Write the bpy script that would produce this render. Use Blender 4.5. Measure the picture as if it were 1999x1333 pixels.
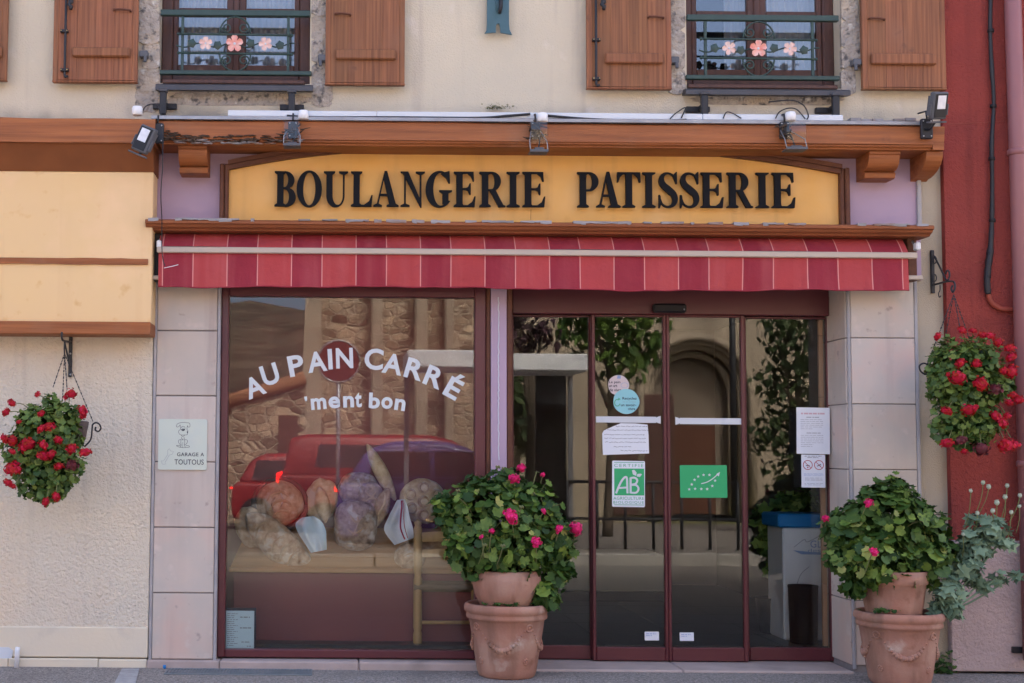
import bpy, math, random
from mathutils import Vector, Matrix
R = math.radians
PI = math.pi
for o in list(bpy.data.objects):
    bpy.data.objects.remove(o, do_unlink=True)
S = bpy.context.scene
C = S.collection
random.seed(7)

# ------------------------------------------------------------------ camera, sky, sun, exposure
W_PX, H_PX, F_PX = 1999.0, 1333.0, 2700.0
CX, HORIZON = 660.0, 880.0
PITCH, ROLL = R(4.0), R(0.45)
CY = HORIZON - F_PX * math.tan(PITCH)
CAM_H, CAM_D = 1.45, 9.0
cam_data = bpy.data.cameras.new('camera')
cam = bpy.data.objects.new('camera', cam_data)
C.objects.link(cam)
cam_data.sensor_width = 36.0
cam_data.lens = 36.0 * F_PX / W_PX
cam_data.shift_x = (W_PX / 2 - CX) / W_PX
cam_data.shift_y = (CY - H_PX / 2) / W_PX
cam_data.clip_start = 0.1
cam_data.clip_end = 3000
CAM_ROT = Matrix.Rotation(R(90) + PITCH, 3, 'X') @ Matrix.Rotation(ROLL, 3, 'Z')
cam.matrix_world = Matrix.Translation((0, -CAM_D, CAM_H)) @ CAM_ROT.to_4x4()
S.camera = cam

SUN_EL, SUN_AZ = R(46), R(18)          # the sun stands behind the bakery; the street front lies in its shade
world = bpy.data.worlds.new('World')
S.world = world
world.use_nodes = True
wn = world.node_tree
bg = wn.nodes['Background']
sky = wn.nodes.new('ShaderNodeTexSky')
sky.sky_type = 'NISHITA'
sky.sun_disc = False
sky.sun_elevation = SUN_EL
sky.sun_rotation = SUN_AZ
sky.air_density = 0.55
sky.dust_density = 6.0
sky.ozone_density = 0.0
wn.links.new(sky.outputs[0], bg.inputs[0])
bg.inputs[1].default_value = 0.15
sd = bpy.data.lights.new('sun', 'SUN')
sd.energy = 1.3
sd.angle = R(10)
sd.color = (1.0, 0.97, 0.91)
sun = bpy.data.objects.new('sun', sd)
C.objects.link(sun)
sv = Vector((math.sin(SUN_AZ) * math.cos(SUN_EL), math.cos(SUN_AZ) * math.cos(SUN_EL), math.sin(SUN_EL)))
sun.rotation_euler = sv.to_track_quat('Z', 'Y').to_euler()
sun.location = sv * 30
S.view_settings.view_transform = 'Standard'
S.view_settings.look = 'None'
S.view_settings.exposure = 2.8
S.view_settings.gamma = 1.0
S.view_settings.use_curve_mapping = False
S.render.engine = 'CYCLES'
S.cycles.max_bounces = 8
S.cycles.transparent_max_bounces = 16


def P(px, py, Y):
    """world point on the plane y = Y seen at a pixel of the photograph"""
    d = CAM_ROT @ Vector(((px - CX) / F_PX, -(py - CY) / F_PX, -1.0))
    t = (Y + CAM_D) / d.y
    return Vector((0, -CAM_D, CAM_H)) + d * t


def G(px, py, z=0.0):
    """world point on the level z seen at a pixel"""
    d = CAM_ROT @ Vector(((px - CX) / F_PX, -(py - CY) / F_PX, -1.0))
    t = (z - CAM_H) / d.z
    return Vector((0, -CAM_D, CAM_H)) + d * t


def MIR(px, py, Y):
    """real place, across the street, of what the window mirrors at a pixel"""
    p = P(px, py, Y)
    return Vector((p.x, 2 * 0.33 - p.y, p.z))


def RC(x0, y0, x1, y1, Y):
    xm, ym = (x0 + x1) / 2, (y0 + y1) / 2
    return (P(x0, ym, Y).x, P(x1, ym, Y).x, P(xm, y1, Y).z, P(xm, y0, Y).z)


def PX(Y):
    return (Y + CAM_D) / F_PX          # metres per photo pixel at a depth


# ------------------------------------------------------------------ materials
def mat(name, col, col2=None, scale=6.0, rough=0.7, bump=0.0, bscale=60.0, spec=0.3, metal=0.0, stretch=(1, 1, 1),
        stain=None, island=0.0, objrand=0.0, detail=5.0, bump2=0.0, b2scale=8.0, sheen=0.0, sss=0.0, emis=None, local=False, coat=0.0, lo=0.3, hi=0.7, streak=None):
    m = bpy.data.materials.new(name)
    m.use_nodes = True
    nt = m.node_tree
    N, L = nt.nodes, nt.links
    b = N['Principled BSDF']
    b.inputs['Roughness'].default_value = rough
    b.inputs['Specular IOR Level'].default_value = spec
    b.inputs['Metallic'].default_value = metal
    b.inputs['Coat Weight'].default_value = coat
    if local:
        pos = N.new('ShaderNodeTexCoord').outputs['Object']
    else:
        pos = N.new('ShaderNodeNewGeometry').outputs['Position']
    mp = N.new('ShaderNodeMapping')
    mp.inputs['Scale'].default_value = stretch
    L.new(pos, mp.inputs['Vector'])
    vec = mp.outputs['Vector']

    def noise(sc, det=detail, v=vec):
        n = N.new('ShaderNodeTexNoise')
        n.inputs['Scale'].default_value = sc
        n.inputs['Detail'].default_value = det
        L.new(v, n.inputs['Vector'])
        return n.outputs['Fac']

    def ramp(fac, lo_, hi_):
        r = N.new('ShaderNodeMapRange')
        r.inputs['From Min'].default_value = lo_
        r.inputs['From Max'].default_value = hi_
        r.clamp = True
        L.new(fac, r.inputs['Value'])
        return r.outputs['Result']

    def mix(f, a, bb):
        x = N.new('ShaderNodeMix')
        x.data_type = 'RGBA'
        if isinstance(f, float):
            x.inputs[0].default_value = f
        else:
            L.new(f, x.inputs[0])
        for s_, v_ in ((6, a), (7, bb)):
            if isinstance(v_, tuple):
                x.inputs[s_].default_value = (*v_, 1)
            else:
                L.new(v_, x.inputs[s_])
        return x.outputs[2]
    c = tuple(col)
    if col2 is not None:
        c = mix(ramp(noise(scale), lo, hi), tuple(col), tuple(col2))
    if stain is not None:
        for (scol, ssc, l_, h_) in (stain if isinstance(stain, list) else [stain]):
            c = mix(ramp(noise(ssc, 6.0, pos), l_, h_), c, tuple(scol))
    if streak is not None:
        ms_ = N.new('ShaderNodeMapping')
        ms_.inputs['Scale'].default_value = (9.0, 9.0, 0.55)
        L.new(pos, ms_.inputs['Vector'])
        f1, f2 = ramp(noise(1.0, 5.0, ms_.outputs[0]), streak[1], streak[2]), ramp(noise(0.8, 3.0, pos), 0.35, 0.65)
        mu = N.new('ShaderNodeMath')
        mu.operation = 'MULTIPLY'
        L.new(f1, mu.inputs[0])
        L.new(f2, mu.inputs[1])
        c = mix(mu.outputs[0], c, tuple(streak[0]))
    if island or objrand:
        hs = N.new('ShaderNodeHueSaturation')
        if island:
            rnd = N.new('ShaderNodeNewGeometry').outputs['Random Per Island']
        else:
            rnd = N.new('ShaderNodeObjectInfo').outputs['Random']
        k = island or objrand
        r1 = N.new('ShaderNodeMapRange')
        r1.inputs['To Min'].default_value = 1 - k
        r1.inputs['To Max'].default_value = 1 + k
        L.new(rnd, r1.inputs['Value'])
        L.new(r1.outputs[0], hs.inputs['Value'])
        r2 = N.new('ShaderNodeMapRange')
        r2.inputs['To Min'].default_value = 0.5 + 0.05 * k
        r2.inputs['To Max'].default_value = 0.5 - 0.05 * k
        L.new(rnd, r2.inputs['Value'])
        L.new(r2.outputs[0], hs.inputs['Hue'])
        if isinstance(c, tuple):
            hs.inputs['Color'].default_value = (*c, 1)
        else:
            L.new(c, hs.inputs['Color'])
        c = hs.outputs['Color']
    if isinstance(c, tuple):
        b.inputs['Base Color'].default_value = (*c, 1)
    else:
        L.new(c, b.inputs['Base Color'])
    last = None
    for (st, sc, dist) in ((bump, bscale, 0.01), (bump2, b2scale, 0.03)):
        if st:
            bn = N.new('ShaderNodeBump')
            bn.inputs['Strength'].default_value = st
            bn.inputs['Distance'].default_value = dist
            L.new(noise(sc, 4.0), bn.inputs['Height'])
            if last:
                L.new(last, bn.inputs['Normal'])
            last = bn.outputs['Normal']
    if last:
        L.new(last, b.inputs['Normal'])
    if emis:
        b.inputs['Emission Color'].default_value = (*emis[0], 1)
        b.inputs['Emission Strength'].default_value = emis[1]
    if sss:
        tr = N.new('ShaderNodeBsdfTranslucent')
        if isinstance(c, tuple):
            tr.inputs['Color'].default_value = (*c, 1)
        else:
            L.new(c, tr.inputs['Color'])
        ms = N.new('ShaderNodeMixShader')
        ms.inputs[0].default_value = sss
        L.new(b.outputs[0], ms.inputs[1])
        L.new(tr.outputs[0], ms.inputs[2])
        L.new(ms.outputs[0], N['Material Output'].inputs['Surface'])
    return m


def glass_mat(name, ior=1.5, tint=(0.93, 0.95, 0.94), rough=0.0, wave=0.0):
    m = bpy.data.materials.new(name)
    m.use_nodes = True
    nt = m.node_tree
    N, L = nt.nodes, nt.links
    N.remove(N['Principled BSDF'])
    fr = N.new('ShaderNodeFresnel')
    fr.inputs['IOR'].default_value = ior
    t = N.new('ShaderNodeBsdfTransparent')
    t.inputs['Color'].default_value = (*tint, 1)
    g = N.new('ShaderNodeBsdfAnisotropic') if False else N.new('ShaderNodeBsdfGlossy')
    g.inputs['Roughness'].default_value = rough
    g.inputs['Color'].default_value = (1, 1, 1, 1)
    if wave:
        n = N.new('ShaderNodeTexNoise')
        n.inputs['Scale'].default_value = 1.6
        n.inputs['Detail'].default_value = 1.0
        gp = N.new('ShaderNodeNewGeometry')
        L.new(gp.outputs['Position'], n.inputs['Vector'])
        bn = N.new('ShaderNodeBump')
        bn.inputs['Strength'].default_value = wave
        bn.inputs['Distance'].default_value = 0.01
        L.new(n.outputs['Fac'], bn.inputs['Height'])
        L.new(bn.outputs['Normal'], g.inputs['Normal'])
    mx = N.new('ShaderNodeMixShader')
    L.new(fr.outputs[0], mx.inputs[0])
    L.new(t.outputs[0], mx.inputs[1])
    L.new(g.outputs[0], mx.inputs[2])
    L.new(mx.outputs[0], N['Material Output'].inputs['Surface'])
    return m


def rubble_mat(name):
    m = bpy.data.materials.new(name)
    m.use_nodes = True
    nt = m.node_tree
    N, L = nt.nodes, nt.links
    b = N['Principled BSDF']
    b.inputs['Roughness'].default_value = 0.95
    g = N.new('ShaderNodeNewGeometry')
    mp = N.new('ShaderNodeMapping')
    mp.inputs['Scale'].default_value = (3.4, 3.4, 6.0)
    L.new(g.outputs['Position'], mp.inputs['Vector'])
    v = N.new('ShaderNodeTexVoronoi')
    v.inputs['Scale'].default_value = 1.0
    L.new(mp.outputs[0], v.inputs['Vector'])
    e = N.new('ShaderNodeTexVoronoi')
    e.feature = 'DISTANCE_TO_EDGE'
    e.inputs['Scale'].default_value = 1.0
    L.new(mp.outputs[0], e.inputs['Vector'])
    bw = N.new('ShaderNodeSeparateColor')
    L.new(v.outputs['Color'], bw.inputs[0])
    cr = N.new('ShaderNodeValToRGB')
    cr.color_ramp.elements[0].color = (0.09, 0.055, 0.035, 1)
    cr.color_ramp.elements[1].color = (0.50, 0.37, 0.25, 1)
    L.new(bw.outputs[0], cr.inputs[0])
    r = N.new('ShaderNodeMapRange')
    r.inputs['From Min'].default_value = 0.02
    r.inputs['From Max'].default_value = 0.10
    L.new(e.outputs['Distance'], r.inputs['Value'])
    x = N.new('ShaderNodeMix')
    x.data_type = 'RGBA'
    x.inputs[6].default_value = (0.42, 0.34, 0.25, 1)
    L.new(r.outputs[0], x.inputs[0])
    L.new(cr.outputs[0], x.inputs[7])
    L.new(x.outputs[2], b.inputs['Base Color'])
    bn = N.new('ShaderNodeBump')
    bn.inputs['Strength'].default_value = 0.8
    bn.inputs['Distance'].default_value = 0.04
    L.new(r.outputs[0], bn.inputs['Height'])
    L.new(bn.outputs[0], b.inputs['Normal'])
    return m


GREY = (0.30, 0.29, 0.28)
M = {}
M['cream'] = mat('cream_render', (0.63, 0.56, 0.43), (0.575, 0.52, 0.41), 2.2, 0.95, 0.6, 120, 0.1, streak=((0.46, 0.40, 0.33), 0.55, 0.75),
                 stain=[((0.50, 0.45, 0.40), 1.1, 0.55, 0.85), ((0.70, 0.64, 0.56), 5.0, 0.62, 0.8)])
M['beige'] = mat('beige_render', (0.40, 0.34, 0.25), (0.46, 0.40, 0.31), 3, 0.95, 0.5, 140, 0.1, stain=((0.28, 0.24, 0.18), 2.0, 0.55, 0.85))
M['roughcast'] = mat('roughcast', (0.74, 0.66, 0.525), (0.69, 0.62, 0.51), 1.6, 0.95, 1.0, 95, 0.1, bump2=0.55, b2scale=46,
                     stain=((0.77, 0.63, 0.47), 1.2, 0.5, 0.75), streak=((0.50, 0.43, 0.36), 0.55, 0.75))
M['plinth'] = mat('smooth_plinth', (0.71, 0.62, 0.47), (0.67, 0.60, 0.48), 3, 0.9, 0.15, 50, 0.15, stain=((0.48, 0.42, 0.36), 4, 0.6, 0.85))
M['yellow'] = mat('yellow_board', (0.78, 0.54, 0.265), (0.75, 0.53, 0.29), 1.6, 0.6, 0.08, 30, 0.25, stain=[((0.66, 0.38, 0.15), 9, 0.62, 0.8), ((0.84, 0.58, 0.34), 2.3, 0.5, 0.75)], streak=((0.68, 0.44, 0.22), 0.52, 0.72))
M['signyellow'] = mat('sign_yellow', (0.76, 0.42, 0.11), (0.72, 0.42, 0.14), 2, 0.55, 0.06, 40, 0.25, stain=[((0.66, 0.35, 0.09), 7, 0.62, 0.8), ((0.77, 0.48, 0.19), 2.3, 0.5, 0.75)], streak=((0.60, 0.34, 0.11), 0.54, 0.74))
M['wood'] = mat('stained_beam', (0.37, 0.125, 0.038), (0.22, 0.07, 0.022), 9, 0.55, 0.4, 30, 0.35, stretch=(0.16, 2.0, 4.0),
                stain=[((0.30, 0.13, 0.06), 3.0, 0.55, 0.8), ((0.10, 0.04, 0.02), 6.0, 0.68, 0.85)])
M['woodv'] = mat('shutter_wood', (0.31, 0.125, 0.056), (0.16, 0.062, 0.030), 16, 0.55, 0.25, 40, 0.3, stretch=(4.0, 1, 0.09), objrand=0.10, stain=[((0.24, 0.11, 0.06), 3.0, 0.55, 0.8), ((0.16, 0.07, 0.04), 12, 0.68, 0.8)])
M['wooddark'] = mat('sign_frame_wood', (0.13, 0.048, 0.024), (0.09, 0.032, 0.018), 12, 0.55, 0.2, 40, 0.3)
M['soffit'] = mat('soffit_wood', (0.22, 0.075, 0.025), (0.18, 0.06, 0.02), 5, 0.6, 0.1, 30, 0.3)
M['peel'] = mat('peeling_wood', (0.30, 0.10, 0.040), (0.22, 0.075, 0.03), 8, 0.6, 0.3, 50, 0.3, stretch=(0.4, 1, 2))
M['flash'] = mat('weathered_flashing', (0.34, 0.33, 0.34), (0.22, 0.20, 0.19), 9, 0.6, 0.5, 30, 0.3, stretch=(0.5, 1, 2), stain=((0.24, 0.12, 0.07), 4, 0.55, 0.7))
M['lilac'] = mat('lilac_panel', (0.42, 0.31, 0.40), (0.40, 0.30, 0.40), 2, 0.6, 0.05, 40, 0.3, stain=((0.30, 0.20, 0.26), 3, 0.6, 0.9))
M['frame'] = mat('maroon_aluminium', (0.105, 0.020, 0.026), (0.09, 0.018, 0.024), 3, 0.35, 0, 10, 0.5)
M['trim'] = mat('grey_tile_trim', (0.38, 0.37, 0.38), (0.28, 0.27, 0.28), 6, 0.35, 0, 10, 0.5)
M['grout'] = mat('grout', (0.27, 0.245, 0.24), (0.21, 0.19, 0.19), 20, 0.9)
M['tile'] = mat('pink_stone_tile', (0.56, 0.475, 0.41), (0.48, 0.44, 0.395), 4.5, 0.42, 0.06, 30, 0.35, objrand=0.07, streak=((0.38, 0.30, 0.27), 0.52, 0.72),
                stain=[((0.60, 0.44, 0.37), 2.6, 0.5, 0.72), ((0.60, 0.51, 0.45), 9.0, 0.60, 0.72), ((0.36, 0.29, 0.26), 14.0, 0.64, 0.74)])
M['sill'] = mat('stone_sill', (0.46, 0.37, 0.34), (0.38, 0.31, 0.28), 8, 0.7, 0.2, 60, 0.2, stain=((0.26, 0.22, 0.2), 3, 0.6, 0.8))
M['redwall'] = mat('red_render', (0.30, 0.060, 0.048), (0.255, 0.054, 0.046), 3, 0.9, 1.0, 110, 0.15, bump2=0.5, b2scale=40, streak=((0.15, 0.035, 0.03), 0.52, 0.72), stain=((0.19, 0.04, 0.036), 1.5, 0.5, 0.8))
M['pinkplinth'] = mat('pink_roughcast', (0.52, 0.40, 0.375), (0.44, 0.34, 0.32), 4, 0.95, 1.0, 70, 0.1, bump2=0.4, b2scale=28, stain=((0.36, 0.27, 0.26), 2.5, 0.6, 0.85))
M['pipe'] = mat('drainpipe_paint', (0.30, 0.125, 0.125), (0.27, 0.115, 0.12), 2, 0.45, 0.03, 20, 0.4)
M['redpipe'] = mat('conduit_paint', (0.27, 0.055, 0.035), None, rough=0.5)
M['stone'] = mat('quoin_stone', (0.46, 0.41, 0.35), (0.33, 0.30, 0.27), 9, 0.95, 1.0, 70, 0.1, bump2=1.0, b2scale=22,
                 stain=[((0.50, 0.41, 0.30), 3, 0.5, 0.7), ((0.13, 0.125, 0.125), 24, 0.56, 0.70), ((0.60, 0.57, 0.52), 17, 0.60, 0.72)])
M['winwood'] = mat('window_wood', (0.095, 0.040, 0.028), (0.06, 0.026, 0.02), 14, 0.5, 0.15, 40, 0.4, stretch=(3, 1, 0.3), stain=((0.17, 0.10, 0.07), 9, 0.66, 0.8))
M['zinc'] = mat('dark_zinc', (0.065, 0.065, 0.075), (0.05, 0.05, 0.055), 6, 0.45, 0.1, 30, 0.5, metal=0.3)
M['iron'] = mat('black_iron', (0.015, 0.016, 0.020), (0.022, 0.022, 0.026), 12, 0.5, 0.1, 60, 0.4)
M['greeniron'] = mat('green_iron', (0.025, 0.06, 0.05), (0.018, 0.042, 0.038), 12, 0.45, 0.1, 60, 0.5)
M['teal'] = mat('teal_iron', (0.055, 0.125, 0.16), (0.045, 0.11, 0.13), 12, 0.5, 0.1, 50, 0.4)
M['petalpink'] = mat('pink_enamel', (0.74, 0.56, 0.50), (0.70, 0.42, 0.36), 30, 0.4, 0, 10, 0.5)
M['petalcoral'] = mat('coral_enamel', (0.70, 0.20, 0.15), (0.76, 0.52, 0.45), 22, 0.4, 0, 10, 0.5)
M['curtain'] = mat('net_curtain', (0.74, 0.74, 0.76), (0.68, 0.68, 0.72), 8, 0.9, 0, 10, 0.1, sss=0.3)
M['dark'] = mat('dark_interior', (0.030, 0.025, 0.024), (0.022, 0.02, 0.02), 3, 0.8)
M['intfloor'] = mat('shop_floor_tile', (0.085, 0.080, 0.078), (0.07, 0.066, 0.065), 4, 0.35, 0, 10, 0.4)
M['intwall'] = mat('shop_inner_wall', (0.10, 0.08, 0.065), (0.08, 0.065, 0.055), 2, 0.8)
M['orange'] = mat('ochre_inner_tile', (0.70, 0.42, 0.25), (0.64, 0.38, 0.23), 4, 0.6, objrand=0.06)
M['backdrop'] = mat('maroon_backdrop', (0.27, 0.085, 0.085), (0.24, 0.078, 0.085), 2, 0.7)
M['khaki'] = mat('khaki_counter', (0.30, 0.26, 0.19), (0.27, 0.24, 0.18), 3, 0.5)
M['white'] = mat('white_plastic', (0.78, 0.79, 0.80), (0.72, 0.73, 0.75), 6, 0.45, 0, 10, 0.4)
M['vinyl'] = mat('white_vinyl', (0.60, 0.64, 0.68), None, rough=0.5)
M['paper'] = mat('paper', (0.76, 0.79, 0.83), (0.70, 0.74, 0.80), 5, 0.8, spec=0.1)
M['paperblue'] = mat('pale_blue_paper', (0.55, 0.70, 0.78), (0.50, 0.66, 0.75), 5, 0.8, spec=0.1)
M['ink'] = mat('dark_ink', (0.03, 0.03, 0.05), None, rough=0.7)
M['inkgrey'] = mat('grey_ink', (0.28, 0.30, 0.34), None, rough=0.7)
M['inkred'] = mat('red_ink', (0.40, 0.03, 0.05), None, rough=0.7)
M['inkpale'] = mat('pale_red_ink', (0.62, 0.42, 0.46), None, rough=0.7)
M['inkblue'] = mat('blue_ink', (0.28, 0.38, 0.60), None, rough=0.7)
M['green'] = mat('sticker_green', (0.035, 0.40, 0.15), None, rough=0.45)
M['greenink'] = mat('green_ink', (0.10, 0.40, 0.24), None, rough=0.6)
M['aqua'] = mat('sticker_aqua', (0.30, 0.62, 0.66), (0.26, 0.58, 0.66), 9, 0.5)
M['stickerpink'] = mat('sticker_pink', (0.62, 0.54, 0.54), None, rough=0.5)
M['plaque'] = mat('mint_plaque', (0.58, 0.64, 0.54), (0.56, 0.62, 0.55), 5, 0.4, spec=0.4)
M['letter'] = mat('black_letter', (0.008, 0.009, 0.012), None, rough=0.65, spec=0.12)
M['awnA'] = mat('awning_dark_stripe', (0.30, 0.034, 0.050), (0.26, 0.030, 0.046), 4, 0.85, 0.2, 300, 0.15, bump2=0.5, b2scale=7, streak=((0.36, 0.07, 0.08), 0.45, 0.7))
M['awnB'] = mat('awning_light_stripe', (0.43, 0.064, 0.066), (0.38, 0.058, 0.062), 4, 0.85, 0.2, 300, 0.15, bump2=0.5, b2scale=7, streak=((0.46, 0.10, 0.10), 0.45, 0.7))
M['awnL'] = mat('awning_pinstripe', (0.62, 0.26, 0.24), None, rough=0.85)
M['awnbar'] = mat('awning_bar_beige', (0.48, 0.40, 0.32), (0.46, 0.38, 0.31), 3, 0.4, spec=0.4)
M['terra'] = mat('terracotta', (0.40, 0.195, 0.135), (0.35, 0.18, 0.135), 5, 0.85, 0.25, 60, 0.15,
                 stain=[((0.47, 0.30, 0.22), 3.2, 0.48, 0.70), ((0.25, 0.115, 0.075), 9, 0.60, 0.76), ((0.56, 0.46, 0.38), 6.0, 0.62, 0.76)], streak=((0.24, 0.13, 0.09), 0.5, 0.7))
M['soil'] = mat('soil', (0.035, 0.025, 0.018), (0.05, 0.035, 0.025), 30, 0.95, 0.8, 60)
M['leaf'] = mat('geranium_leaf', (0.060, 0.130, 0.018), (0.15, 0.23, 0.038), 26, 0.5, 0.15, 90, 0.35, objrand=0.5, sss=0.15)
M['leafy'] = mat('yellowed_leaf', (0.18, 0.26, 0.045), (0.34, 0.32, 0.10), 20, 0.55, 0.15, 90, 0.3, objrand=0.25, sss=0.15)
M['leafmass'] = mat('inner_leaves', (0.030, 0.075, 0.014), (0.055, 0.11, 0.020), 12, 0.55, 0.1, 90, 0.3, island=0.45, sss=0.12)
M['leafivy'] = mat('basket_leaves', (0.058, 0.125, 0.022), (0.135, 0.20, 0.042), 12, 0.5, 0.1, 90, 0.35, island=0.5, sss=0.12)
M['leafpoppy'] = mat('poppy_leaves', (0.15, 0.23, 0.145), (0.20, 0.29, 0.18), 10, 0.6, 0.1, 90, 0.25, island=0.35, sss=0.15)
M['pod'] = mat('seed_pod', (0.42, 0.46, 0.36), (0.36, 0.42, 0.30), 30, 0.7)
M['stem'] = mat('green_stem', (0.14, 0.19, 0.06), (0.18, 0.16, 0.07), 8, 0.7)
M['flred'] = mat('red_petals', (0.50, 0.010, 0.018), (0.40, 0.006, 0.015), 40, 0.55, island=0.25, sss=0.2)
M['fldark'] = mat('wilted_petals', (0.13, 0.015, 0.022), (0.08, 0.02, 0.02), 30, 0.7, island=0.3)
M['flpink'] = mat('pink_petals', (0.80, 0.022, 0.19), (0.68, 0.018, 0.15), 40, 0.55, island=0.2, sss=0.2)
M['wicker'] = mat('brown_basket', (0.12, 0.085, 0.075), (0.09, 0.065, 0.06), 20, 0.6, 0.3, 80)
M['asphalt'] = mat('asphalt', (0.36, 0.32, 0.29), (0.15, 0.137, 0.125), 38, 0.95, 1.0, 110, 0.1, stain=[((0.50, 0.45, 0.41), 95, 0.56, 0.64), ((0.20, 0.18, 0.165), 2.5, 0.55, 0.8)], detail=8)
M['road'] = mat('road_asphalt', (0.22, 0.195, 0.17), (0.17, 0.15, 0.13), 3, 0.9, 0.6, 60, 0.2)
M['kerb'] = mat('kerb_stone', (0.38, 0.35, 0.31), (0.30, 0.28, 0.25), 4, 0.9, 0.4, 30)
M['paint'] = mat('worn_white_paint', (0.42, 0.42, 0.42), (0.28, 0.27, 0.27), 14, 0.8, 0.4, 90)
M['grate'] = mat('blue_grey_grate', (0.16, 0.19, 0.20), (0.22, 0.23, 0.24), 9, 0.6, 0.3, 60, metal=0.2)
M['galv'] = mat('galvanised_steel', (0.33, 0.34, 0.36), (0.24, 0.24, 0.26), 10, 0.4, 0.1, 40, 0.5, metal=0.5)
M['plexi'] = glass_mat('clear_plastic', 1.3, (0.90, 0.91, 0.92))
M['lamp'] = mat('lamp_reflector', (0.75, 0.76, 0.78), (0.6, 0.62, 0.66), 30, 0.25, 0, 10, 0.6)
M['lampbody'] = mat('grey_lamp_body', (0.10, 0.105, 0.12), (0.085, 0.09, 0.10), 10, 0.5)
M['glass'] = glass_mat('shop_glass', 1.45, (0.93, 0.95, 0.94), 0.0, 0.0)
M['glassup'] = glass_mat('old_window_glass', 1.75, (0.90, 0.92, 0.93), 0.0, 0.12)
M['crust'] = mat('brown_crust', (0.68, 0.50, 0.34), (0.36, 0.21, 0.12), 26, 0.75, 0.6, 40, 0.2, stain=((0.60, 0.50, 0.40), 12, 0.52, 0.64), bump2=0.5, b2scale=14)
M['darkcrust'] = mat('dark_rye_crust', (0.52, 0.39, 0.30), (0.24, 0.15, 0.10), 30, 0.75, 0.7, 40, 0.2, stain=((0.55, 0.48, 0.42), 14, 0.54, 0.64), bump2=0.5, b2scale=16)
M['pale'] = mat('pale_crust', (0.78, 0.63, 0.44), (0.50, 0.33, 0.19), 22, 0.75, 0.4, 40, 0.2, stain=((0.62, 0.54, 0.44), 9, 0.55, 0.68))
M['flour'] = mat('flour_score', (0.62, 0.47, 0.32), (0.44, 0.28, 0.16), 14, 0.85)
M['cloth'] = mat('white_linen', (0.80, 0.82, 0.86), (0.74, 0.77, 0.82), 6, 0.9, 0.1, 120)
M['clothblue'] = mat('pale_blue_linen', (0.62, 0.76, 0.86), (0.58, 0.72, 0.84), 6, 0.9, 0.1, 120)
M['pine'] = mat('pine_board', (0.55, 0.30, 0.13), (0.44, 0.23, 0.10), 7, 0.5, 0.1, 40, 0.3, stretch=(0.3, 2, 4))
M['chairwood'] = mat('chair_wood', (0.60, 0.39, 0.17), (0.50, 0.32, 0.13), 9, 0.45, 0.05, 40, 0.4, stretch=(3, 3, 0.4))
M['rush'] = mat('rush_seat', (0.36, 0.28, 0.18), (0.24, 0.18, 0.11), 40, 0.85, 0.8, 60, stretch=(0.3, 6, 6))
M['plasticblue'] = mat('blue_plastic', (0.02, 0.20, 0.52), None, rough=0.4)
M['black'] = mat('black_plastic', (0.012, 0.012, 0.014), None, rough=0.5)
M['brass'] = mat('brass_screw', (0.6, 0.45, 0.2), None, rough=0.35, metal=0.8)
M['screw'] = mat('steel_screw', (0.6, 0.6, 0.6), None, rough=0.35, metal=0.6)
M['rust'] = mat('rotten_wood', (0.045, 0.03, 0.022), (0.09, 0.055, 0.035), 30, 0.95, 0.8, 60)
M['church'] = rubble_mat('church_rubble')
M['ashlar'] = mat('church_ashlar', (0.37, 0.30, 0.22), (0.28, 0.23, 0.17), 1.4, 0.9, 0.3, 10)
M['carred'] = mat('red_car_paint', (0.26, 0.010, 0.012), None, rough=0.35, spec=0.4, coat=0.2)
M['carblue'] = mat('violet_car_paint', (0.12, 0.09, 0.30), None, rough=0.35, spec=0.4, coat=0.2)
M['carglass'] = mat('car_glass', (0.03, 0.035, 0.04), None, rough=0.08, spec=0.5)
M['taillight'] = mat('lit_tail_light', (0.6, 0.01, 0.01), None, rough=0.3, emis=((1.0, 0.015, 0.012), 3.0))
M['tyre'] = mat('tyre', (0.02, 0.02, 0.02), None, rough=0.9)
M['hill'] = mat('wooded_hill', (0.018, 0.022, 0.012), (0.15, 0.115, 0.075), 0.22, 0.95, detail=8)
M['treeleaf'] = mat('tree_leaves', (0.07, 0.13, 0.025), (0.11, 0.18, 0.035), 3, 0.6, island=0.5, sss=0.25)
M['treeivy'] = mat('dark_ivy_leaves', (0.022, 0.04, 0.012), (0.04, 0.065, 0.018), 3, 0.6, island=0.5, sss=0.1)
M['treedark'] = mat('plum_leaves', (0.045, 0.022, 0.03), (0.06, 0.03, 0.03), 3, 0.6, island=0.5, sss=0.1)
M['bark'] = mat('bark', (0.11, 0.085, 0.06), (0.07, 0.055, 0.04), 20, 0.95, 0.8, 40)
M['signred'] = mat('sign_back_red', (0.12, 0.010, 0.016), None, rough=0.5)
M['rooftile'] = mat('roof_tile', (0.36, 0.17, 0.09), (0.28, 0.13, 0.07), 6, 0.9, 0.5, 20)
M['tan'] = mat('tan_render', (0.24, 0.19, 0.145), (0.21, 0.17, 0.13), 1, 0.95, 0.4, 40)
M['grass'] = mat('moss', (0.10, 0.12, 0.04), (0.16, 0.14, 0.06), 30, 0.9, island=0.4)


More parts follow.
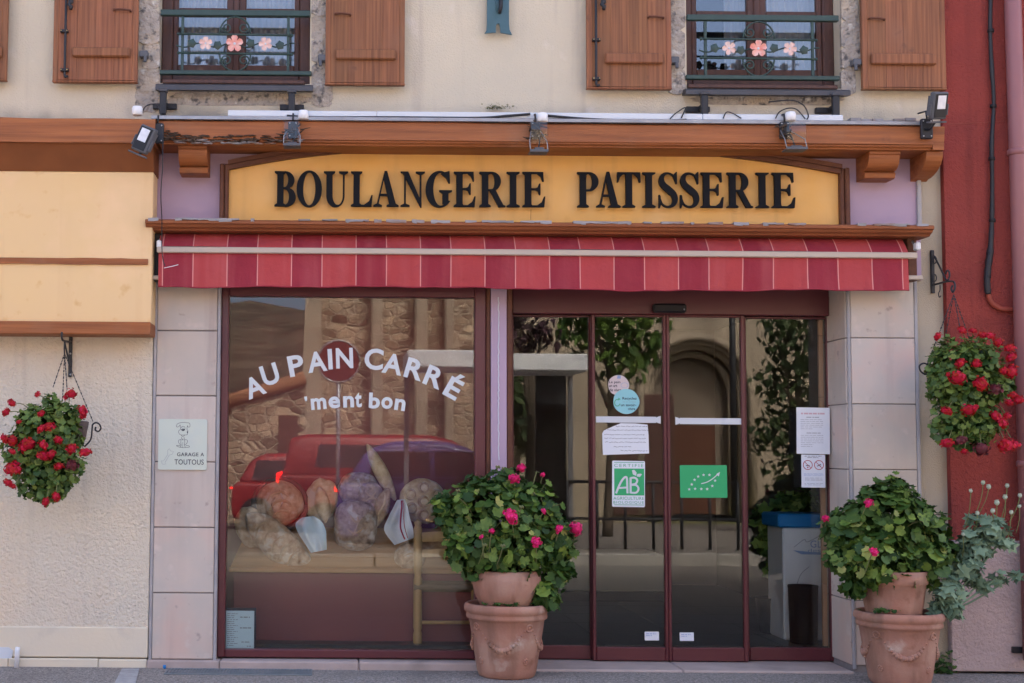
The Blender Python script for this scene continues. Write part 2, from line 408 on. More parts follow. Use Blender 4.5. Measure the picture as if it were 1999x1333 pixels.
# ------------------------------------------------------------------ mesh helpers
class MB:
    def __init__(s):
        s.v, s.f, s.mi = [], [], []

    def add(s, vs, fs, mi=0):
        o = len(s.v)
        s.v += [tuple(x) for x in vs]
        s.f += [tuple(i + o for i in f) for f in fs]
        s.mi += [mi] * len(fs)
        return s

    def box(s, x0, x1, y0, y1, z0, z1, mi=0):
        return s.add([(x0, y0, z0), (x1, y0, z0), (x1, y1, z0), (x0, y1, z0), (x0, y0, z1), (x1, y0, z1), (x1, y1, z1), (x0, y1, z1)],
                     [(0, 3, 2, 1), (4, 5, 6, 7), (0, 1, 5, 4), (1, 2, 6, 5), (2, 3, 7, 6), (3, 0, 4, 7)], mi)

    def bbox(s, x0, x1, y0, y1, z0, z1, b=0.004, mi=0):
        """box with chamfered edges along its long front faces"""
        b = min(b, abs(x1 - x0) * .3, abs(y1 - y0) * .3, abs(z1 - z0) * .3)
        vs, idx = [], {}
        for i, (xx, sx) in enumerate(((x0, 1), (x1, -1))):
            for j, (yy, sy) in enumerate(((y0, 1), (y1, -1))):
                for k, (zz, sz) in enumerate(((z0, 1), (z1, -1))):
                    for a in range(3):
                        p = [xx + sx * b, yy + sy * b, zz + sz * b]
                        p[a] = (xx, yy, zz)[a]
                        idx[i, j, k, a] = len(vs)
                        vs.append(tuple(p))
        fs = []
        I = lambda i, j, k, a: idx[i, j, k, a]
        for i in (0, 1):
            q = [I(i, 0, 0, 0), I(i, 1, 0, 0), I(i, 1, 1, 0), I(i, 0, 1, 0)]
            fs.append(q[::-1] if i == 0 else q)
            q = [I(0, i, 0, 1), I(0, i, 1, 1), I(1, i, 1, 1), I(1, i, 0, 1)]
            fs.append(q[::-1] if i == 0 else q)
            q = [I(0, 0, i, 2), I(1, 0, i, 2), I(1, 1, i, 2), I(0, 1, i, 2)]
            fs.append(q[::-1] if i == 0 else q)
        for i in (0, 1):
            for j in (0, 1):
                fs.append([I(i, j, 0, 0), I(i, j, 0, 1), I(i, j, 1, 1), I(i, j, 1, 0)])
                fs.append([I(i, 0, j, 0), I(i, 0, j, 2), I(i, 1, j, 2), I(i, 1, j, 0)])
                fs.append([I(0, i, j, 1), I(0, i, j, 2), I(1, i, j, 2), I(1, i, j, 1)])
        for i in (0, 1):
            for j in (0, 1):
                for k in (0, 1):
                    fs.append([I(i, j, k, 0), I(i, j, k, 1), I(i, j, k, 2)])
        return s.add(vs, fs, mi)

    def prism(s, pts, y0, y1, mi=0):
        """polygon given in (x, z), extruded along y"""
        n = len(pts)
        return s.add([(p[0], y0, p[1]) for p in pts] + [(p[0], y1, p[1]) for p in pts],
                     [tuple(range(n)), tuple(range(2 * n - 1, n - 1, -1))] + [(i, n + i, n + (i + 1) % n, (i + 1) % n) for i in range(n)], mi)

    def profx(s, prof, x0, x1, mi=0):
        """profile in (y, z), extruded along x"""
        n = len(prof)
        return s.add([(x0, p[0], p[1]) for p in prof] + [(x1, p[0], p[1]) for p in prof],
                     [tuple(range(n)), tuple(range(2 * n - 1, n - 1, -1))] + [(i, n + i, n + (i + 1) % n, (i + 1) % n) for i in range(n)], mi)

    def tube(s, pts, r, n=8, mi=0, cap=True):
        pts = [Vector(p) for p in pts]
        rs = r if isinstance(r, (list, tuple)) else [r] * len(pts)
        vs, fs = [], []
        up = None
        for i, p in enumerate(pts):
            a = pts[max(i - 1, 0)]
            b = pts[min(i + 1, len(pts) - 1)]
            t = (b - a)
            t = t.normalized() if t.length > 1e-9 else Vector((0, 0, 1))
            if up is None:
                up = t.orthogonal().normalized()
            up = (up - t * up.dot(t))
            up = up.normalized() if up.length > 1e-6 else t.orthogonal().normalized()
            w = t.cross(up)
            for k in range(n):
                th = 2 * PI * k / n
                vs.append(p + (up * math.cos(th) + w * math.sin(th)) * rs[i])
        for i in range(len(pts) - 1):
            for k in range(n):
                fs.append((i * n + k, i * n + (k + 1) % n, (i + 1) * n + (k + 1) % n, (i + 1) * n + k))
        if cap:
            fs.append(tuple(range(n))[::-1])
            fs.append(tuple(range((len(pts) - 1) * n, len(pts) * n)))
        return s.add(vs, fs, mi)

    def lathe(s, prof, c, n=36, mi=0, wob=0.0):
        vs, fs = [], []
        for (r, z) in prof:
            for k in range(n):
                th = 2 * PI * k / n
                rr = r * (1 + wob * math.sin(3 * th + z * 9))
                vs.append((c[0] + rr * math.cos(th), c[1] + rr * math.sin(th), c[2] + z))
        m = len(prof)
        for i in range(m - 1):
            for k in range(n):
                fs.append((i * n + k, i * n + (k + 1) % n, (i + 1) * n + (k + 1) % n, (i + 1) * n + k))
        fs.append(tuple(range(n))[::-1])
        fs.append(tuple(range((m - 1) * n, m * n)))
        return s.add(vs, fs, mi)

    def ball(s, c, r, n=8, m=6, mi=0, rot=None):
        r = r if isinstance(r, (tuple, list)) else (r, r, r)
        vs, fs = [], []
        c = Vector(c)
        for i in range(m + 1):
            ph = PI * i / m
            for k in range(n):
                th = 2 * PI * k / n
                p = Vector((r[0] * math.sin(ph) * math.cos(th), r[1] * math.sin(ph) * math.sin(th), r[2] * math.cos(ph)))
                if rot:
                    p = rot @ p
                vs.append(c + p)
        for i in range(m):
            for k in range(n):
                fs.append((i * n + k, (i + 1) * n + k, (i + 1) * n + (k + 1) % n, i * n + (k + 1) % n))
        return s.add(vs, fs, mi)

    def strip2(s, pts, ws, y0, y1, mi=0):
        """flat stroke along a polyline in (x, z), given widths, thickness y0..y1"""
        n = len(pts)
        ws = ws if isinstance(ws, (list, tuple)) else [ws] * n
        Lp, Rp = [], []
        for i in range(n):
            a, b = pts[max(i - 1, 0)], pts[min(i + 1, n - 1)]
            dx, dz = b[0] - a[0], b[1] - a[1]
            l = math.hypot(dx, dz) or 1
            nx, nz = -dz / l, dx / l
            Lp.append((pts[i][0] + nx * ws[i] / 2, pts[i][1] + nz * ws[i] / 2))
            Rp.append((pts[i][0] - nx * ws[i] / 2, pts[i][1] - nz * ws[i] / 2))
        vs = [(p[0], y0, p[1]) for p in Lp] + [(p[0], y0, p[1]) for p in Rp] + [(p[0], y1, p[1]) for p in Lp] + [(p[0], y1, p[1]) for p in Rp]
        fs = []
        for i in range(n - 1):
            fs += [(i, n + i, n + i + 1, i + 1), (2 * n + i, 2 * n + i + 1, 3 * n + i + 1, 3 * n + i), (i, i + 1, 2 * n + i + 1, 2 * n + i), (n + i, 3 * n + i, 3 * n + i + 1, n + i + 1)]
        fs += [(0, 2 * n, 3 * n, n), (n - 1, 2 * n - 1, 4 * n - 1, 3 * n - 1)]
        return s.add(vs, fs, mi)

    def mesh(s, name, mats, smooth=False):
        me = bpy.data.meshes.new(name)
        me.from_pydata(s.v, [], s.f)
        for m_ in (mats if isinstance(mats, (list, tuple)) else [mats]):
            me.materials.append(M[m_] if isinstance(m_, str) else m_)
        if any(s.mi):
            me.polygons.foreach_set('material_index', s.mi)
        if smooth:
            me.polygons.foreach_set('use_smooth', [True] * len(me.polygons))
        me.update()
        return me

    def build(s, name, mats, parent=None, smooth=False, label=None, cat=None, group=None, kind=None):
        return link(name, s.mesh(name, mats, smooth), parent, label, cat, group, kind)


def link(name, me, parent=None, label=None, cat=None, group=None, kind=None):
    o = bpy.data.objects.new(name, me)
    C.objects.link(o)
    if parent is not None:
        o.parent = parent
        o.matrix_parent_inverse = pinv(parent)
    tag(o, label, cat, group, kind)
    return o


def pinv(p):
    """parts keep world coordinates: a thing's Empty only carries a place"""
    return Matrix.Translation(-Vector(p.location)) if p.data is None else Matrix.Identity(4)


def tag(o, label=None, cat=None, group=None, kind=None):
    if label:
        o['label'] = label
    if cat:
        o['category'] = cat
    if group:
        o['group'] = group
    if kind:
        o['kind'] = kind
    return o


def thing(name, label, cat, loc=(0, 0, 0), group=None):
    o = bpy.data.objects.new(name, None)
    C.objects.link(o)
    o.empty_display_size = 0.1
    o.location = loc
    tag(o, label, cat, group)
    return o


def inst(name, me, parent, mw):
    o = bpy.data.objects.new(name, me)
    C.objects.link(o)
    o.parent = parent
    o.matrix_parent_inverse = pinv(parent)
    o.matrix_basis = mw
    return o


def bez(p0, p1, p2, p3, n=10):
    out = []
    for i in range(n + 1):
        t = i / n
        u = 1 - t
        out.append(tuple(u ** 3 * a + 3 * u * u * t * b + 3 * u * t * t * c + t ** 3 * d for a, b, c, d in zip(p0, p1, p2, p3)))
    return out


def smoothline(pts, n=6):
    """Catmull-Rom through points"""
    pts = [Vector(p) for p in pts]
    out = []
    for i in range(len(pts) - 1):
        a, b, c, d = pts[max(i - 1, 0)], pts[i], pts[i + 1], pts[min(i + 2, len(pts) - 1)]
        for k in range(n):
            t = k / n
            out.append(0.5 * ((2 * b) + (c - a) * t + (2 * a - 5 * b + 4 * c - d) * t * t + (3 * b - a - 3 * c + d) * t ** 3))
    out.append(pts[-1])
    return out


def text_mesh(body, size, m, offset=0.0, extrude=0.0005, spacing=1.0, align='LEFT', shear=0.0):
    cu = bpy.data.curves.new('text', 'FONT')
    cu.body = body
    cu.size = size
    cu.offset = offset
    cu.extrude = extrude
    cu.space_character = spacing
    cu.align_x = align
    cu.shear = shear
    cu.resolution_u = 4
    ob = bpy.data.objects.new('text', cu)
    C.objects.link(ob)
    bpy.context.view_layer.update()
    dg = bpy.context.evaluated_depsgraph_get()
    me = bpy.data.meshes.new_from_object(ob.evaluated_get(dg))
    bpy.data.objects.remove(ob)
    me.materials.clear()
    me.materials.append(M[m])
    return me


UPR = Matrix.Rotation(R(90), 4, 'X')     # text that stands up and faces the street (-y)


def bounds(me):
    xs = [v.co.x for v in me.vertices]
    ys = [v.co.y for v in me.vertices]
    return min(xs), max(xs), min(ys), max(ys)


def put_text(name, body, rect, Y, m, parent, offset=0.0, spacing=1.0, extrude=0.0004, shear=0.0):
    """fit a line of writing into a rectangle (x0, x1, z0, z1) on the plane Y"""
    me = text_mesh(body, 1.0, m, offset, extrude, spacing, shear=shear)
    a0, a1, b0, b1 = bounds(me)
    x0, x1, z0, z1 = rect
    sx, sz = (x1 - x0) / (a1 - a0), (z1 - z0) / (b1 - b0)
    mw = Matrix.Translation((x0, Y, z0)) @ UPR @ Matrix.Diagonal((sx, sz, 1, 1)) @ Matrix.Translation((-a0, -b0, 0))
    me.transform(mw)
    return link(name, me, parent)


# ================================================================== THE SETTING
GZ = P(1000, 1308, 0.0).z              # pavement level at the house fronts
print('ground level', GZ)


def sheet(name, x0, x1, y0, y1, z, m, kind='structure', parent=None):
    return MB().add([(x0, y0, z), (x1, y0, z), (x1, y1, z), (x0, y1, z)], [(0, 1, 2, 3)]).build(name, m, parent, kind=kind)


sheet('ground', -400, 400, -500, 400, GZ - 0.16, 'grass')
sheet('road', -60, 60, -9.4, -2.6, GZ - 0.12, 'road')
MB().box(-60, 60, -2.6, 0.4, GZ - 0.3, GZ).build('pavement', 'asphalt', kind='structure')
MB().box(-60, 60, -14.0, -9.4, GZ - 0.3, GZ + 0.02).build('pavement', 'road', kind='structure')
sheet('parking_road', -60, 60, -20.0, -14.0, GZ - 0.10, 'road')
kerb_me = MB().bbox(-0.49, 0.49, -0.09, 0.09, 0, 0.28, 0.02).mesh('kerb_stone', 'kerb')
kerb = thing('kerb', 'row of pale kerb stones along the far side of the street', 'kerb', (0, -9.4, GZ - 0.2))
for i in range(-8, 14):
    inst('kerb_stone', kerb_me, kerb, Matrix.Translation((i * 1.0, -9.3, GZ - 0.24 + random.uniform(-.008, .008))))
# painted mark and drain grate on the pavement
a, b_, c_, d_ = G(238, 1306, GZ), G(272, 1306, GZ), G(262, 1345, GZ), G(218, 1345, GZ)
MB().add([(p.x, p.y, GZ + 0.004) for p in (d_, c_, b_, a)], [(0, 1, 2, 3)]).build('painted_marking', 'paint', kind='structure')

# ------------------------------------------------------------------ bakery building
YT, YW, YV = 0.0, 0.30, 0.06
XL = P(296, 900, 0).x
XR = P(1797, 900, 0).x
XB = P(1848, 600, 0).x
ZTOP = 7.6
bak = thing('bakery_building', 'bakery house with cream upper wall, lilac panels and pink tiled ground floor', 'building', (0, 0.2, GZ))
zbeam0, zbeam1 = P(1000, 282, -0.28).z, P(1000, 238, -0.28).z
zwall = zbeam0 + 0.02


def holed(mb, x0, x1, z0, z1, y0, y1, holes):
    xs = sorted({x0, x1, *[h[0] for h in holes], *[h[1] for h in holes]})
    zs = sorted({z0, z1, *[h[2] for h in holes], *[h[3] for h in holes]})
    for i in range(len(xs) - 1):
        for j in range(len(zs) - 1):
            cx, cz = (xs[i] + xs[i + 1]) / 2, (zs[j] + zs[j + 1]) / 2
            if any(h[0] < cx < h[1] and h[2] < cz < h[3] for h in holes):
                continue
            a, b, c, d = xs[i], xs[i + 1], zs[j], zs[j + 1]
            mb.add([(a, y0, c), (b, y0, c), (b, y0, d), (a, y0, d)], [(0, 1, 2, 3)])
            mb.add([(a, y1, c), (b, y1, c), (b, y1, d), (a, y1, d)], [(3, 2, 1, 0)])
    for (a, b, c, d) in holes + [(x1, x0, z0, z1)]:
        mb.add([(a, y0, c), (a, y1, c), (a, y1, d), (a, y0, d)], [(0, 1, 2, 3)])
        mb.add([(b, y0, c), (b, y1, c), (b, y1, d), (b, y0, d)], [(3, 2, 1, 0)])
        mb.add([(a, y0, c), (b, y0, c), (b, y1, c), (a, y1, c)], [(0, 1, 2, 3)])
        mb.add([(a, y0, d), (b, y0, d), (b, y1, d), (a, y1, d)], [(3, 2, 1, 0)])
    return mb


YU = 0.03
wl = RC(313, -360, 607, 163, YU)
wr = RC(1338, -355, 1640, 172, YU)
xw0 = P(-240, 100, YU).x
holed(MB(), xw0, XB, zwall, ZTOP, YU, 0.45, [wl, wr]).build('upper_wall', 'cream', bak)
# body of the house: closed so that the sun behind it stays out
MB().box(xw0, xw0 + 0.2, 0.46, 8, GZ - 0.2, ZTOP).build('side_wall', 'cream', bak)
MB().box(XB - 0.2, XB, 0.46, 8, GZ - 0.2, ZTOP).build('side_wall', 'cream', bak)
MB().box(xw0, XB, 8, 8.3, GZ - 0.2, ZTOP).build('rear_wall', 'cream', bak)
MB().profx([(-0.45, ZTOP), (8.6, ZTOP), (4.2, ZTOP + 2.0)], xw0, XB).build('roof', 'rooftile', bak)
ZF = GZ + 0.10                        # shop floor
MB().box(xw0 + 0.2, XB - 0.2, 0.46, 7.9, zwall + 0.02, zwall + 0.22).build('upper_floor', 'dark', bak)
# shop interior
MB().box(XL, XR, 0.40, 4.8, ZF - 0.08, ZF - 0.002).build('shop_floor', 'intfloor', bak)
fl = MB().bbox(-0.298, 0.298, -0.298, 0.298, 0, 0.006, 0.002).mesh('floor_tile', 'intfloor')
sf = bak.children[-1]
xd0 = P(975, 900, 0.4).x
for i in range(5):
    for j in range(5):
        inst('floor_tile', fl, sf, Matrix.Translation((xd0 + 0.42 + i * 0.602, 0.75 + j * 0.602, ZF - 0.002)))
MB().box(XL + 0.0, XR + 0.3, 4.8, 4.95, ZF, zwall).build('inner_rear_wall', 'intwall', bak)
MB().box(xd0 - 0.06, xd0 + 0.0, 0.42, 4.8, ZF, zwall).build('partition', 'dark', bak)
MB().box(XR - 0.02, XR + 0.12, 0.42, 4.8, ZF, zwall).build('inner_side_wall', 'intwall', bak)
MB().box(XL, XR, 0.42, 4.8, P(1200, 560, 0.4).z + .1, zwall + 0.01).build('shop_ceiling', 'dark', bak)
zwin = P(700, 1270, 0.4).z
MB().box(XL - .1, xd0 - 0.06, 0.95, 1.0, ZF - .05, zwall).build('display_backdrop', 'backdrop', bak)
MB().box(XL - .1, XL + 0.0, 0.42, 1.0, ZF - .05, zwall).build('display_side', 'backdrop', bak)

# wall zone above the shopfront and the pillars
lx0, lx1, lz0, lz1 = RC(303, 280, 1795, 446, 0.02)
lx0 = P(300, 360, 0.02).x
MB().box(lx0, lx1, 0.02, 0.295, P(1000, 540, 0.0).z, zwall - 0.002).build('fascia_panel', 'lilac', bak)
MB().bbox(P(1787, 370, 0).x + .012, P(1797, 370, 0).x + .006, -0.002, 0.29, lz0, lz1 + .02, 0.004).build('edge_trim', 'trim', bak)

zp0 = GZ + 0.03
pil = MB().box(XL + 0.004, P(428, 900, 0).x - 0.004, 0.012, 0.40, GZ, P(350, 470, 0).z).build('pillar', 'grout', bak)
xl0, xl1 = XL + 0.022, P(421, 900, 0).x
rows_l = [P(360, y, 0).z for y in (1288, 1158, 1030, 902, 773, 646, 518, 440)]
for i in range(7):
    MB().bbox(xl0, xl1 - 0.003, 0.0 + random.uniform(0, .0015), 0.02, rows_l[i] + 0.006, rows_l[i + 1] - 0.002, 0.003).build('tile', 'tile', pil)
xlr = xl1 + 0.018
for i in range(7):       # tiles on the return beside the shop window
    MB().bbox(xlr - 0.02, xlr, 0.022, 0.40, rows_l[i] + 0.006, rows_l[i + 1] - 0.002, 0.003).build('tile', 'tile', pil)
MB().bbox(XL, XL + 0.02, -0.003, 0.05, GZ + 0.02, rows_l[-1], 0.004).build('edge_trim', 'trim', pil)
MB().bbox(xl1, xl1 + 0.0205, -0.003, 0.021, GZ + 0.02, rows_l[-1], 0.006).build('edge_trim', 'trim', pil)
MB().bbox(XL - 0.006, P(423, 1295, 0).x + 0.02, -0.03, 0.30, GZ - 0.05, rows_l[0] - 0.001, 0.006).build('pillar_base', 'sill', pil)

xr0, xr1 = P(1662, 900, 0).x, XR
pir = MB().box(xr0 - 0.008, XR - 0.004, 0.012, 0.45, GZ, P(1700, 470, 0).z).build('pillar', 'grout', bak)
rows_r = [P(1728, y, 0).z for y in (1300, 1173, 1045, 917, 789, 660, 532, 452)]
for i in range(7):
    MB().bbox(xr0 + 0.012, xr1 - 0.022, random.uniform(0, .0015), 0.02, rows_r[i] + 0.004, rows_r[i + 1] - 0.002, 0.003).build('tile', 'tile', pir)
    MB().bbox(xr0 - 0.018, xr0 - 0.004, 0.022, 0.44, rows_r[i] + 0.004, rows_r[i + 1] - 0.002, 0.003).build('tile', 'tile', pir)
MB().bbox(xr0 - 0.010, xr0 + 0.010, -0.003, 0.021, GZ + 0.02, rows_r[-1], 0.006).build('edge_trim', 'trim', pir)
MB().bbox(XR - 0.02, XR + 0.002, -0.003, 0.05, GZ + 0.02, rows_r[-1], 0.004).build('edge_trim', 'trim', pir)
# beige strip between the tiles and the red house
MB().box(XR + 0.002, XB, 0.05, 0.45, GZ - 0.1, zwall - 0.001).build('wall_strip', 'beige', bak)
# stone sills / threshold
zs1 = P(700, 1287, YW).z
zsw = P(700, 1287, YV).z
xdm = P(992, 1290, 0).x
for (a, b) in ((P(424, 1290, 0).x + 0.02, P(700, 1290, 0).x), (P(700, 1290, 0).x + .004, xdm), (xdm + 0.004, P(1330, 1290, 0).x), (P(1330, 1290, 0).x + .004, xr0 - 0.02)):
    MB().bbox(a, b, -0.045, 0.40, GZ - 0.05, (zsw if b < xdm + .001 else zs1) - 0.002, 0.008).build('stone_sill', 'sill', bak)

# exposed stone beside the upper windows
rs = random.Random(5)


def quoins(x0p, x1p, y0p, y1p, seed, edge):
    """rough stone blocks standing a little proud of the render, ragged on one side"""
    r_ = random.Random(seed)
    y = y1p
    while y > y0p:
        h = r_.uniform(38, 80)
        e0 = x0p - (r_.uniform(-4, 16) if edge == 'L' else 0)
        e1 = x1p + (r_.uniform(-4, 16) if edge == 'R' else 0)
        n = 14
        pts = []
        q = P((e0 + e1) / 2, y - h / 2, YU)
        hw, hh = (e1 - e0) / 2 * PX(YU), h / 2 * PX(YU) + 0.006
        for k in range(n):
            th = 2 * PI * (k + .5) / n
            cs, sn = math.cos(th), math.sin(th)
            sq = 1 / max(abs(cs), abs(sn))
            jx = 1 + r_.uniform(-.10, .04)
            px_ = q.x + cs * sq * hw * (jx if (cs < 0) == (edge == 'L') else 1)
            pts.append((px_, q.z + sn * sq * hh * (1 + r_.uniform(-.04, .06))))
        pts = [(min(max(a, P(e0, y, YU).x - .01), P(e1, y, YU).x), b) for a, b in pts]
        MB().prism(pts, YU - r_.uniform(0.004, 0.020), YU + 0.02).build('stone', 'stone', bak)
        y -= h


quoins(278, 312.5, -60, 178, 1, 'L')
quoins(608, 636, -60, 200, 2, 'R')
quoins(1311, 1337, -60, 184, 3, 'L')
quoins(1641, 1672, -60, 184, 4, 'R')
# patchy old mortar under the sills
for (x0, x1, y0, y1, sd_) in ((262, 312, 168, 222, 1), (318, 612, 178, 208, 2), (1342, 1660, 186, 206, 3), (606, 650, 180, 210, 5)):
    r_ = random.Random(sd_)
    n = 26
    pts = []
    q = P((x0 + x1) / 2, (y0 + y1) / 2, YU)
    for k in range(n):
        th = 2 * PI * k / n
        f = (abs(math.cos(th)) ** 4 + abs(math.sin(th)) ** 4) ** -.25 * r_.uniform(.86, 1.02)
        pts.append((q.x + math.cos(th) * f * (x1 - x0) / 2 * PX(YU), q.z + math.sin(th) * f * (y1 - y0) / 2 * PX(YU)))
    MB().prism(pts, YU - 0.0035 - .0004 * sd_, YU + 0.01).build('mortar_patch', 'stone', bak)

# ------------------------------------------------------------------ upper windows
def upper_window(rect, cxp, top_rail_y, panes, seed):
    x0, x1, z0, z1 = rect
    yf = 0.17
    w = MB()
    t = 0.075
    w.bbox(x0, x0 + t, yf, yf + .09, z0, z1, .008).bbox(x1 - t, x1, yf, yf + .09, z0, z1, .008)
    w.bbox(x0 + t, x1 - t, yf + .003, yf + .09, z0, z0 + 0.10, .008)
    frame = w.build('window', 'winwood', bak)
    xm = (x0 + x1) / 2
    zt = P(cxp, top_rail_y, yf).z
    for s_ in (-1, 1):
        a, b = (x0 + t, xm - .003) if s_ < 0 else (xm + .003, x1 - t)
        c = MB()
        st = .035
        stm = .062
        l, r_ = (st, stm) if s_ < 0 else (stm, st)
        c.bbox(a, a + l, yf + .015, yf + .06, z0 + .10, z1, .006).bbox(b - r_, b, yf + .015, yf + .06, z0 + .10, z1, .006)
        c.bbox(a + l, b - r_, yf + .018, yf + .06, z0 + .10, z0 + .17, .006)
        c.bbox(a + l, b - r_, yf + .018, yf + .06, zt - .028, zt + .028, .006)
        c.build('casement', 'winwood', frame)
        MB().box(a + l, b - r_, yf + .035, yf + .04, z0 + .17, zt - .028).build('pane', 'glassup', frame)
        MB().box(a + l, b - r_, yf + .035, yf + .04, zt + .028, z1).build('pane', 'glassup', frame)
    MB().bbox(xm - .022, xm + .022, yf + .002, yf + .03, z0 + .10, z1, .006).build('meeting_strip', 'winwood', frame)
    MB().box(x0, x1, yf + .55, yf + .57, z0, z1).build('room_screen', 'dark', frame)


upper_window(wl, 460, 22, 2, 1)
upper_window(wr, 1487, 28, 2, 2)


def curtain(x0p, x1p, y0p, y1p, Y, lab):
    a, b, c, d = RC(x0p, y0p, x1p, y1p, Y)
    n = 60
    m = MB()
    vs = []
    for i in range(n + 1):
        x = a + (b - a) * i / n
        y = Y + 0.02 * math.sin(i * 1.1) + 0.01 * math.sin(i * 2.7 + 1)
        vs += [(x, y, c), (x, y, d)]
    fs = [(2 * i, 2 * i + 2, 2 * i + 3, 2 * i + 1) for i in range(n)]
    m.add(vs, fs)
    vs2 = [(x, y + .004, z) for x, y, z in vs]
    m.add(vs2, [f[::-1] for f in fs])
    m.build('curtain', 'curtain', None, True, lab, 'curtain', 'net curtains upstairs')


curtain(338, 458, -360, 150, 0.36, 'white net curtain behind left pane of window above bread display')
curtain(468, 590, -360, 150, 0.36, 'white net curtain behind right pane of window above bread display')
curtain(1412, 1482, -350, 150, 0.36, 'narrow white net curtain in left half of window above sliding door')
curtain(1496, 1618, -350, 150, 0.36, 'white net curtain behind right pane of window above sliding door')

# ------------------------------------------------------------------ shutters (parts of the house)
def shutter(x0p, x1p, ybot, side, batt, hook, bolt, seed, xclip=None):
    Y0, Y1 = -0.055, -0.015
    x0, x1, z0, _ = RC(x0p, -350, x1p, ybot, Y0)
    z0 = P((x0p + x1p) / 2, ybot, Y0).z
    z1 = z0 + 1.75
    e = 0.035
    sh = MB()
    sh.bbox(x0, x1, Y0 + .012, Y1, z0, z1, .004)
    shut = sh.build('shutter', 'woodv', bak)
    f = MB()
    f.bbox(x0, x0 + e, Y0, Y0 + .012, z0, z1, .003)
    f.build('edge_strip', 'woodv', shut)
    MB().bbox(x1 - e, x1, Y0, Y0 + .0125, z0, z1, .003).build('edge_strip', 'woodv', shut)
    n = 4
    wd = (x1 - x0 - 2 * e) / n
    for i in range(n):
        MB().bbox(x0 + e + i * wd + .0003, x0 + e + (i + 1) * wd - .0003, Y0 + .0015, Y0 + .0118, z0 + .004, z1, .0009).build('plank', 'woodv', shut)
    MB().bbox(x0 - .002, x1 + .002, Y0 - .003, Y1 + .003, z0 - .012, z0, .003).build('drip_edge', 'woodv', shut)
    bx0, bx1, bz0, bz1 = RC(batt[0], batt[1], batt[2], batt[3], Y0)
    MB().bbox(bx0, bx1, Y0 - .028, Y0 - .0005, bz0, bz1, .008).build('batten', 'woodv', shut)
    if hook:
        h0, h1 = P(hook[0], hook[2], Y0 - .02), P(hook[1], hook[2] + 2, Y0 - .02)
        MB().tube([h0 + Vector((0, .02, 0)), h0, (h0 + h1) / 2 + Vector((0, 0, .004)), h1, h1 + Vector((0, .02, 0))], .007, 6).build('hook', 'wooddark', shut)
    if bolt:
        xb, yb = bolt
        p0 = P(xb, yb, Y0 - .02)
        b = MB()
        b.tube([p0 + Vector((.022, -.01, -.008)), p0 + Vector((.006, -.003, -.012)), p0, p0 + Vector((0, 0, .1)), p0 + Vector((0, 0, 1.6))], .0085, 8)
        br = b.build('bolt_rod', 'iron', shut, True)
        for dy in (-10, -86):
            q = P(xb, yb + dy, Y0 - .0135)
            MB().bbox(q.x - .026, q.x + .026, Y0 - .032, Y0 - .001, q.z - .010, q.z + .010, .003).build('bolt_guide', 'iron', shut)
            for s_ in (-1, 1):
                MB().ball((q.x + s_ * .019, Y0 - .033, q.z), .0045, 6, 4).build('screw', 'brass', shut)
        q = P(xb + 13, 12, Y0 - .02)
        k = MB()
        k.lathe([(0.004, 0), (.016, .004), (.018, .014), (.010, .02)], (0, 0, 0), 12)
        k = MB()
        k.tube([q + Vector((.0, -.02, -.03)), q + Vector((.004, -.02, -.008)), q + Vector((-.012, -.018, .006)), q + Vector((.0, -.012, .03)), q + Vector((.006, -.012, .055)), q + Vector((-.01, -.01, .09))], [.011, .014, .013, .011, .014, .008], 8)
        k.ball(q + Vector((.0, -.015, .026)), (.019, .008, .019), 10, 6)
        k.build('handle', 'iron', shut, True)
    return shut


shutter(108, 272, 157, 'L', (141, 94, 255, 112), (222, 254, 18), (126, 147), 1)
shutter(637, 791, 162, 'R', (655, 98, 773, 117), (655, 684, 26), None, 2)
shutter(-150, 18, 153, 'R', (-130, 92, 5, 112), None, None, 3)
shutter(1145, 1309, 170, 'L', (1181, 105, 1294, 125), (1267, 1296, 32), (1164, 164), 4)
shutter(1680, 1842, 171, 'R', (1699, 106, 1826, 127), (1698, 1728, 35), None, 5)
# shutter catches on the wall
for (xp, yp, s_) in ((281, 110, 1), (629, 118, -1), (1316, 122, 1), (1671, 126, -1)):
    q = P(xp, yp, -0.02)
    MB().bbox(q.x - .028, q.x + .028, -0.05, YU - .014, q.z - .010, q.z + .034, .006).tube([(q.x + s_ * .012, -.045, q.z - .006), (q.x + s_ * .012, -.05, q.z - .045)], .011, 8).build('shutter_catch', 'lampbody', bak)

# ------------------------------------------------------------------ beam, corbels, cornice
def wobble_beam(mb, x0, x1, y0, y1, z0, z1, seed, amp=0.006, n=40):
    r_ = random.Random(seed)
    vs = []
    ph = [r_.uniform(0, 6) for _ in range(6)]
    for i in range(n + 1):
        x = x0 + (x1 - x0) * i / n
        w = amp * (math.sin(x * 2.1 + ph[0]) + .5 * math.sin(x * 7 + ph[1]))
        w2 = amp * .5 * math.sin(x * 3 + ph[2])
        vs += [(x, y0 + w2, z0 + w * .3), (x, y0 + .008 + w2, z1 + w - .01), (x, y0 + .02 + w2, z1 + w), (x, y1, z1 + w * .5), (x, y1, z0)]
    fs = []
    for i in range(n):
        for k in range(5):
            fs.append((5 * i + k, 5 * i + (k + 1) % 5, 5 * (i + 1) + (k + 1) % 5, 5 * (i + 1) + k))
    fs += [(4, 3, 2, 1, 0), tuple(5 * n + k for k in range(5))]
    return mb.add(vs, [f[::-1] for f in fs])


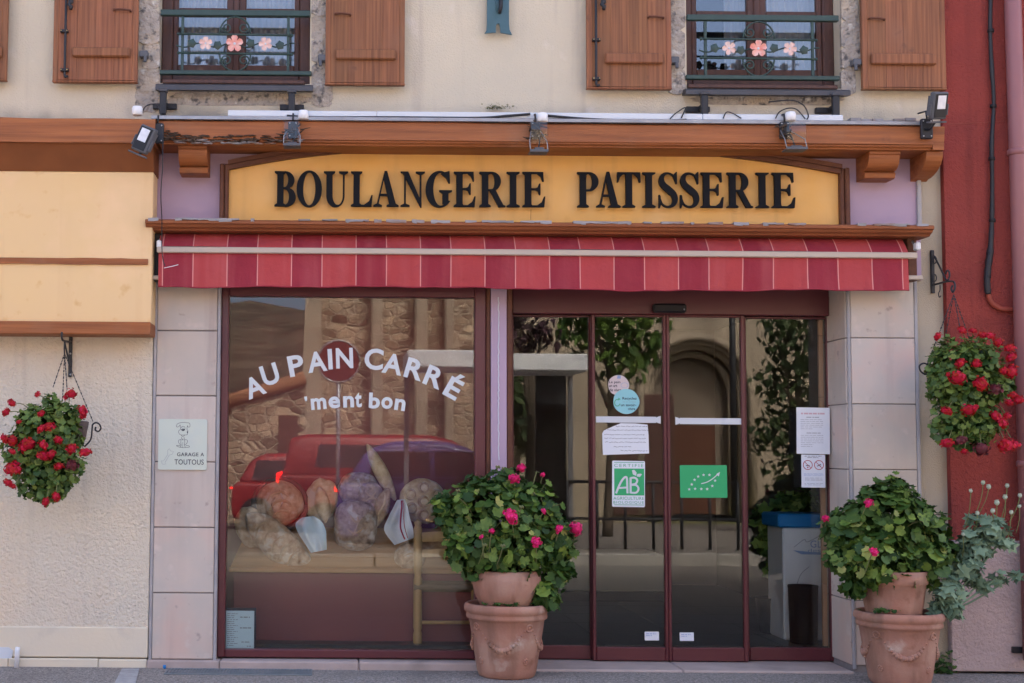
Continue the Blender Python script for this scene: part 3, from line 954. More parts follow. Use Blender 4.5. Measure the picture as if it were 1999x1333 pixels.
YBM = -0.28
bx0 = P(308, 260, YBM).x
bx1 = P(1822, 262, YBM).x
zb1 = P(1060, 239, YBM).z
zb0 = P(1060, 276, YBM).z
beam = wobble_beam(MB(), bx0, bx1, YBM, YU - .002, zb0, zb1, 3, 0.003).build('beam', 'wood', bak)
zmo = P(1060, 287, YBM + .02).z
MB().profx([(YBM + .012, zb0 - .001), (YBM + .010, zb0 - .012), (YBM + .03, zb0 - .022), (YBM + .032, zmo + .004), (YBM + .05, zmo), (0.015, zmo), (0.015, zb0 - .001)], bx0 + .004, bx1 - .004).build('moulding', 'wood', beam)
# right end of the beam with its own return bracket
ex0, ex1 = bx1 - .0, P(1842, 260, YBM).x
MB().prism([(bx1 + .001, zb0 - .03), (P(1833, 262, -.2).x, zb0 - .03), (P(1836, 262, -.2).x, zb1 - .002), (bx1 + .001, zb1 - .002)], YBM + .015, YU - .003).build('beam_end', 'wood', beam)
pr = [(0.02, zmo - .10)] + [(-.24 + .24 * math.sin(t * PI / 2 / 8) * .95 * 0 - .0 + .23 * (1 - math.cos(t * PI / 2 / 8)), zmo - .01 - .13 * math.sin(t * PI / 2 / 8)) for t in range(9)]
pr = [(0.018, zmo - .002)] + [(-.235, zmo - .002)] + pr[1:] + [(0.018, zmo - .15)]
MB().profx(pr, P(1797, 300, -.15).x, P(1829, 300, -.15).x).build('end_corbel', 'wood', beam)


def corbel(x0p, x1p, y0p, y1p):
    Y = -0.21
    x0, x1, z0, z1 = RC(x0p, y0p, x1p, y1p, Y)
    z1 = zmo - .002
    m = MB()
    h = z1 - z0
    prof = [(0.018, z1), (Y - .012, z1), (Y - .012, z1 - .10 * h), (Y, z1 - .13 * h)]
    for t in range(1, 9):
        a = t / 8 * PI / 2
        prof.append((Y + .10 * (1 - math.cos(a)), z1 - .13 * h - .58 * h * math.sin(a)))
    prof += [(Y + .085, z1 - .74 * h), (Y + .075, z1 - .80 * h), (Y + .085, z0 + .03 * h), (Y + .10, z0), (0.018, z0)]
    m.profx(prof, x0, x1)
    m.build('corbel', 'wood', beam)


corbel(348, 404, 280, 333)
corbel(1697, 1757, 287, 343)

# zinc flashing over the beam
MB().profx([(YBM - .012, zb1 + .002), (YBM - .012, zb1 + .022), (YBM + .005, zb1 + .028), (YU - .004, zb1 + .034), (YU - .004, zb1 + .004)], P(296, 232, YBM).x, P(1800, 232, YBM).x).build('flashing', 'galv', beam)
r_ = random.Random(11)
m = MB()
for i in range(7):      # lifted strip of flashing at the right end
    x = P(1655, 224, -.15).x + i * .07
    m.box(x, x + .068, -.2 + r_.uniform(-.01, .01), -.05, zb1 + .036 + r_.uniform(0, .012), zb1 + .048 + r_.uniform(0, .02))
m.build('loose_flashing', 'flash', beam)
# rotten, peeling bits on the beam
r_ = random.Random(21)
m = MB()
for i in range(90):
    t = r_.random()
    xp = 316 + 240 * t ** 1.4
    yp = 268 + r_.uniform(-4, 9) - (1 - t) ** 5 * 24 * r_.random()
    q = P(xp, yp, YBM - .006)
    a = r_.uniform(.008, .05)
    m.prism([(q.x - a, q.z + r_.uniform(-.003, .003)), (q.x - a * r_.uniform(-.3, .4), q.z - r_.uniform(.001, .005)), (q.x + a, q.z + r_.uniform(-.003, .003)), (q.x + a * r_.uniform(-.4, .4), q.z + r_.uniform(.001, .006))], YBM - .007 - r_.random() * .008, YBM + .012)
m.build('peeling_splinters', 'rust', beam, kind='stuff')
m = MB()
for i in range(60):
    xp = 330 + 260 * r_.random()
    q = P(xp, 274 + r_.uniform(-2, 6), YBM - .008)
    a = r_.uniform(.008, .04)
    m.prism([(q.x - a, q.z + r_.uniform(-.002, .002)), (q.x + r_.uniform(-.5, .5) * a, q.z - r_.uniform(.001, .005)), (q.x + a, q.z + r_.uniform(-.002, .002)), (q.x + r_.uniform(-.5, .5) * a, q.z + r_.uniform(.001, .004))], YBM - .004 - r_.random() * .006, YBM + .02)
m.build('peeling_paint', 'flash', beam, kind='stuff')

# grime washed onto the wall where rain splashes off the ledge
nt_ = M['cream'].node_tree
geo_ = nt_.nodes.new('ShaderNodeNewGeometry')
sep_ = nt_.nodes.new('ShaderNodeSeparateXYZ')
nt_.links.new(geo_.outputs['Position'], sep_.inputs[0])
hz_ = nt_.nodes.new('ShaderNodeMapRange')
hz_.inputs['From Min'].default_value = zb1 + .20
hz_.inputs['From Max'].default_value = zb1 + .06
nt_.links.new(sep_.outputs['Z'], hz_.inputs['Value'])
no_ = nt_.nodes.new('ShaderNodeTexNoise')
no_.inputs['Scale'].default_value = 2.6
no_.inputs['Detail'].default_value = 8.0
nt_.links.new(geo_.outputs['Position'], no_.inputs['Vector'])
nr_ = nt_.nodes.new('ShaderNodeMapRange')
nr_.inputs['From Min'].default_value = .42
nr_.inputs['From Max'].default_value = .66
nt_.links.new(no_.outputs['Fac'], nr_.inputs['Value'])
mu_ = nt_.nodes.new('ShaderNodeMath')
mu_.operation = 'MULTIPLY'
nt_.links.new(hz_.outputs[0], mu_.inputs[0])
nt_.links.new(nr_.outputs[0], mu_.inputs[1])
mx_ = nt_.nodes.new('ShaderNodeMix')
mx_.data_type = 'RGBA'
mx_.inputs[7].default_value = (0.17, 0.165, 0.15, 1)
bs_ = nt_.nodes['Principled BSDF'].inputs['Base Color']
nt_.links.new(bs_.links[0].from_socket, mx_.inputs[6])
nt_.links.new(mu_.outputs[0], mx_.inputs[0])
nt_.links.new(mx_.outputs[2], bs_)

# cornice shelf under the sign
YC = -0.245
cz1, cz0 = P(1050, 433, YC).z, P(1050, 452, YC).z
cx0, cx1 = P(283, 440, YC).x, P(1824, 446, YC).x
h = cz1 - cz0
corn = MB().profx([(0.0, cz0), (YC + .07, cz0), (YC + .06, cz0 + .15 * h), (YC + .03, cz0 + .3 * h), (YC + .018, cz0 + .52 * h), (YC, cz0 + .6 * h), (YC - .002, cz1 - .01), (YC + .012, cz1), (0.0, cz1 + .03)], cx0, cx1).build('cornice', 'peel', bak)
r_ = random.Random(33)
m = MB()
x = cx0 + .02
while x < cx1 - .06:      # cracked grey paint along the top edge of the cornice
    w = r_.uniform(.02, .10)
    if r_.random() < .68:
        d = r_.uniform(.003, .016)
        zz = cz1 - d
        m.prism([(x, zz + r_.uniform(-.003, .004)), (x + w * .5, zz - r_.uniform(-.003, .004)), (x + w, zz + r_.uniform(-.003, .003)), (x + w, cz1 + .004 + r_.uniform(0, .005)), (x, cz1 + .004 + r_.uniform(0, .005))], YC - .005 - r_.random() * .003, YC + .06)
    x += w * r_.uniform(.8, 1.05)
m.build('peeling_paint', 'flash', corn, kind='stuff')

# ------------------------------------------------------------------ shop window
wx0, wx1, wz0, wz1 = RC(431, 572, 948, 1285, YV)
wx0 = xlr + .001
gx0, gx1, gz0, gz1 = RC(443, 580, 926, 1268, YV + .03)
gx0 = P(443.5, 930, YV + .03).x
zhd = P(700, 515, YV).z
shopwin = link('shop_window', None, bak)
MB().bbox(wx0, gx0, YV, YV + .09, wz0, zhd, .006).build('jamb', 'frame', shopwin)
MB().bbox(gx1, P(949, 900, YV).x, YV, YV + .09, wz0, zhd, .006).build('jamb', 'frame', shopwin)
MB().bbox(gx0, gx1, YV + .002, YV + .09, wz0, gz0, .006).build('bottom_rail', 'frame', shopwin)
MB().bbox(gx0, gx1, YV + .002, YV + .09, gz1, zhd, .006).build('top_rail', 'frame', shopwin)
MB().box(gx0 - .01, gx1 + .01, YV + .045, YV + .051, gz0 - .01, gz1 + .01).build('pane', 'glass', shopwin)
# post between window and door, with its brown strips
px0, px1, pz0, pz1 = RC(958.5, 560, 989.5, 1290, YV - .03)
post = MB().bbox(px0, px1, YV - .03, YW + .1, zsw, zhd, .004).build('post', 'lilac', bak)
MB().bbox(P(949, 900, YV).x + .001, px0 - .001, YV - .016, YV + .08, zsw, zhd, .006).build('strip', 'wooddark', post)
MB().bbox(px1 + .001, P(1000.5, 900, YV).x - .001, YV - .016, YW + .08, zsw, zhd, .006).build('strip', 'wooddark', post)
r_ = random.Random(4)
m = MB()
zz = P(972, 580, YV - .03).z
xx = (px0 + px1) / 2 - .003
pts = []
while zz > P(972, 900, YV).z:
    pts.append((xx + r_.uniform(-.003, .003), YV - .0325 + r_.uniform(-.0012, .0008), zz))
    zz -= r_.uniform(.012, .03)
m.tube(pts, .0035, 5).build('sealant_bead', 'vinyl', post)

# ------------------------------------------------------------------ automatic door
dx0, dx1, _, _ = RC(1000.5, 572, 1627, 1290, YW)
zhd = P(700, 515, YW).z
dhead = P(1300, 614, YW).z
zsill = zs1
MB().bbox(dx0, xr0 - .019, YW + .0, YW + .1, dhead, zhd, .006).build('door_header', 'frame', bak)
s0 = P(1276, 592, YW - .06)
s1 = P(1341, 610, YW - .06)
sen = MB().bbox(s0.x, s1.x, YW - .06, YW - .001, s1.z, s0.z, .012).build('motion_sensor', 'black', bak)
MB().ball((s1.x - .018, YW - .06, s1.z + .022), .006, 8, 6).build('sensor_eye', 'inkgrey', sen)


def leaf(x0p, x1p, yl, name, lw, rw, bot, top, Y, pane_w=None):
    x0, x1 = P(x0p, 950, Y).x, P(x1p, 950, Y).x
    z0 = zsill + .004
    m = MB()
    a, b = lw * PX(Y), rw * PX(Y)
    zt = dhead - .003
    m.bbox(x0, x0 + a, Y, Y + .045, z0, zt, .005).bbox(x1 - b, x1, Y, Y + .045, z0, zt, .005)
    m.bbox(x0 + a, x1 - b, Y + .0015, Y + .045, z0, z0 + bot * PX(Y), .005)
    m.bbox(x0 + a, x1 - b, Y + .0015, Y + .045, zt - top * PX(Y), zt, .004)
    o = m.build(name, 'frame', bak)
    MB().box(x0 + a - .006, x1 - b + .006, Y + .02, Y + .026, z0 + .03, zt - .01).build('pane', 'glass', o)
    return o


YL = YW + .0
YS = YW + .055
side_l = leaf(1000.5, 1158, 0, 'side_light', 2, 6, 26, 4, YS)
leaf_l = leaf(1156, 1303, 0, 'door_leaf', 7, 6, 26, 4, YL)
leaf_r = leaf(1303.6, 1458, 0, 'door_leaf', 6, 8, 26, 4, YL)
side_r = leaf(1455, 1626, 0, 'side_light', 5, 8, 25, 4, YS)
MB().box(P(1303, 900, YL).x - .003, P(1303.6, 900, YL).x + .004, YL + .012, YL + .03, zsill, dhead).build('rubber_seal', 'black', leaf_l)
# safety bands across the glass with their arrow ends
for (lf, x0p, x1p, ya, yb, ar) in ((leaf_l, 1163.5, 1281, 813, 825, 1), (leaf_r, 1327, 1450, 816, 828, -1)):
    a, b, c, d = RC(x0p, ya, x1p, yb, YL + .018)
    MB().box(a, b, YL + .0165, YL + .0185, c, d).build('safety_band', 'vinyl', lf)
    e = (d - c)
    xx = b + .010 if ar > 0 else a - .010
    t = MB()
    t.prism([(xx, c), (xx - ar * .035, (c + d) / 2), (xx, d), (xx + ar * .020, d + .006), (xx + ar * .020, c - .006)], YL + .0150, YL + .0162)
    t.build('safety_band', 'vinyl', lf)
# ochre tiled pier just inside the door on the right
a, b = P(1600, 950, .5).x, XR - .02
m = thing('inner_pier', 'ochre tiled pier seen just inside the right side light', 'pier', ((a + b) / 2, .6, ZF))
zz = ZF
i = 0
while zz < zhd:
    MB().bbox(a, b, 0.47, .50, zz, zz + .42, .002).build('tile', 'orange', m)
    zz += .4225


# ================================================================== NEIGHBOUR ON THE LEFT
nb = thing('yellow_fronted_house', 'house front on the left with yellow fascia board and cream roughcast wall', 'house', (XL - 1.5, 0.2, GZ))
XN = -9.0
xe = XL - 0.004
zb_a = P(150, 652, -.2).z
zpl = P(150, 1224, 0).z
holed(MB(), XN, xe, zpl, P(150, 330, -.2).z, 0.004, .45, []).build('roughcast_wall', 'roughcast', nb)
m = MB()
n = 40
for i in range(n):      # smooth plinth with a slightly uneven top line
    xa, xb_ = XN + (xe - XN) * i / n, XN + (xe - XN) * (i + 1) / n
m.bbox(XN, xe, -0.010, .44, GZ + .06, zpl + .002, .006)
m.build('plinth', 'plinth', nb)
r_ = random.Random(9)
x = XN + 5
m = MB()
while x < xe - .05:
    w = min(r_.uniform(.3, .75), xe - x)
    MB().bbox(x, x + w - .003, -.018 - r_.uniform(0, .006), .4, GZ - .05, GZ + .056 - r_.uniform(0, .006), .006).build('base_slab', 'plinth', nb)
    x += w
YY = -0.20
fx1 = P(297, 500, YY).x
z_a, z_b, z_c, z_d, z_e = (P(150, y, YY).z for y in (334, 504, 516, 628, 653))
fas = MB().bbox(XN, fx1, YY, .003, z_e + .02, z_a, .006).build('fascia_board', 'yellow', nb)
r_ = random.Random(3)
pts_t, pts_b = [], []
xs_ = [XN + (fx1 - .025 - XN) * i / 90 for i in range(91)]
m = MB()
m.prism([(x, z_c + r_.uniform(-.002, .002)) for x in xs_] + [(x, z_b + r_.uniform(-.003, .002)) for x in xs_[::-1]], YY - .012, YY - .0008)
m.build('painted_strip', 'wood', fas)
MB().bbox(XN, fx1 + .002, YY - .03, .003, z_e, z_d, .006).build('bottom_board', 'wood', nb)
# sloping soffit board and the beam above
z_s = P(150, 278, -.32).z
MB().add([(XN, -.30, z_s), (fx1 + .004, -.30, z_s), (fx1 + .004, YY - .004, z_a - .002), (XN, YY - .004, z_a - .002), (XN, .1, z_s + .02), (fx1 + .004, .1, z_s + .02), (fx1 + .004, .1, z_a - .002), (XN, .1, z_a - .002)],
         [(3, 2, 1, 0), (0, 1, 5, 4), (1, 2, 6, 5), (2, 3, 7, 6), (3, 0, 4, 7), (4, 5, 6, 7)]).build('soffit_board', 'soffit', nb)
wobble_beam(MB(), XN, P(303, 250, -.32).x, -.33, YU - .003, P(150, 277, -.33).z, P(150, 228, -.33).z, 8, .006, 120).build('beam', 'wood', nb)
holed(MB(), XN, xw0 - .002, P(150, 240, 0).z, ZTOP - .3, YU + .002, .45, []).build('upper_wall', 'cream', nb)
MB().box(XN, xe, .46, 7.9, GZ - .1, GZ + 3.9).build('house_body', 'cream', nb)
MB().box(XN, xw0 - .01, .46, 7.9, GZ + 3.9, ZTOP - .3).build('house_body', 'cream', nb)
MB().profx([(-.4, ZTOP - .29), (8.6, ZTOP - .29), (4.2, ZTOP + 1.6)], XN, xw0 - .01).build('roof', 'rooftile', nb)
# white patch and the pipe stub at the foot of the wall
q = P(10, 1273, -.02)
MB().prism([(q.x - .4, q.z - .05), (q.x + .04, q.z - .04), (q.x + .05, q.z + .01), (q.x + .02, q.z + .03), (q.x - .4, q.z + .04)], -.014, -.0102).build('paint_patch', 'vinyl', nb)
q = P(32, 1306, -.06)
vp = MB().tube([(q.x, -.05, GZ), (q.x, -.05, GZ + .10), (q.x + .004, -.05, GZ + .128)], .0155, 14).build('vent_pipe', 'white', None, True, 'short white pipe stub standing at the foot of the roughcast wall', 'pipe')

# ================================================================== RED HOUSE ON THE RIGHT
rd = thing('red_house', 'red rendered house wall on the right with pale pink roughcast base', 'house', (XB + 1.5, .2, GZ))
zpk = P(1930, 1055, 0).z
holed(MB(), XB + .001, 10, zpk, ZTOP + .4, 0.0, .45, []).build('red_wall', 'redwall', rd)
MB().bbox(P(1856, 1200, 0).x, 10, -.006, .44, GZ + .015, zpk, .005).build('pink_base', 'pinkplinth', rd)
MB().box(XB + .001, 10, .46, 8, GZ - .1, ZTOP + .4).build('house_body', 'cream', rd)
MB().profx([(-.4, ZTOP + .41), (8.6, ZTOP + .41), (4.2, ZTOP + 2.4)], XB + .001, 10).build('roof', 'rooftile', rd)
# repair line on the render
for (pts) in ([(1960, 0), (1965, 100), (1967, 200), (1966, 236), (1900, 240), (1850, 242)],):
    MB().tube([P(x, y, -.001) for x, y in pts], .002, 5).build('repair_line', 'redpipe', rd)
m = MB()
m.tube([P(1912 + 30 * math.cos(t / 16 * 2 * PI), 482 + 30 * math.sin(t / 16 * 2 * PI), -.001) for t in range(2, 17)], .0015, 5)
m.build('repair_line', 'redpipe', rd)

dp = thing('drainpipe', 'pinkish red drainpipe running down the red wall at right edge', 'drainpipe', (P(1990, 600, -.1).x + .04, -.08, GZ))
px_ = P(1978, 600, -.08).x + .055
MB().tube([(px_ - .02, -.08, ZTOP), (px_, -.08, P(1980, 310, -.1).z), (px_ + .005, -.08, GZ + .1)], .052, 20).build('pipe', 'pipe', dp, True)
for y in (297, 905):
    q = P(1985, y, -.08)
    MB().lathe([(.052, -.02), (.060, -.016), (.060, .012), (.053, .02)], (px_ - (.004 if y < 400 else -.002), -.08, q.z), 20).build('collar', 'pipe', dp, True)
q = P(1990, 1270, -.05)
MB().bbox(q.x - .03, q.x + .08, -.03, 0, q.z - .02, q.z + .02, .004).build('clamp', 'iron', dp)

cab = thing('wall_cable', 'thick black cable bundle hanging down the red wall beside the drainpipe', 'cable', P(1930, 590, -.03))
pts = [P(x, y, -.032) for x, y in ((1934, -120), (1934, -20), (1933, 60), (1936, 130), (1940, 200), (1936, 280), (1937, 360), (1936, 440), (1933, 490), (1929, 520), (1927, 550), (1929, 574))]
rr = [.013, .013, .013, .013, .013, .014, .014, .015, .020, .020, .019, .015]
sl = smoothline(pts, 5)
r_ = random.Random(2)
rads = [rr[min(i // 5, 11)] * r_.uniform(.9, 1.15) for i in range(len(sl))]
MB().tube(sl, rads, 10).build('cable', 'iron', cab, True)
for (x, y) in ((1934, 60), (1939, 207), (1936, 310), (1937, 430), (1932, 495), (1928, 540)):
    q = P(x, y, -.032)
    MB().lathe([(.018, -.012), (.021, -.010), (.021, .010), (.018, .012)], q, 12).build('cable_tie', 'black', cab, True)
MB().tube(smoothline([P(x, y, -.02) for x, y in ((1929, 572), (1934, 588), (1948, 600), (1970, 604), (2060, 606))], 6), .017, 12).build('conduit', 'redpipe', None, True, 'curved red painted conduit leaving the lower end of the black cable', 'conduit')

# ================================================================== SIGN OVER THE SHOP
sign = thing('shop_sign', 'long yellow arched sign board with raised black serif letters and brown frame', 'sign', P(1040, 432, -.02))
YSG = -0.005
ARC = [(446, 332), (520, 318), (600, 306), (700, 297), (800, 291.5), (900, 288.5), (1040, 287.5), (1150, 289.5), (1260, 294), (1370, 302), (1470, 313), (1560, 326), (1639, 340)]
arc = [P(x, y, YSG) for x, y in ARC]
zsb = P(1040, 434, YSG).z
top = smoothline(arc, 4)
MB().prism([(top[0].x, zsb)] + [(top[-1].x, zsb)] + [(p.x, p.z) for p in top[::-1]], YSG, .0195).build('panel', 'signyellow', sign)
q = P(1036, 420, YSG)
MB().tube([(q.x, YSG, q.z - .03), (q.x + .002, YSG, q.z + .04)], .0016, 4).build('joint', 'wooddark', sign)
# frame: arch strip in two steps and the side posts
def arch_strip(off0, off1, ya, yb, name):
    lo = [(p.x, p.z + off0 * PX(0)) for p in top]
    hi = [(p.x, p.z + off1 * PX(0)) for p in top]
    n = len(lo)
    vs = [(a, ya, b) for a, b in lo] + [(a, ya, b) for a, b in hi] + [(a, yb, b) for a, b in lo] + [(a, yb, b) for a, b in hi]
    fs = []
    for i in range(n - 1):
        fs += [(i, i + 1, n + i + 1, n + i), (2 * n + i, 3 * n + i, 3 * n + i + 1, 2 * n + i + 1), (i, 2 * n + i, 2 * n + i + 1, i + 1), (n + i, n + i + 1, 3 * n + i + 1, 3 * n + i)]
    MB().add(vs, fs).build(name, 'wooddark', sign)


arch_strip(-1, 8, -.045, .018, 'arch_moulding')
arch_strip(8.2, 17, -.058, .018, 'arch_moulding')
for (x0, x1, yt, s_) in ((429, 446, 330, 1), (1640, 1658, 338, -1)):
    a, b = P(x0, 380, -.04).x, P(x1, 380, -.04).x
    zt = P((x0 + x1) / 2, yt - 10, -.04).z
    mid = (a + b) / 2
    MB().bbox(a, mid - .0003, (-.058 if s_ > 0 else -.045), .018, cz1 + .01, zt, .006).build('side_moulding', 'wooddark', sign)
    MB().bbox(mid + .0003, b, (-.045 if s_ > 0 else -.058), .018, cz1 + .01, zt, .006).build('side_moulding', 'wooddark', sign)


# raised serif capitals, drawn stroke by stroke on a 70-high grid
class Glyph:
    def __init__(s, w):
        s.w = w
        s.pieces = []

    def poly(s, *p):
        s.pieces.append(('p', p))

    def stroke(s, pts, ws):
        s.pieces.append(('s', pts, ws))

    def stem(s, x0, x1, z0=0, z1=70, top=True, bot=True, sr=5, sl=5):
        s.poly((x0, z0), (x1, z0), (x1, z1), (x0, z1))
        if bot:
            s.serif(x0 - sl, x1 + sr, z0, 1, x0, x1)
        if top:
            s.serif(x0 - sl, x1 + sr, z1, -1, x0, x1)

    def serif(s, x0, x1, z, d, a, b):
        s.poly((x0, z), (x1, z), (x1, z + d * 2.6), (b, z + d * 6.0), (a, z + d * 6.0), (x0, z + d * 2.6))

    def bowl(s, cx, cz, rxo, rzo, rxi, rzi, a0, a1, n=22):
        for i in range(n):
            t0, t1 = R(a0 + (a1 - a0) * i / n), R(a0 + (a1 - a0) * (i + 1) / n)
            s.poly((cx + rxi * math.cos(t0), cz + rzi * math.sin(t0)), (cx + rxo * math.cos(t0), cz + rzo * math.sin(t0)), (cx + rxo * math.cos(t1), cz + rzo * math.sin(t1)), (cx + rxi * math.cos(t1), cz + rzi * math.sin(t1)))


def glyph(ch, w):
    g = Glyph(w)
    T = 12.5
    if ch == 'I':
        g.stem(w / 2 - T / 2, w / 2 + T / 2, sr=6.5, sl=6.5)
    elif ch in 'BPR':
        g.stem(6, 6 + T)
        if ch == 'B':
            g.poly((6 + T, 70), (6 + T + 4, 70), (6 + T + 4, 66.5), (6 + T, 66.5))
            g.bowl(w - 22, 52.5, 19, 17.5, 6.5, 14.3, -90, 90)
            g.poly((6 + T, 70), (w - 22, 70), (w - 22, 66.8), (6 + T, 66.8))
            g.poly((6 + T, 38.2), (w - 19, 38.2), (w - 19, 35), (6 + T, 35))
            g.bowl(w - 21, 18.6, 21, 19.6, 7.5, 15.4, -90, 90)
            g.poly((6 + T, 3.2), (w - 21, 3.2), (w - 21, 0), (6 + T, 0))
        else:
            c = w - 19 if ch == 'P' else w - 27
            k = 19 if ch == 'P' else 18.5
            g.bowl(c, 51, k, 19, k - 12.5, 15.6, -90, 90)
            g.poly((6 + T, 70), (c, 70), (c, 66.6), (6 + T, 66.6))
            g.poly((6 + T, 35.4), (c, 35.4), (c, 32), (6 + T, 32))
            if ch == 'R':
                g.poly((6 + T + 2, 34), (6 + T + 14, 34), (w - 4, 4), (w, 2.6), (w, 0), (w - 13, 0))
    elif ch == 'E':
        g.stem(6, 6 + T, sr=2)
        g.poly((6 + T, 70), (w - 4, 70), (w - 4, 66.6), (6 + T, 66.6))
        g.poly((w - 4, 70), (w - 3, 51), (w - 5.5, 51), (w - 9, 61), (w - 16, 66.6), (w - 16, 70))
        g.poly((6 + T, 37.5), (w - 12, 37.5), (w - 12, 34), (6 + T, 34))
        g.poly((w - 12, 47), (w - 9.5, 47), (w - 9.5, 24.5), (w - 12, 24.5), (w - 15, 32), (w - 19, 34), (w - 19, 37.5), (w - 15, 39.5))
        g.poly((6 + T, 3.4), (w - 4, 3.4), (w - 2, 0), (6 + T, 0))
        g.poly((w - 2, 0), (w, 21), (w - 2.4, 21), (w - 7, 10), (w - 16, 3.4), (w - 16, 0))
    elif ch == 'L':
        g.stem(6, 6 + T, sr=5)
        g.poly((6 + T, 3.4), (w - 4, 3.4), (w - 2, 0), (6 + T, 0))
        g.poly((w - 2, 0), (w, 23), (w - 2.4, 23), (w - 7, 11), (w - 17, 3.4), (w - 17, 0))
    elif ch == 'T':
        c = w / 2
        g.stem(c - T / 2, c + T / 2, top=False, sr=6, sl=6)
        g.poly((1, 70), (w - 1, 70), (w - 1, 66.4), (1, 66.4))
        for s_ in (-1, 1):
            e = c + s_ * (w / 2 - .5)
            g.poly((e, 70), (e + s_ * .6, 50), (e - s_ * 2, 50), (e - s_ * 5, 60), (e - s_ * 12, 66.4), (e - s_ * 12, 70))
    elif ch == 'A':
        g.poly((w * .44, 71), (w * .55, 71), (w - 4, 3), (w - 4 - T - 1, 3), (w * .40, 58))
        g.poly((w * .47, 66), (w * .42, 66), (6, 3), (10, 3))
        g.poly((w * .24, 25.5), (w * .68, 25.5), (w * .70, 21.5), (w * .22, 21.5))
        g.serif(0, 17, 0, 1, 6, 10)
        g.serif(w - 23, w + 1, 0, 1, w - 4 - T, w - 5)
    elif ch == 'N':
        g.poly((7, 2), (10.6, 2), (10.6, 66), (7, 66))
        g.serif(0, 18, 0, 1, 7, 10.6)
        g.poly((0, 70), (15, 70), (w - 6.5, 8), (w - 6.5, -1.5), (w - 9, -1.5), (8, 61), (4, 66.8), (0, 67.6))
        g.poly((w - 10.4, 4), (w - 6.7, 4), (w - 6.7, 68), (w - 10.4, 68))
        g.serif(w - 18, w, 70, -1, w - 10.4, w - 6.7)
    elif ch == 'U':
        g.stem(6, 6 + T, 20, 70, bot=False)
        g.poly((w - 10.4, 22), (w - 6.6, 22), (w - 6.6, 68), (w - 10.4, 68))
        g.serif(w - 18, w, 70, -1, w - 10.4, w - 6.6)
        c0, c1 = 6, w - 6.6
        cc, ro = (c0 + c1) / 2, (c1 - c0) / 2
        i0, i1 = 6 + T, w - 10.4
        n = 22
        for i in range(n):
            t0, t1 = PI + PI * i / n, PI + PI * (i + 1) / n
            f = lambda t, a, b, rz: ((a + b) / 2 + (b - a) / 2 * math.cos(t), 22 + rz * math.sin(t))
            g.poly(f(t0, i0, i1, 19), f(t0, c0, c1, 23.5), f(t1, c0, c1, 23.5), f(t1, i0, i1, 19))
    elif ch == 'O':
        g.bowl(w / 2, 35, w / 2, 36.5, w / 2 - 13, 33.2, 0, 360, 44)
    elif ch == 'G':
        c = w * .53
        n = 34
        for i in range(n):
            t0, t1 = R(52 + 268 * i / n), R(52 + 268 * (i + 1) / n)
            f = lambda t, rx, rz, dx=0: (c + dx + rx * math.cos(t), 35 + rz * math.sin(t))
            g.poly(f(t0, w * .53 - 13, 33.2, 2), f(t0, w * .53, 36.5), f(t1, w * .53, 36.5), f(t1, w * .53 - 13, 33.2, 2))
        g.poly((w - 19, 5), (w - 7, 9), (w - 7, 31), (w - 19, 31))
        g.serif(w - 25, w, 33, -1, w - 19, w - 7)
        g.poly((w - 7, 71), (w - 5, 71), (w - 4, 47), (w - 6.5, 47), (w - 12, 58), (w - 22, 66), (w - 16, 68.5))
    elif ch == 'S':
        pts = [(.86, .76), (.76, .91), (.50, .975), (.25, .92), (.17, .77), (.28, .63), (.52, .51), (.77, .38), (.85, .22), (.74, .07), (.46, .022), (.20, .10), (.08, .30)]
        ws = [1.5, 2.6, 3.6, 7.5, 10.5, 12.0, 13.2, 12.0, 10.5, 7.5, 3.6, 2.8, 1.5]
        sp = smoothline([(a * w, b * 70, 0) for a, b in pts], 5)
        sw = [v.x for v in smoothline([(x, 0, 0) for x in ws], 5)]
        g.stroke([(p.x, p.y) for p in sp], sw)
        g.poly((w * .90, 71), (w * .95, 71), (w * .95, 47), (w * .89, 47), (w * .80, 60), (w * .74, 64))
        g.poly((w * .02, -1), (w * .07, -1), (w * .14, 5), (w * .12, 22), (w * .08, 25), (w * .02, 25))
    return g


SIGN = [('B', 535, 578), ('O', 579, 629), ('U', 631, 680), ('L', 684, 728), ('A', 729, 778), ('N', 782, 830), ('G', 831, 883), ('E', 885, 929), ('R', 935, 987), ('I', 989, 1015), ('E', 1019, 1065),
        ('P', 1126, 1169), ('A', 1164, 1211), ('T', 1205, 1251), ('I', 1253, 1281), ('S', 1285, 1324), ('S', 1327, 1366), ('E', 1367, 1413), ('R', 1418, 1470), ('I', 1474, 1503), ('E', 1506, 1553)]
for (ch, x0, x1) in SIGN:
    sc = PX(-.05)
    g = glyph(ch, float(x1 - x0))
    base = P((x0 + x1) / 2, 402.5 + (x0 - 535) / 1017 * 3.2, -.05)
    ox = P(x0, 370, -.05).x
    m = MB()
    for i, pc in enumerate(g.pieces):
        d = -.054 - .00004 * i
        if pc[0] == 'p':
            pp = [(ox + a * sc, base.z + b * sc) for a, b in pc[1]]
            ar = sum(pp[k][0] * pp[(k + 1) % len(pp)][1] - pp[(k + 1) % len(pp)][0] * pp[k][1] for k in range(len(pp)))
            m.prism(pp if ar > 0 else pp[::-1], d, -.030 + .00003 * i)
        else:
            m.strip2([(ox + a * sc, base.z + b * sc) for a, b in pc[1]], [w_ * sc for w_ in pc[2]], d, -.030)
    m.build('letter', 'letter', sign)
for (x, y) in ((600, 370), (900, 350), (1300, 350), (1480, 370)):
    pass

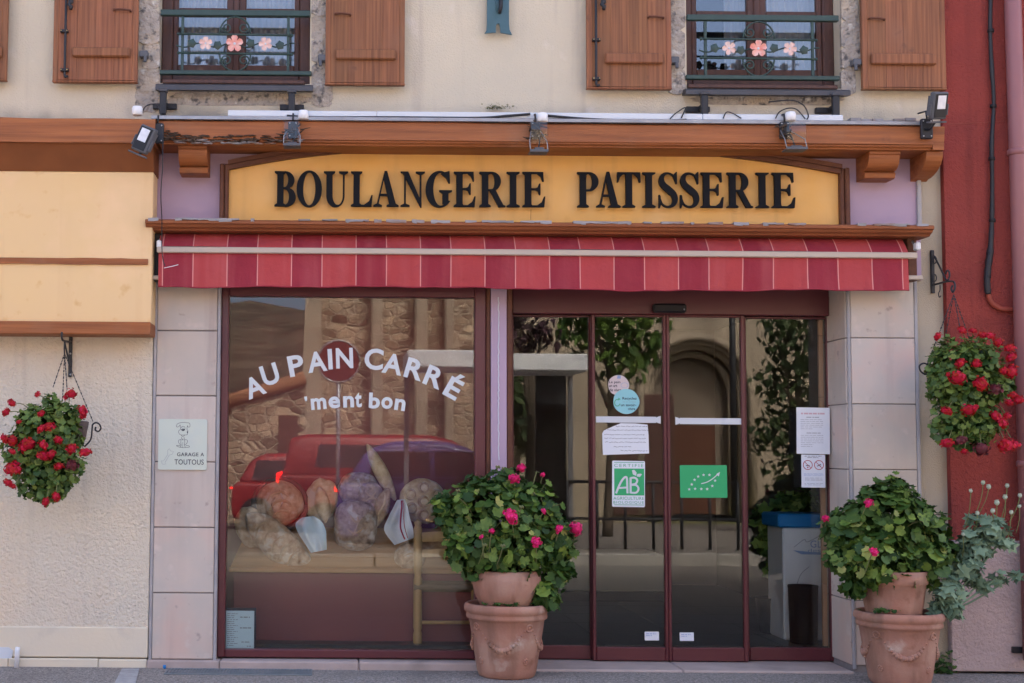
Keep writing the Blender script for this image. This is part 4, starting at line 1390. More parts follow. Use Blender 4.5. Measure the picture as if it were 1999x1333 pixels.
# ================================================================== AWNING
aw = thing('awning', 'half rolled red striped fabric awning with beige front bar above the shopfront', 'awning', P(1040, 520, -.3))
YA0, YA1 = -.07, -.17
ax0, ax1 = P(309, 530, YA1).x, P(1774, 530, YA1).x
lines = []
xx = 317.0
k = 0
while xx < 1772:
    lines.append(xx)
    xx += 59.5 if k % 2 == 0 else 66.5
    k += 1
lines = [l for l in lines if l < 1770]
edges = [309.0] + lines + [1774.0]


def stripe_cols():
    """x positions with the material of each column: 0 dark, 1 light, 2 pin line"""
    cols = []
    for i in range(len(edges) - 1):
        a, b = edges[i], edges[i + 1]
        mi = 1 if i % 2 == 0 else 0
        cols.append((a + (1.0 if i else 0), b - (1.0 if i < len(edges) - 2 else 0), mi))
        if i < len(edges) - 2:
            cols.append((b - 1.0, b + 1.0, 2))
    return cols


def fabric(rowfun, nrow, name, parent):
    m = MB()
    for (a, b, mi) in stripe_cols():
        nsub = 1 if mi == 2 else 4
        for j in range(nsub):
            u0, u1 = a + (b - a) * j / nsub, a + (b - a) * (j + 1) / nsub
            xa, xb_ = P(u0, 530, YA1).x, P(u1, 530, YA1).x
            vs = []
            for r__ in range(nrow + 1):
                vs += [rowfun(xa, r__ / nrow), rowfun(xb_, r__ / nrow)]
            back = [(v[0], v[1] + .0025, v[2]) for v in vs]
            m.add(vs, [(2 * q_, 2 * q_ + 1, 2 * q_ + 3, 2 * q_ + 2) for q_ in range(nrow)], mi)
            m.add(back, [(2 * q_ + 2, 2 * q_ + 3, 2 * q_ + 1, 2 * q_) for q_ in range(nrow)], mi)
    return m.build(name, ['awnA', 'awnB', 'awnL'], parent, True)


zA1 = P(1040, 487, YA1).z
zA0 = cz0 - .004
fabric(lambda x, t: (x, YA0 + (YA1 - YA0) * t, zA0 + (zA1 - zA0) * (t ** 1.3) + .004 * math.sin(x * 5) * t), 6, 'canopy', aw)
zV1, zV0 = P(1040, 499, YA1).z, P(1040, 563, YA1).z


def val(x, t):
    w = math.sin(x * 3.1) + .6 * math.sin(x * 7.3 + 1) + .4 * math.sin(x * 17 + 2)
    return (x, YA1 + .004 + .013 * w * t * t + .003 * math.sin(x * 31 + 5 * t) * t, zV1 + .01 + (zV0 - zV1 - .01) * t + (.007 * math.sin(x * 2.3 + .5) + .003 * math.sin(x * 9.1) + .002 * math.sin(x * 23)) * t)


fabric(val, 6, 'valance', aw)
hem = MB()
hem.tube([Vector(val(ax0 + (ax1 - ax0) * i / 120, 1.0)) for i in range(121)], .0045, 6)
hem.build('hem', 'awnA', aw, True)
MB().bbox(ax0 - .01, P(1789, 490, YA1).x, YA1 - .02, YA1 + .02, P(1040, 499, YA1).z, P(1040, 487.5, YA1).z, .005).build('front_bar', 'awnbar', aw)
for (xp, yp) in ((312, 476), (1791, 480)):
    q = P(xp, yp, YA1 + .02)
    MB().bbox(q.x - .018, q.x + .012, YA1 - .01, YA1 + .05, q.z - .03, q.z + .022, .008).build('end_cap', 'white', aw)
    MB().tube([(q.x - .006, YA1 + .05, q.z + .01), (q.x - .006, -.06, q.z + .06)], .009, 8).build('arm_cord', 'galv', aw)
for (xp, s_) in ((306, 1), (1783, -1)):
    q = P(xp, 520, -.1)
    a = MB()
    a.bbox(q.x - .03, q.x + .03, -.09, -.005, P(xp, 548, -.1).z, P(xp, 455, -.1).z, .006)
    a.build('side_bracket', 'wooddark' if s_ < 0 else 'black', aw)
    a = MB().bbox(q.x - .05, q.x + .045, YA1 + .03, -.09, P(xp, 543, -.2).z, P(xp, 535, -.2).z, .004)
    a.build('folding_arm', 'awnbar', aw)
# thin cable dropping in front of the awning's left end
MB().tube(smoothline([P(x, y, Y_) for x, y, Y_ in ((318, 270, -.33), (317, 330, -.36), (314, 380, -.38), (316, 430, -.25), (316, 480, -.22), (318, 505, -.22), (322, 519, -.22))], 6), .0035, 6).build('loose_cable', 'iron', None, True, 'thin black cable dangling from left floodlight past the awning end', 'cable')
MB().tube([P(320, 523, -.22), P(335, 520, -.22), P(348, 516.5, -.22)], .0025, 5).build('cable_tie', 'white', None, True, 'pale cable tie poking out at the lower end of the dangling cable', 'cable tie')


# ================================================================== WINDOW RAILINGS, SILLS, BRACKETS
def petal_flower(parent, c, r, m, n=5, twist=0.3):
    fl = MB()
    for k in range(n):
        a = 2 * PI * k / n + twist
        d = Vector((math.cos(a), 0, math.sin(a)))
        t = Vector((-math.sin(a), 0, math.cos(a)))
        vs = [c + Vector((0, -.004, 0))]
        outl = [(.35, .26, -.010), (.72, .40, -.016), (.98, .24, -.010), (1.0, 0, -.006), (.98, -.24, -.010), (.72, -.40, -.016), (.35, -.26, -.010)]
        for (u, w, y) in outl:
            vs.append(c + d * (u * r) + t * (w * r) + Vector((0, y, 0)))
        mid = len(vs)
        vs.append(c + d * (.62 * r) + Vector((0, -.003, 0)))
        fs = [(mid, i, i + 1) for i in range(1, 7)] + [(mid, 0, 1), (mid, 7, 0)]
        fl.add(vs, fs)
        fl.add([v + Vector((0, .002, 0)) for v in vs], [f[::-1] for f in fs])
    o = fl.build('metal_flower', m, parent, True)
    MB().ball(c + Vector((0, -.006, 0)), (.16 * r, .006, .16 * r), 8, 5).build('flower_eye', 'vinyl', o, True)


def railing(cxp, x0p, x1p, dy, label, k):
    Y = 0.015
    sx = (x1p - x0p) / 290.0
    mx = lambda x: cxp + (x - 459) * sx
    my = lambda y: y + dy
    rl = thing('window_railing', label, 'railing', P(cxp, my(148), Y), 'flowered window railings')
    px = PX(Y)
    a, b, c, d = RC(x0p, my(20.5), x1p, my(32), Y)
    MB().bbox(a, b, Y - .018, Y + .018, c, d, .004).build('top_rail', 'greeniron', rl)
    a, b, c, d = RC(x0p - 2, my(138.5), x1p + 2, my(147), Y)
    MB().bbox(a, b, Y - .018, Y + .018, c, d, .004).build('bottom_rail', 'greeniron', rl)
    for x in (357, 562):
        a, b, c, d = RC(mx(x - 2.6), my(32), mx(x + 2.6), my(139), Y)
        MB().bbox(a, b, Y - .008, Y + .008, c, d, .002).build('upright', 'greeniron', rl)
    for y in (67, 104):
        p0, p1 = P(mx(349), my(y - 1), Y - .012), P(mx(569), my(y + 2), Y - .012)
        MB().tube([p0, p1], .0075, 8).ball(p0, .011, 8, 6).ball(p1, .011, 8, 6).build('cross_bar', 'greeniron', rl, True)
    for up in (1, -1):
        oy = 66 if up > 0 else 106
        m = MB()
        for s_ in (-1, 1):
            pts = []
            # big arc to the centre, then curl inwards at the foot
            for t in range(0, 13):
                an = PI / 2 * t / 12
                pts.append((mx(459 + s_ * 30 * math.cos(an)), oy - up * (0 + 33 * math.sin(an))))
            m.tube([P(x, my(y), Y - .012) for x, y in pts], .006, 6)
            sp = []
            for t in range(0, 22):
                an = t / 21 * 2.6 * PI
                rr_ = 10.5 * (1 - t / 21 * .72)
                sp.append((mx(459 + s_ * (17 + rr_ * math.cos(an))), oy - up * (12 + rr_ * math.sin(an) * -1 * 1)))
            m.tube([P(x, my(y), Y - .014) for x, y in sp], .0055, 6)
        m.build('scroll', 'greeniron', rl, True)
    v = []
    for i in range(25):
        x = 345 + (575 - 345) * i / 24
        v.append(P(mx(x), my(88 + 4 * math.sin(i * 1.0)), Y - .006))
    MB().tube(smoothline(v, 3), .005, 6).build('vine', 'greeniron', rl, True)
    for j, x in enumerate((375, 425, 489, 546)):
        c = P(mx(x), my(86 + (2 if j % 2 else -2)), Y - .014)
        r = 9.5 * px
        lf = MB()
        vs = [c + Vector((0, -.012, 0))]
        for t in range(10):
            an = 2 * PI * t / 10 + j
            f = 1.0 if t % 2 == 0 else .78
            vs.append(c + Vector((math.cos(an) * r * f, .002 * (t % 2), math.sin(an) * r * f * 1.05)))
        lf.add(vs, [(0, 1 + t, 1 + (t + 1) % 10) for t in range(10)])
        lf.add([q + Vector((0, .003, 0)) for q in vs], [(0, 1 + (t + 1) % 10, 1 + t) for t in range(10)])
        lf.build('metal_leaf', 'greeniron', rl, True)
    petal_flower(rl, P(mx(402), my(85), Y - .024), 13.5 * px, 'petalpink', twist=.3 + k)
    petal_flower(rl, P(mx(458), my(85.5), Y - .028), 17 * px, 'petalcoral', twist=.31)
    petal_flower(rl, P(mx(518), my(86), Y - .024), 13.5 * px, 'petalpink', twist=.7 + k)


railing(459, 314, 606, 0, 'green iron railing with painted flowers at window above bread display', 0)
railing(1481, 1340, 1636, 9.5, 'green iron railing with painted flowers at window above sliding door', .4)


def zinc_sill(x0p, x1p, yt, yb, lab):
    a, b, c, d = RC(x0p, yt, x1p, yb, -.06)
    s_ = thing('window_sill', lab, 'window sill', ((a + b) / 2, -.02, c), 'zinc window sills')
    MB().profx([(-.075, c), (-.075, d - .012), (-.06, d), (.165, d + .02), (.165, d + .002), (.0, c + .01)], a, b).build('sill_sheet', 'zinc', s_)
    MB().bbox(a + .035, b - .055, -.0, .165, d + .0215, d + .048, .004).build('back_board', 'winwood', s_)
    return s_


s1_ = zinc_sill(304, 611, 164.5, 177, 'dark zinc sill under the window above the bread display')
s2_ = zinc_sill(1338, 1659, 174, 186, 'dark zinc sill under the window above the sliding door')


def sill_bracket(xp, y0p, y1p, side, lab):
    a, b, c, d = RC(xp - 6, y0p, xp + 7, y1p, -.10)
    br = thing('iron_bracket', lab, 'bracket', ((a + b) / 2, -.1, c), 'iron brackets below the upper windows')
    MB().bbox(a, b, -.125, -.085, c, d, .006).build('upright', 'iron', br)
    zc = P(xp, y0p + 19, -.1).z
    MB().bbox(a - .06 + side * .012, b + .055 + side * .012, YU - .035, YU - .006, zc - .022, zc + .016, .004).build('wall_plate', 'iron', br)
    MB().bbox(a + .004, b - .004, -.086, YU - .034, zc - .012, zc + .012, .003).build('arm', 'iron', br)
    MB().bbox(a - .008, b + .008, -.13, -.078, d - .002, d + .02, .005).build('clamp', 'zinc', br)


sill_bracket(318, 180, 224, 0, 'black iron bracket above the left floodlight')
sill_bracket(569, 182, 224, 0, 'black iron bracket above the round lamp socket near the left window')
sill_bracket(1374, 186, 232, -1, 'black iron bracket under left end of window above sliding door')
sill_bracket(1630, 188, 233, -1, 'black iron bracket under right end of window above sliding door')

# forked teal iron on the wall
m = MB()
x = lambda v: P(930 + v / 14.81, 40, -.01).x
z = lambda v: P(970, v / 14.81, -.01).z
m.prism([(x(300), z(-400)), (x(300), z(700)), (x(285), z(900)), (x(230), z(985)), (x(555), z(955)), (x(560), z(760)), (x(590), z(700)), (x(650), z(700)), (x(675), z(780)), (x(690), z(960)), (x(1020), z(1015)), (x(950), z(880)), (x(935), z(700)), (x(935), z(-400))], -.028, -.012)
an = m.build('wall_anchor', 'teal', None, False, 'teal forked iron plate fixed high on the cream wall between the windows', 'wall anchor')
MB().tube([(x(700), -.034, z(-300)), (x(690), -.04, z(250)), (x(655), -.036, z(420))], [.012, .013, .010], 8).build('pin', 'iron', an, True)
MB().tube([(x(520), -.032, z(-200)), (x(560), -.036, z(100)), (x(580), -.034, z(390))], .004, 6).build('wire', 'teal', an, True)
MB().tube([(x(600), -.012, z(200)), (x(600), YU + .01, z(200))], .012, 8).build('stud', 'iron', an)

# white cable trunking on the ledge
a, b, c, d = RC(445, 219.5, 1644, 233.5, -.24)
tk = thing('cable_trunking', 'long white plastic cable trunking lying on the ledge above the beam', 'trunking', ((a + b) / 2, -.1, c))
xs_ = [a, P(735, 226, -.24).x, P(1052, 226, -.24).x, P(1370, 226, -.24).x, b]
for i in range(4):
    q = P(500 + i * 300, 226, -.1)
    MB().bbox(xs_[i] + .001, xs_[i + 1] - .001, -.262, -.225, zb1 + .030, P(1045, 219.5, -.26).z, .004).build('trunking_length', 'vinyl', tk)
sag = []
for (xp, yp) in ((560, 226), (620, 229), (760, 229), (930, 230), (990, 226), (1035, 222.5)):
    sag.append(P(xp, yp, -.272))
MB().tube(smoothline(sag, 6), .008, 6).build('ledge_cable', 'iron', None, True, 'black cable sagging in front of the white trunking on the left', 'cable')
MB().tube(smoothline([P(xp, yp, -.272) for xp, yp in ((1064, 225), (1130, 231), (1200, 234.5), (1300, 235.5), (1340, 234))], 6), .008, 6).build('ledge_cable', 'iron', None, True, 'black cable sagging in front of the white trunking right of the middle lamp', 'cable')
for (xp, yp, lab) in ((592, 224, 'round white junction box above the left broken lamp'), (1059, 229, 'round white junction box above the middle broken lamp'), (1543, 227, 'white junction box above the right broken lamp'), (268, 216, 'pale junction box beside the left floodlight')):
    q = P(xp, yp, -.30)
    MB().lathe([(.028, -.03), (.034, -.027), (.034, .016), (.030, .02), (.030, .026), (.012, .03)], q, 18).build('junction_box', 'white', None, True, lab, 'junction box')
for (pts, lab) in (([(1308, 232), (1318, 222), (1338, 210), (1330, 230)], 'short looped black wire on ledge left of the iron bracket'),
                   ([(1412, 231), (1418, 219), (1430, 221), (1447, 231)], 'bent black wire on the ledge right of the iron bracket'),
                   ([(1500, 199), (1530, 196), (1553, 197), (1570, 207), (1578, 225), (1575, 233)], 'large thin black wire arching above the right broken lamp'),
                   ([(1514, 231), (1522, 218), (1540, 211), (1556, 214), (1572, 232)], 'small black wire loop over the right broken lamp'),
                   ([(276, 224), (283, 209), (296, 203), (308, 207), (313, 220), (317, 232)], 'black wire hooped over the left floodlight')):
    MB().tube(smoothline([P(x_, y_, -.275) for x_, y_ in pts], 6), .0042, 6).build('wire', 'iron', None, True, lab, 'wire')

# ================================================================== LAMPS ON THE BEAM
def mount_plate(q, par, w=.042, h=.075):
    MB().bbox(q.x - w, q.x + w, YBM - .034, YBM - .006, q.z - h, q.z + h, .006).build('mounting_plate', 'iron', par)
    for sx_ in (-1, 1):
        for sz_ in (-1, 1):
            MB().ball((q.x + sx_ * w * .65, YBM - .035, q.z + sz_ * h * .75), .005, 6, 4).build('screw', 'screw', par)
    MB().tube([(q.x, YBM - .03, q.z + h), (q.x, YBM - .018, q.z + h + .05), (q.x, YBM + .10, q.z + h + .065)], .006, 6).build('lead', 'iron', par, True)


def floodlight(px_, py_, plate, yaw, pitch, roll, lab):
    q = P(px_, py_, YBM - .14)
    fl = thing('floodlight', lab, 'floodlight', P(plate[0], plate[1], YBM), 'LED floodlights at the ends of the beam')
    mount_plate(P(plate[0], plate[1], YBM), fl, .038, .065)
    rot = (Matrix.Rotation(yaw, 4, 'Z') @ Matrix.Rotation(pitch, 4, 'X') @ Matrix.Rotation(roll, 4, 'Y'))
    mw = Matrix.Translation(q) @ rot

    def part(mb, name, m, smooth=False):
        mb.v = [tuple(mw @ Vector(v)) for v in mb.v]
        return mb.build(name, m, fl, smooth)
    part(MB().bbox(-.065, .065, -.018, .022, -.085, .085, .008), 'housing', 'lampbody')
    part(MB().bbox(-.052, .052, -.022, -.0185, -.073, .073, .002), 'front_glass', 'black')
    part(MB().bbox(-.036, .036, -.0245, -.0222, -.020, .064, .001), 'reflector', 'lamp')
    for i in range(6):
        part(MB().box(-.05 + i * .02 - .004, -.05 + i * .02 + .004, .0222, .04, -.06, .06), 'cooling_fin', 'lampbody')
    p1 = P(plate[0], plate[1], YBM - .03)
    for s_ in (-1, 1):
        part(MB().bbox(s_ * .075 - .005, s_ * .075 + .005, -.012, .012, -.06, .01, .002), 'yoke', 'lampbody')
    part(MB().bbox(-.080, .080, -.012, .012, -.108, -.098, .003), 'yoke', 'lampbody')
    e = mw @ Vector((.0, .01, -.103))
    MB().tube([e, (e + p1) / 2 + Vector((0, 0, -.02)), p1], .008, 8).build('arm', 'iron', fl, True)


floodlight(282, 272, (309, 262), R(-30), R(-8), R(24), 'grey floodlight tilted down to the left at left end of the beam')
floodlight(1832, 206, (1806, 253), R(28), R(16), R(-8), 'grey floodlight turned up at the right end of the beam beside red wall')


def broken_lamp(xp, yp, ty, wd, lab, seed):
    r_ = random.Random(seed)
    q = P(xp, yp, YBM)
    bl = thing('broken_lamp', lab, 'lamp', q, 'broken lamps on the beam')
    mount_plate(q, bl, .030, .055)
    m = MB()
    for i in range(16):
        a = r_.uniform(0, 2 * PI)
        l = r_.uniform(.02, .07)
        c = Vector((q.x + r_.uniform(-.05, .05), YBM - .03, q.z + r_.uniform(-.06, .04)))
        m.tube([c, c + Vector((math.cos(a) * l * 1.2, -r_.uniform(.0, .05), math.sin(a) * l * .7))], [r_.uniform(.004, .009), .002], 5)
    m.build('torn_fitting', 'rust', bl)
    t = P(xp + wd[2], ty, YBM - .12)
    w, h = wd[0] * PX(YBM - .12) / 2, wd[1] * PX(YBM - .12) / 2
    MB().bbox(t.x - w, t.x + w, YBM - .16, YBM - .06, t.z - h, t.z - h + .008, .002).bbox(t.x - w, t.x + w, YBM - .165, YBM - .160, t.z - h, t.z - h + .016, .001).build('tray', 'lampbody', bl)
    MB().bbox(t.x - w * .5, t.x + w * .6, YBM - .15, YBM - .08, t.z - h + .01, t.z + h * .3, .01).build('lamp_holder', 'lampbody', bl)
    for s_ in (-.95, .95):
        MB().tube([(t.x + s_ * w, YBM - .155, t.z - h + .01), (t.x + s_ * w, YBM - .12, t.z + .05), (q.x + s_ * .03, YBM - .03, q.z)], .0035, 6).build('wire_stay', 'galv', bl, True)
    g_ = P(xp + wd[2], yp + 8, YBM - .14)
    MB().box(g_.x - w * .9, g_.x + w * .9, YBM - .168, YBM - .166, t.z + h, q.z + .02).build('clear_shield', 'plexi', bl)
    MB().tube(smoothline([(q.x + .01, YBM - .04, q.z - .03), (q.x + .02, YBM - .09, q.z - .05), (t.x + .0, YBM - .12, t.z)], 4), .005, 6).build('lead', 'iron', bl, True)


broken_lamp(572, 255, 280, (34, 14, -2), 'smashed glass lamp at the left in a splintered hole of the beam', 1)
broken_lamp(1044, 256, 291, (36, 16, 7), 'broken lamp with clear tray hanging at the middle of the beam', 2)
broken_lamp(1529, 256, 287, (42, 14, 23), 'broken lamp with skewed tray hanging at the right of the beam', 3)
MB().lathe([(.010, 0), (.012, .012), (.004, .02)], (0, 0, 0), 6)

# ================================================================== FLOWERS
def flower_mesh(name, m, r, n, seed):
    r_ = random.Random(seed)
    mb = MB()
    for i in range(n):
        z_ = r_.uniform(-.55, 1)
        a = r_.uniform(0, 2 * PI)
        s_ = math.sqrt(max(0, 1 - z_ * z_))
        d = Vector((s_ * math.cos(a), s_ * math.sin(a), z_ * .85))
        c = d * r * r_.uniform(.72, 1.0)
        nrm = (d + Vector((r_.uniform(-.5, .5), r_.uniform(-.5, .5), r_.uniform(-.5, .5)))).normalized()
        t = nrm.orthogonal().normalized()
        t.rotate(Matrix.Rotation(r_.uniform(0, 6), 3, nrm))
        b = nrm.cross(t)
        q = r * r_.uniform(.30, .46)
        vs = [c - t * q * .5]
        for (u, w, h) in ((-.1, .45, .10), (.4, .55, .16), (.62, .0, .05), (.4, -.55, .16), (-.1, -.45, .10)):
            vs.append(c + t * q * u * 1.3 + b * q * w + nrm * q * h)
        mb.add(vs, [(0, 1, 2), (0, 2, 3), (0, 3, 4), (0, 4, 5)])
    mb.ball((0, 0, .05 * r), (r * .74, r * .74, r * .66), 12, 8)
    return mb.mesh(name, m)


FLR = [flower_mesh('red_flower', 'flred', 1.0, 46, s_) for s_ in (1, 2, 3)]
FLD = [flower_mesh('wilted_flower', 'fldark', 1.0, 34, s_) for s_ in (5, 6)]
FLP = [flower_mesh('pink_flower', 'flpink', 1.0, 50, s_) for s_ in (8, 9)]


def lobed_leaf(r_, lobes=7, notch=True, cup=.18, depth=.20):
    """rounded, scalloped geranium leaf in local xy, base at the origin"""
    vs = [(0, 0, 0)]
    n = lobes * 2 + 1
    for i in range(n):
        a = R(-150) + R(300) * i / (n - 1)
        rad = .5 * (1 + .18 * math.cos(a)) * (1 if i % 2 else 1 - depth)
        x, y = math.cos(a) * rad + .12, math.sin(a) * rad * 1.08
        vs.append((x, y, cup * (x * x + y * y) + (.05 if i % 2 else -.03) * (1 + r_.uniform(-.6, .6))))
    return vs, [(0, i, i + 1) for i in range(1, n)]


def leaf_meshes(name, m, k, seed, **kw):
    r_ = random.Random(seed)
    out = []
    for i in range(k):
        v, f = lobed_leaf(r_, cup=r_.uniform(-.1, .35), **kw)
        out.append(MB().add(v, f).mesh(name, m, True))
    return out


def frame(nrm, r_):
    nrm = nrm.normalized()
    t = Vector((0, 0, -1)) - nrm * nrm.dot(Vector((0, 0, -1)))
    t = t.normalized() if t.length > .15 else nrm.orthogonal().normalized()
    t.rotate(Matrix.Rotation(r_.gauss(0, .7), 3, nrm))
    b = nrm.cross(t)
    return Matrix((t, b, nrm)).transposed()


def sample_lobes(lobes, n, r_, shell=(.8, 1.05), squash=.8):
    """points on a union of balls (px, py, radius px, depth Y), outer skin only"""
    L_ = []
    for (x_, y_, rp, Y_) in lobes:
        L_.append((P(x_, y_, Y_), rp * PX(Y_)))
    wts = [r * r for _, r in L_]
    out = []
    while len(out) < n:
        c, r = r_.choices(L_, wts)[0]
        z_ = r_.uniform(-1, 1)
        a = r_.uniform(0, 2 * PI)
        s_ = math.sqrt(1 - z_ * z_)
        d = Vector((s_ * math.cos(a), s_ * math.sin(a) * squash, z_))
        p = c + d * r * r_.uniform(*shell)
        if shell[0] > .7 and any((p - c2).length < r2 * .72 for c2, r2 in L_):
            continue
        out.append((p, d.normalized()))
    return out


def foliage_mass(pts, size, m, name, parent, seed, lobes=5, tilt=.5, depth=.2):
    r_ = random.Random(seed)
    mb = MB()
    for (p, d) in pts:
        nrm = (d + Vector((r_.gauss(0, tilt), r_.gauss(0, tilt) - .25, r_.gauss(0, tilt) + .45))).normalized()
        fr_ = frame(nrm, r_)
        s_ = size * r_.uniform(.6, 1.3)
        v, f = lobed_leaf(r_, lobes, cup=r_.uniform(-.2, .4), depth=depth)
        mb.add([p + fr_ @ Vector(q) * s_ for q in v], f)
    return mb.build(name, m, parent, True, kind='stuff')


# ---------------- hanging baskets
def basket(lobes, flowers, wc, bracket_pts, chain_top, chain_feet, scroll, lab, blab, seed, Yc):
    r_ = random.Random(seed)
    c = P(*wc, Yc + .08)
    hb = thing('hanging_basket', lab, 'hanging basket', c, 'hanging baskets of red geraniums')
    MB().lathe([(.02, -.10), (.085, -.09), (.125, -.03), (.14, .05), (.145, .08), (.135, .085), (.125, .05)], c, 24).build('bowl', 'wicker', hb, True)
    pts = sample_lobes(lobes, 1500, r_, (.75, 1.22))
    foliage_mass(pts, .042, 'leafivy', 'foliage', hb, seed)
    tr_ = []
    sh_ = MB()
    for (p, d) in sample_lobes(lobes, 26, r_, (1.15, 1.45)):
        q0_ = p - d * .10
        sh_.tube(smoothline([q0_, (q0_ + p) / 2 + Vector((0, -.01, .012)), p], 3), .002, 4)
        tr_ += [(q0_.lerp(p, r_.uniform(.5, 1.05)) + Vector((r_.gauss(0, .008), r_.gauss(0, .008), r_.gauss(0, .008))), d) for _ in range(5)]
    sh_.build('shoots', 'stem', hb, True, kind='stuff')
    foliage_mass(tr_, .032, 'leafivy', 'trailing_leaves', hb, seed + 3)
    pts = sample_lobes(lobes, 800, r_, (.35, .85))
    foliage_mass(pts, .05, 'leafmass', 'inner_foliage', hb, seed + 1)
    for i, (x_, y_, rp, *dk) in enumerate(flowers):
        Y_ = Yc - r_.uniform(.17, .24)
        p = P(x_, y_, Y_)
        me = r_.choice(FLD if dk else FLR)
        s_ = rp * PX(Y_) * 1.2
        inst('flower', me, hb, Matrix.Translation(p) @ Matrix.Rotation(r_.uniform(0, 6), 4, 'Z') @ Matrix.Rotation(r_.uniform(.2, 1.2), 4, 'X') @ Matrix.Diagonal((s_, s_, s_ * .85, 1)))
        base = P(x_ * .55 + wc[0] * .45, y_ * .6 + wc[1] * .4, Yc)
        MB().tube(smoothline([base, (base + p) / 2 + Vector((0, -.02, .03)), p], 4), .0028, 5).build('flower_stem', 'stem', hb, True)
    top = P(*chain_top[:2], chain_top[2])
    for (x_, y_, Y_) in chain_feet:
        e = P(x_, y_, Y_)
        n = max(6, int((e - top).length / .02))
        ch = MB()
        for i in range(n):
            a, b = top.lerp(e, i / n), top.lerp(e, (i + .82) / n)
            ch.tube([a, b], .0042 if i % 2 else .0028, 5)
        ch.build('chain', 'iron', hb)
    sc = [P(x_, y_, Yc - .02) for x_, y_ in scroll]
    MB().tube(smoothline(sc, 5), .0055, 7).build('scroll_handle', 'iron', hb, True)


LB = [(85, 850, 50), (55, 880, 42), (118, 850, 38), (85, 925, 48), (118, 905, 40), (65, 820, 28), (122, 815, 30), (100, 785, 15), (95, 955, 22)]
LF = [(139, 769, 10), (161, 802, 11), (161, 813, 6), (95, 834, 12), (80, 838, 8), (23, 861, 13), (55, 868, 15), (46, 874, 10), (84, 869, 10), (86, 891, 13), (100, 887, 9), (140, 877, 11), (167, 884, 11), (113, 859, 8), (23, 915, 15), (33, 917, 9), (115, 911, 9), (140, 907, 12, 1), (16, 943, 9), (26, 950, 6), (109, 970, 9), (90, 980, 9), (73, 770, 6), (23, 787, 8), (12, 805, 8), (80, 808, 7), (8, 856, 8), (24, 882, 7), (37, 824, 5), (128, 776, 5)]
basket([(a, b, r, -.42) for a, b, r in LB], LF, (128, 848), None, (126, 690, -.30), [(103, 757, -.36), (122, 785, -.28), (131, 762, -.40), (182, 824, -.36)],
       [(165, 872), (177, 858), (180, 838), (181, 829), (187, 825), (194, 828), (197, 836), (192, 842), (186, 839), (187, 833)],
       'hanging basket of red geraniums on the cream roughcast wall', '', 31, -.36)
RB = [(1862, 705, 40), (1912, 700, 38), (1850, 752, 36), (1900, 758, 48), (1948, 748, 30), (1862, 822, 38), (1915, 820, 40), (1890, 850, 26), (1838, 728, 22)]
RF = [(1831, 657, 8), (1878, 645, 8), (1899, 646, 7), (1918, 654, 8), (1933, 656, 9), (1949, 669, 9), (1972, 680, 10), (1974, 698, 10), (1974, 725, 13), (1960, 724, 8), (1875, 710, 10), (1906, 710, 9), (1870, 738, 14), (1915, 750, 14), (1851, 731, 5), (1943, 760, 12, 1), (1978, 773, 9), (1989, 780, 9), (1970, 786, 7), (1848, 803, 10), (1890, 801, 12), (1902, 798, 8), (1943, 813, 11), (1956, 825, 11), (1966, 812, 7), (1849, 866, 12), (1877, 860, 12, 1), (1916, 876, 13, 1), (1965, 870, 14), (1980, 868, 10), (1883, 881, 6)]
basket([(a, b, r, -.42) for a, b, r in RB], RF, (1885, 755), None, (1862, 575, -.33), [(1810, 712, -.36), (1843, 668, -.28), (1876, 650, -.40), (1893, 662, -.3)],
       [(1828, 728), (1818, 726), (1806, 730), (1797, 724), (1795, 714), (1803, 709), (1812, 713), (1814, 722), (1808, 730), (1826, 733)],
       'hanging basket of red geraniums against the red house wall', '', 47, -.36)

# brackets that carry the baskets
bk = thing('basket_bracket', 'black iron bracket below yellow fascia carrying the left hanging basket', 'bracket', P(137, 735, 0), 'iron basket brackets')
a, b, c, d = RC(134, 655, 140.5, 736, -.01)
MB().bbox(a, b, -.018, .003, c, d, .003).build('back_bar', 'iron', bk)
for y_ in (690, 731):
    MB().ball(P(137.5, y_, -.018), .006, 6, 4).build('screw', 'screw', bk)
MB().tube(smoothline([P(138, 667, -.02), P(130, 666.5, -.18), P(123, 664, -.31), P(120.5, 658, -.33), P(121, 648, -.33)], 5), .007, 7).build('arm', 'iron', bk, True)
MB().tube([P(137, 715, -.02), P(131, 690, -.18), P(126, 668, -.29)], .006, 7).build('brace', 'iron', bk, True)
MB().tube([P(126, 667, -.30), P(125.5, 680, -.30), P(126, 692, -.30)], .005, 6).build('hook', 'iron', bk, True)
bk = thing('basket_bracket', 'black iron scroll bracket on beige strip carrying the right hanging basket', 'bracket', P(1822, 572, 0.05), 'iron basket brackets')
a, b, c, d = RC(1818, 488, 1825, 572, .03)
MB().bbox(a, b, .03, .051, c, d, .003).build('back_bar', 'iron', bk)
MB().tube(smoothline([P(1823, 556, .02), P(1845, 550, -.18), P(1858, 549, -.29), P(1863, 552, -.33), P(1864, 562, -.34), P(1860, 570, -.33), P(1857, 563, -.32), P(1860, 557, -.32)], 5), .0065, 7).build('arm', 'iron', bk, True)
MB().tube(smoothline([P(1824, 500, .02), P(1836, 524, -.10), P(1848, 547, -.22), P(1853, 541, -.24), P(1853, 531, -.24), P(1849, 528, -.22), P(1846, 535, -.21)], 5), .006, 7).build('brace', 'iron', bk, True)
for y_ in (508, 543):
    MB().tube(smoothline([P(1824 + 4 * math.cos(t) * (1 - t * .08), y_ + 7 * math.sin(t) * (1 - t * .08), .01) for t in [k * .5 - 1.5 for k in range(11)]], 3), .004, 6).build('curl', 'iron', bk, True)
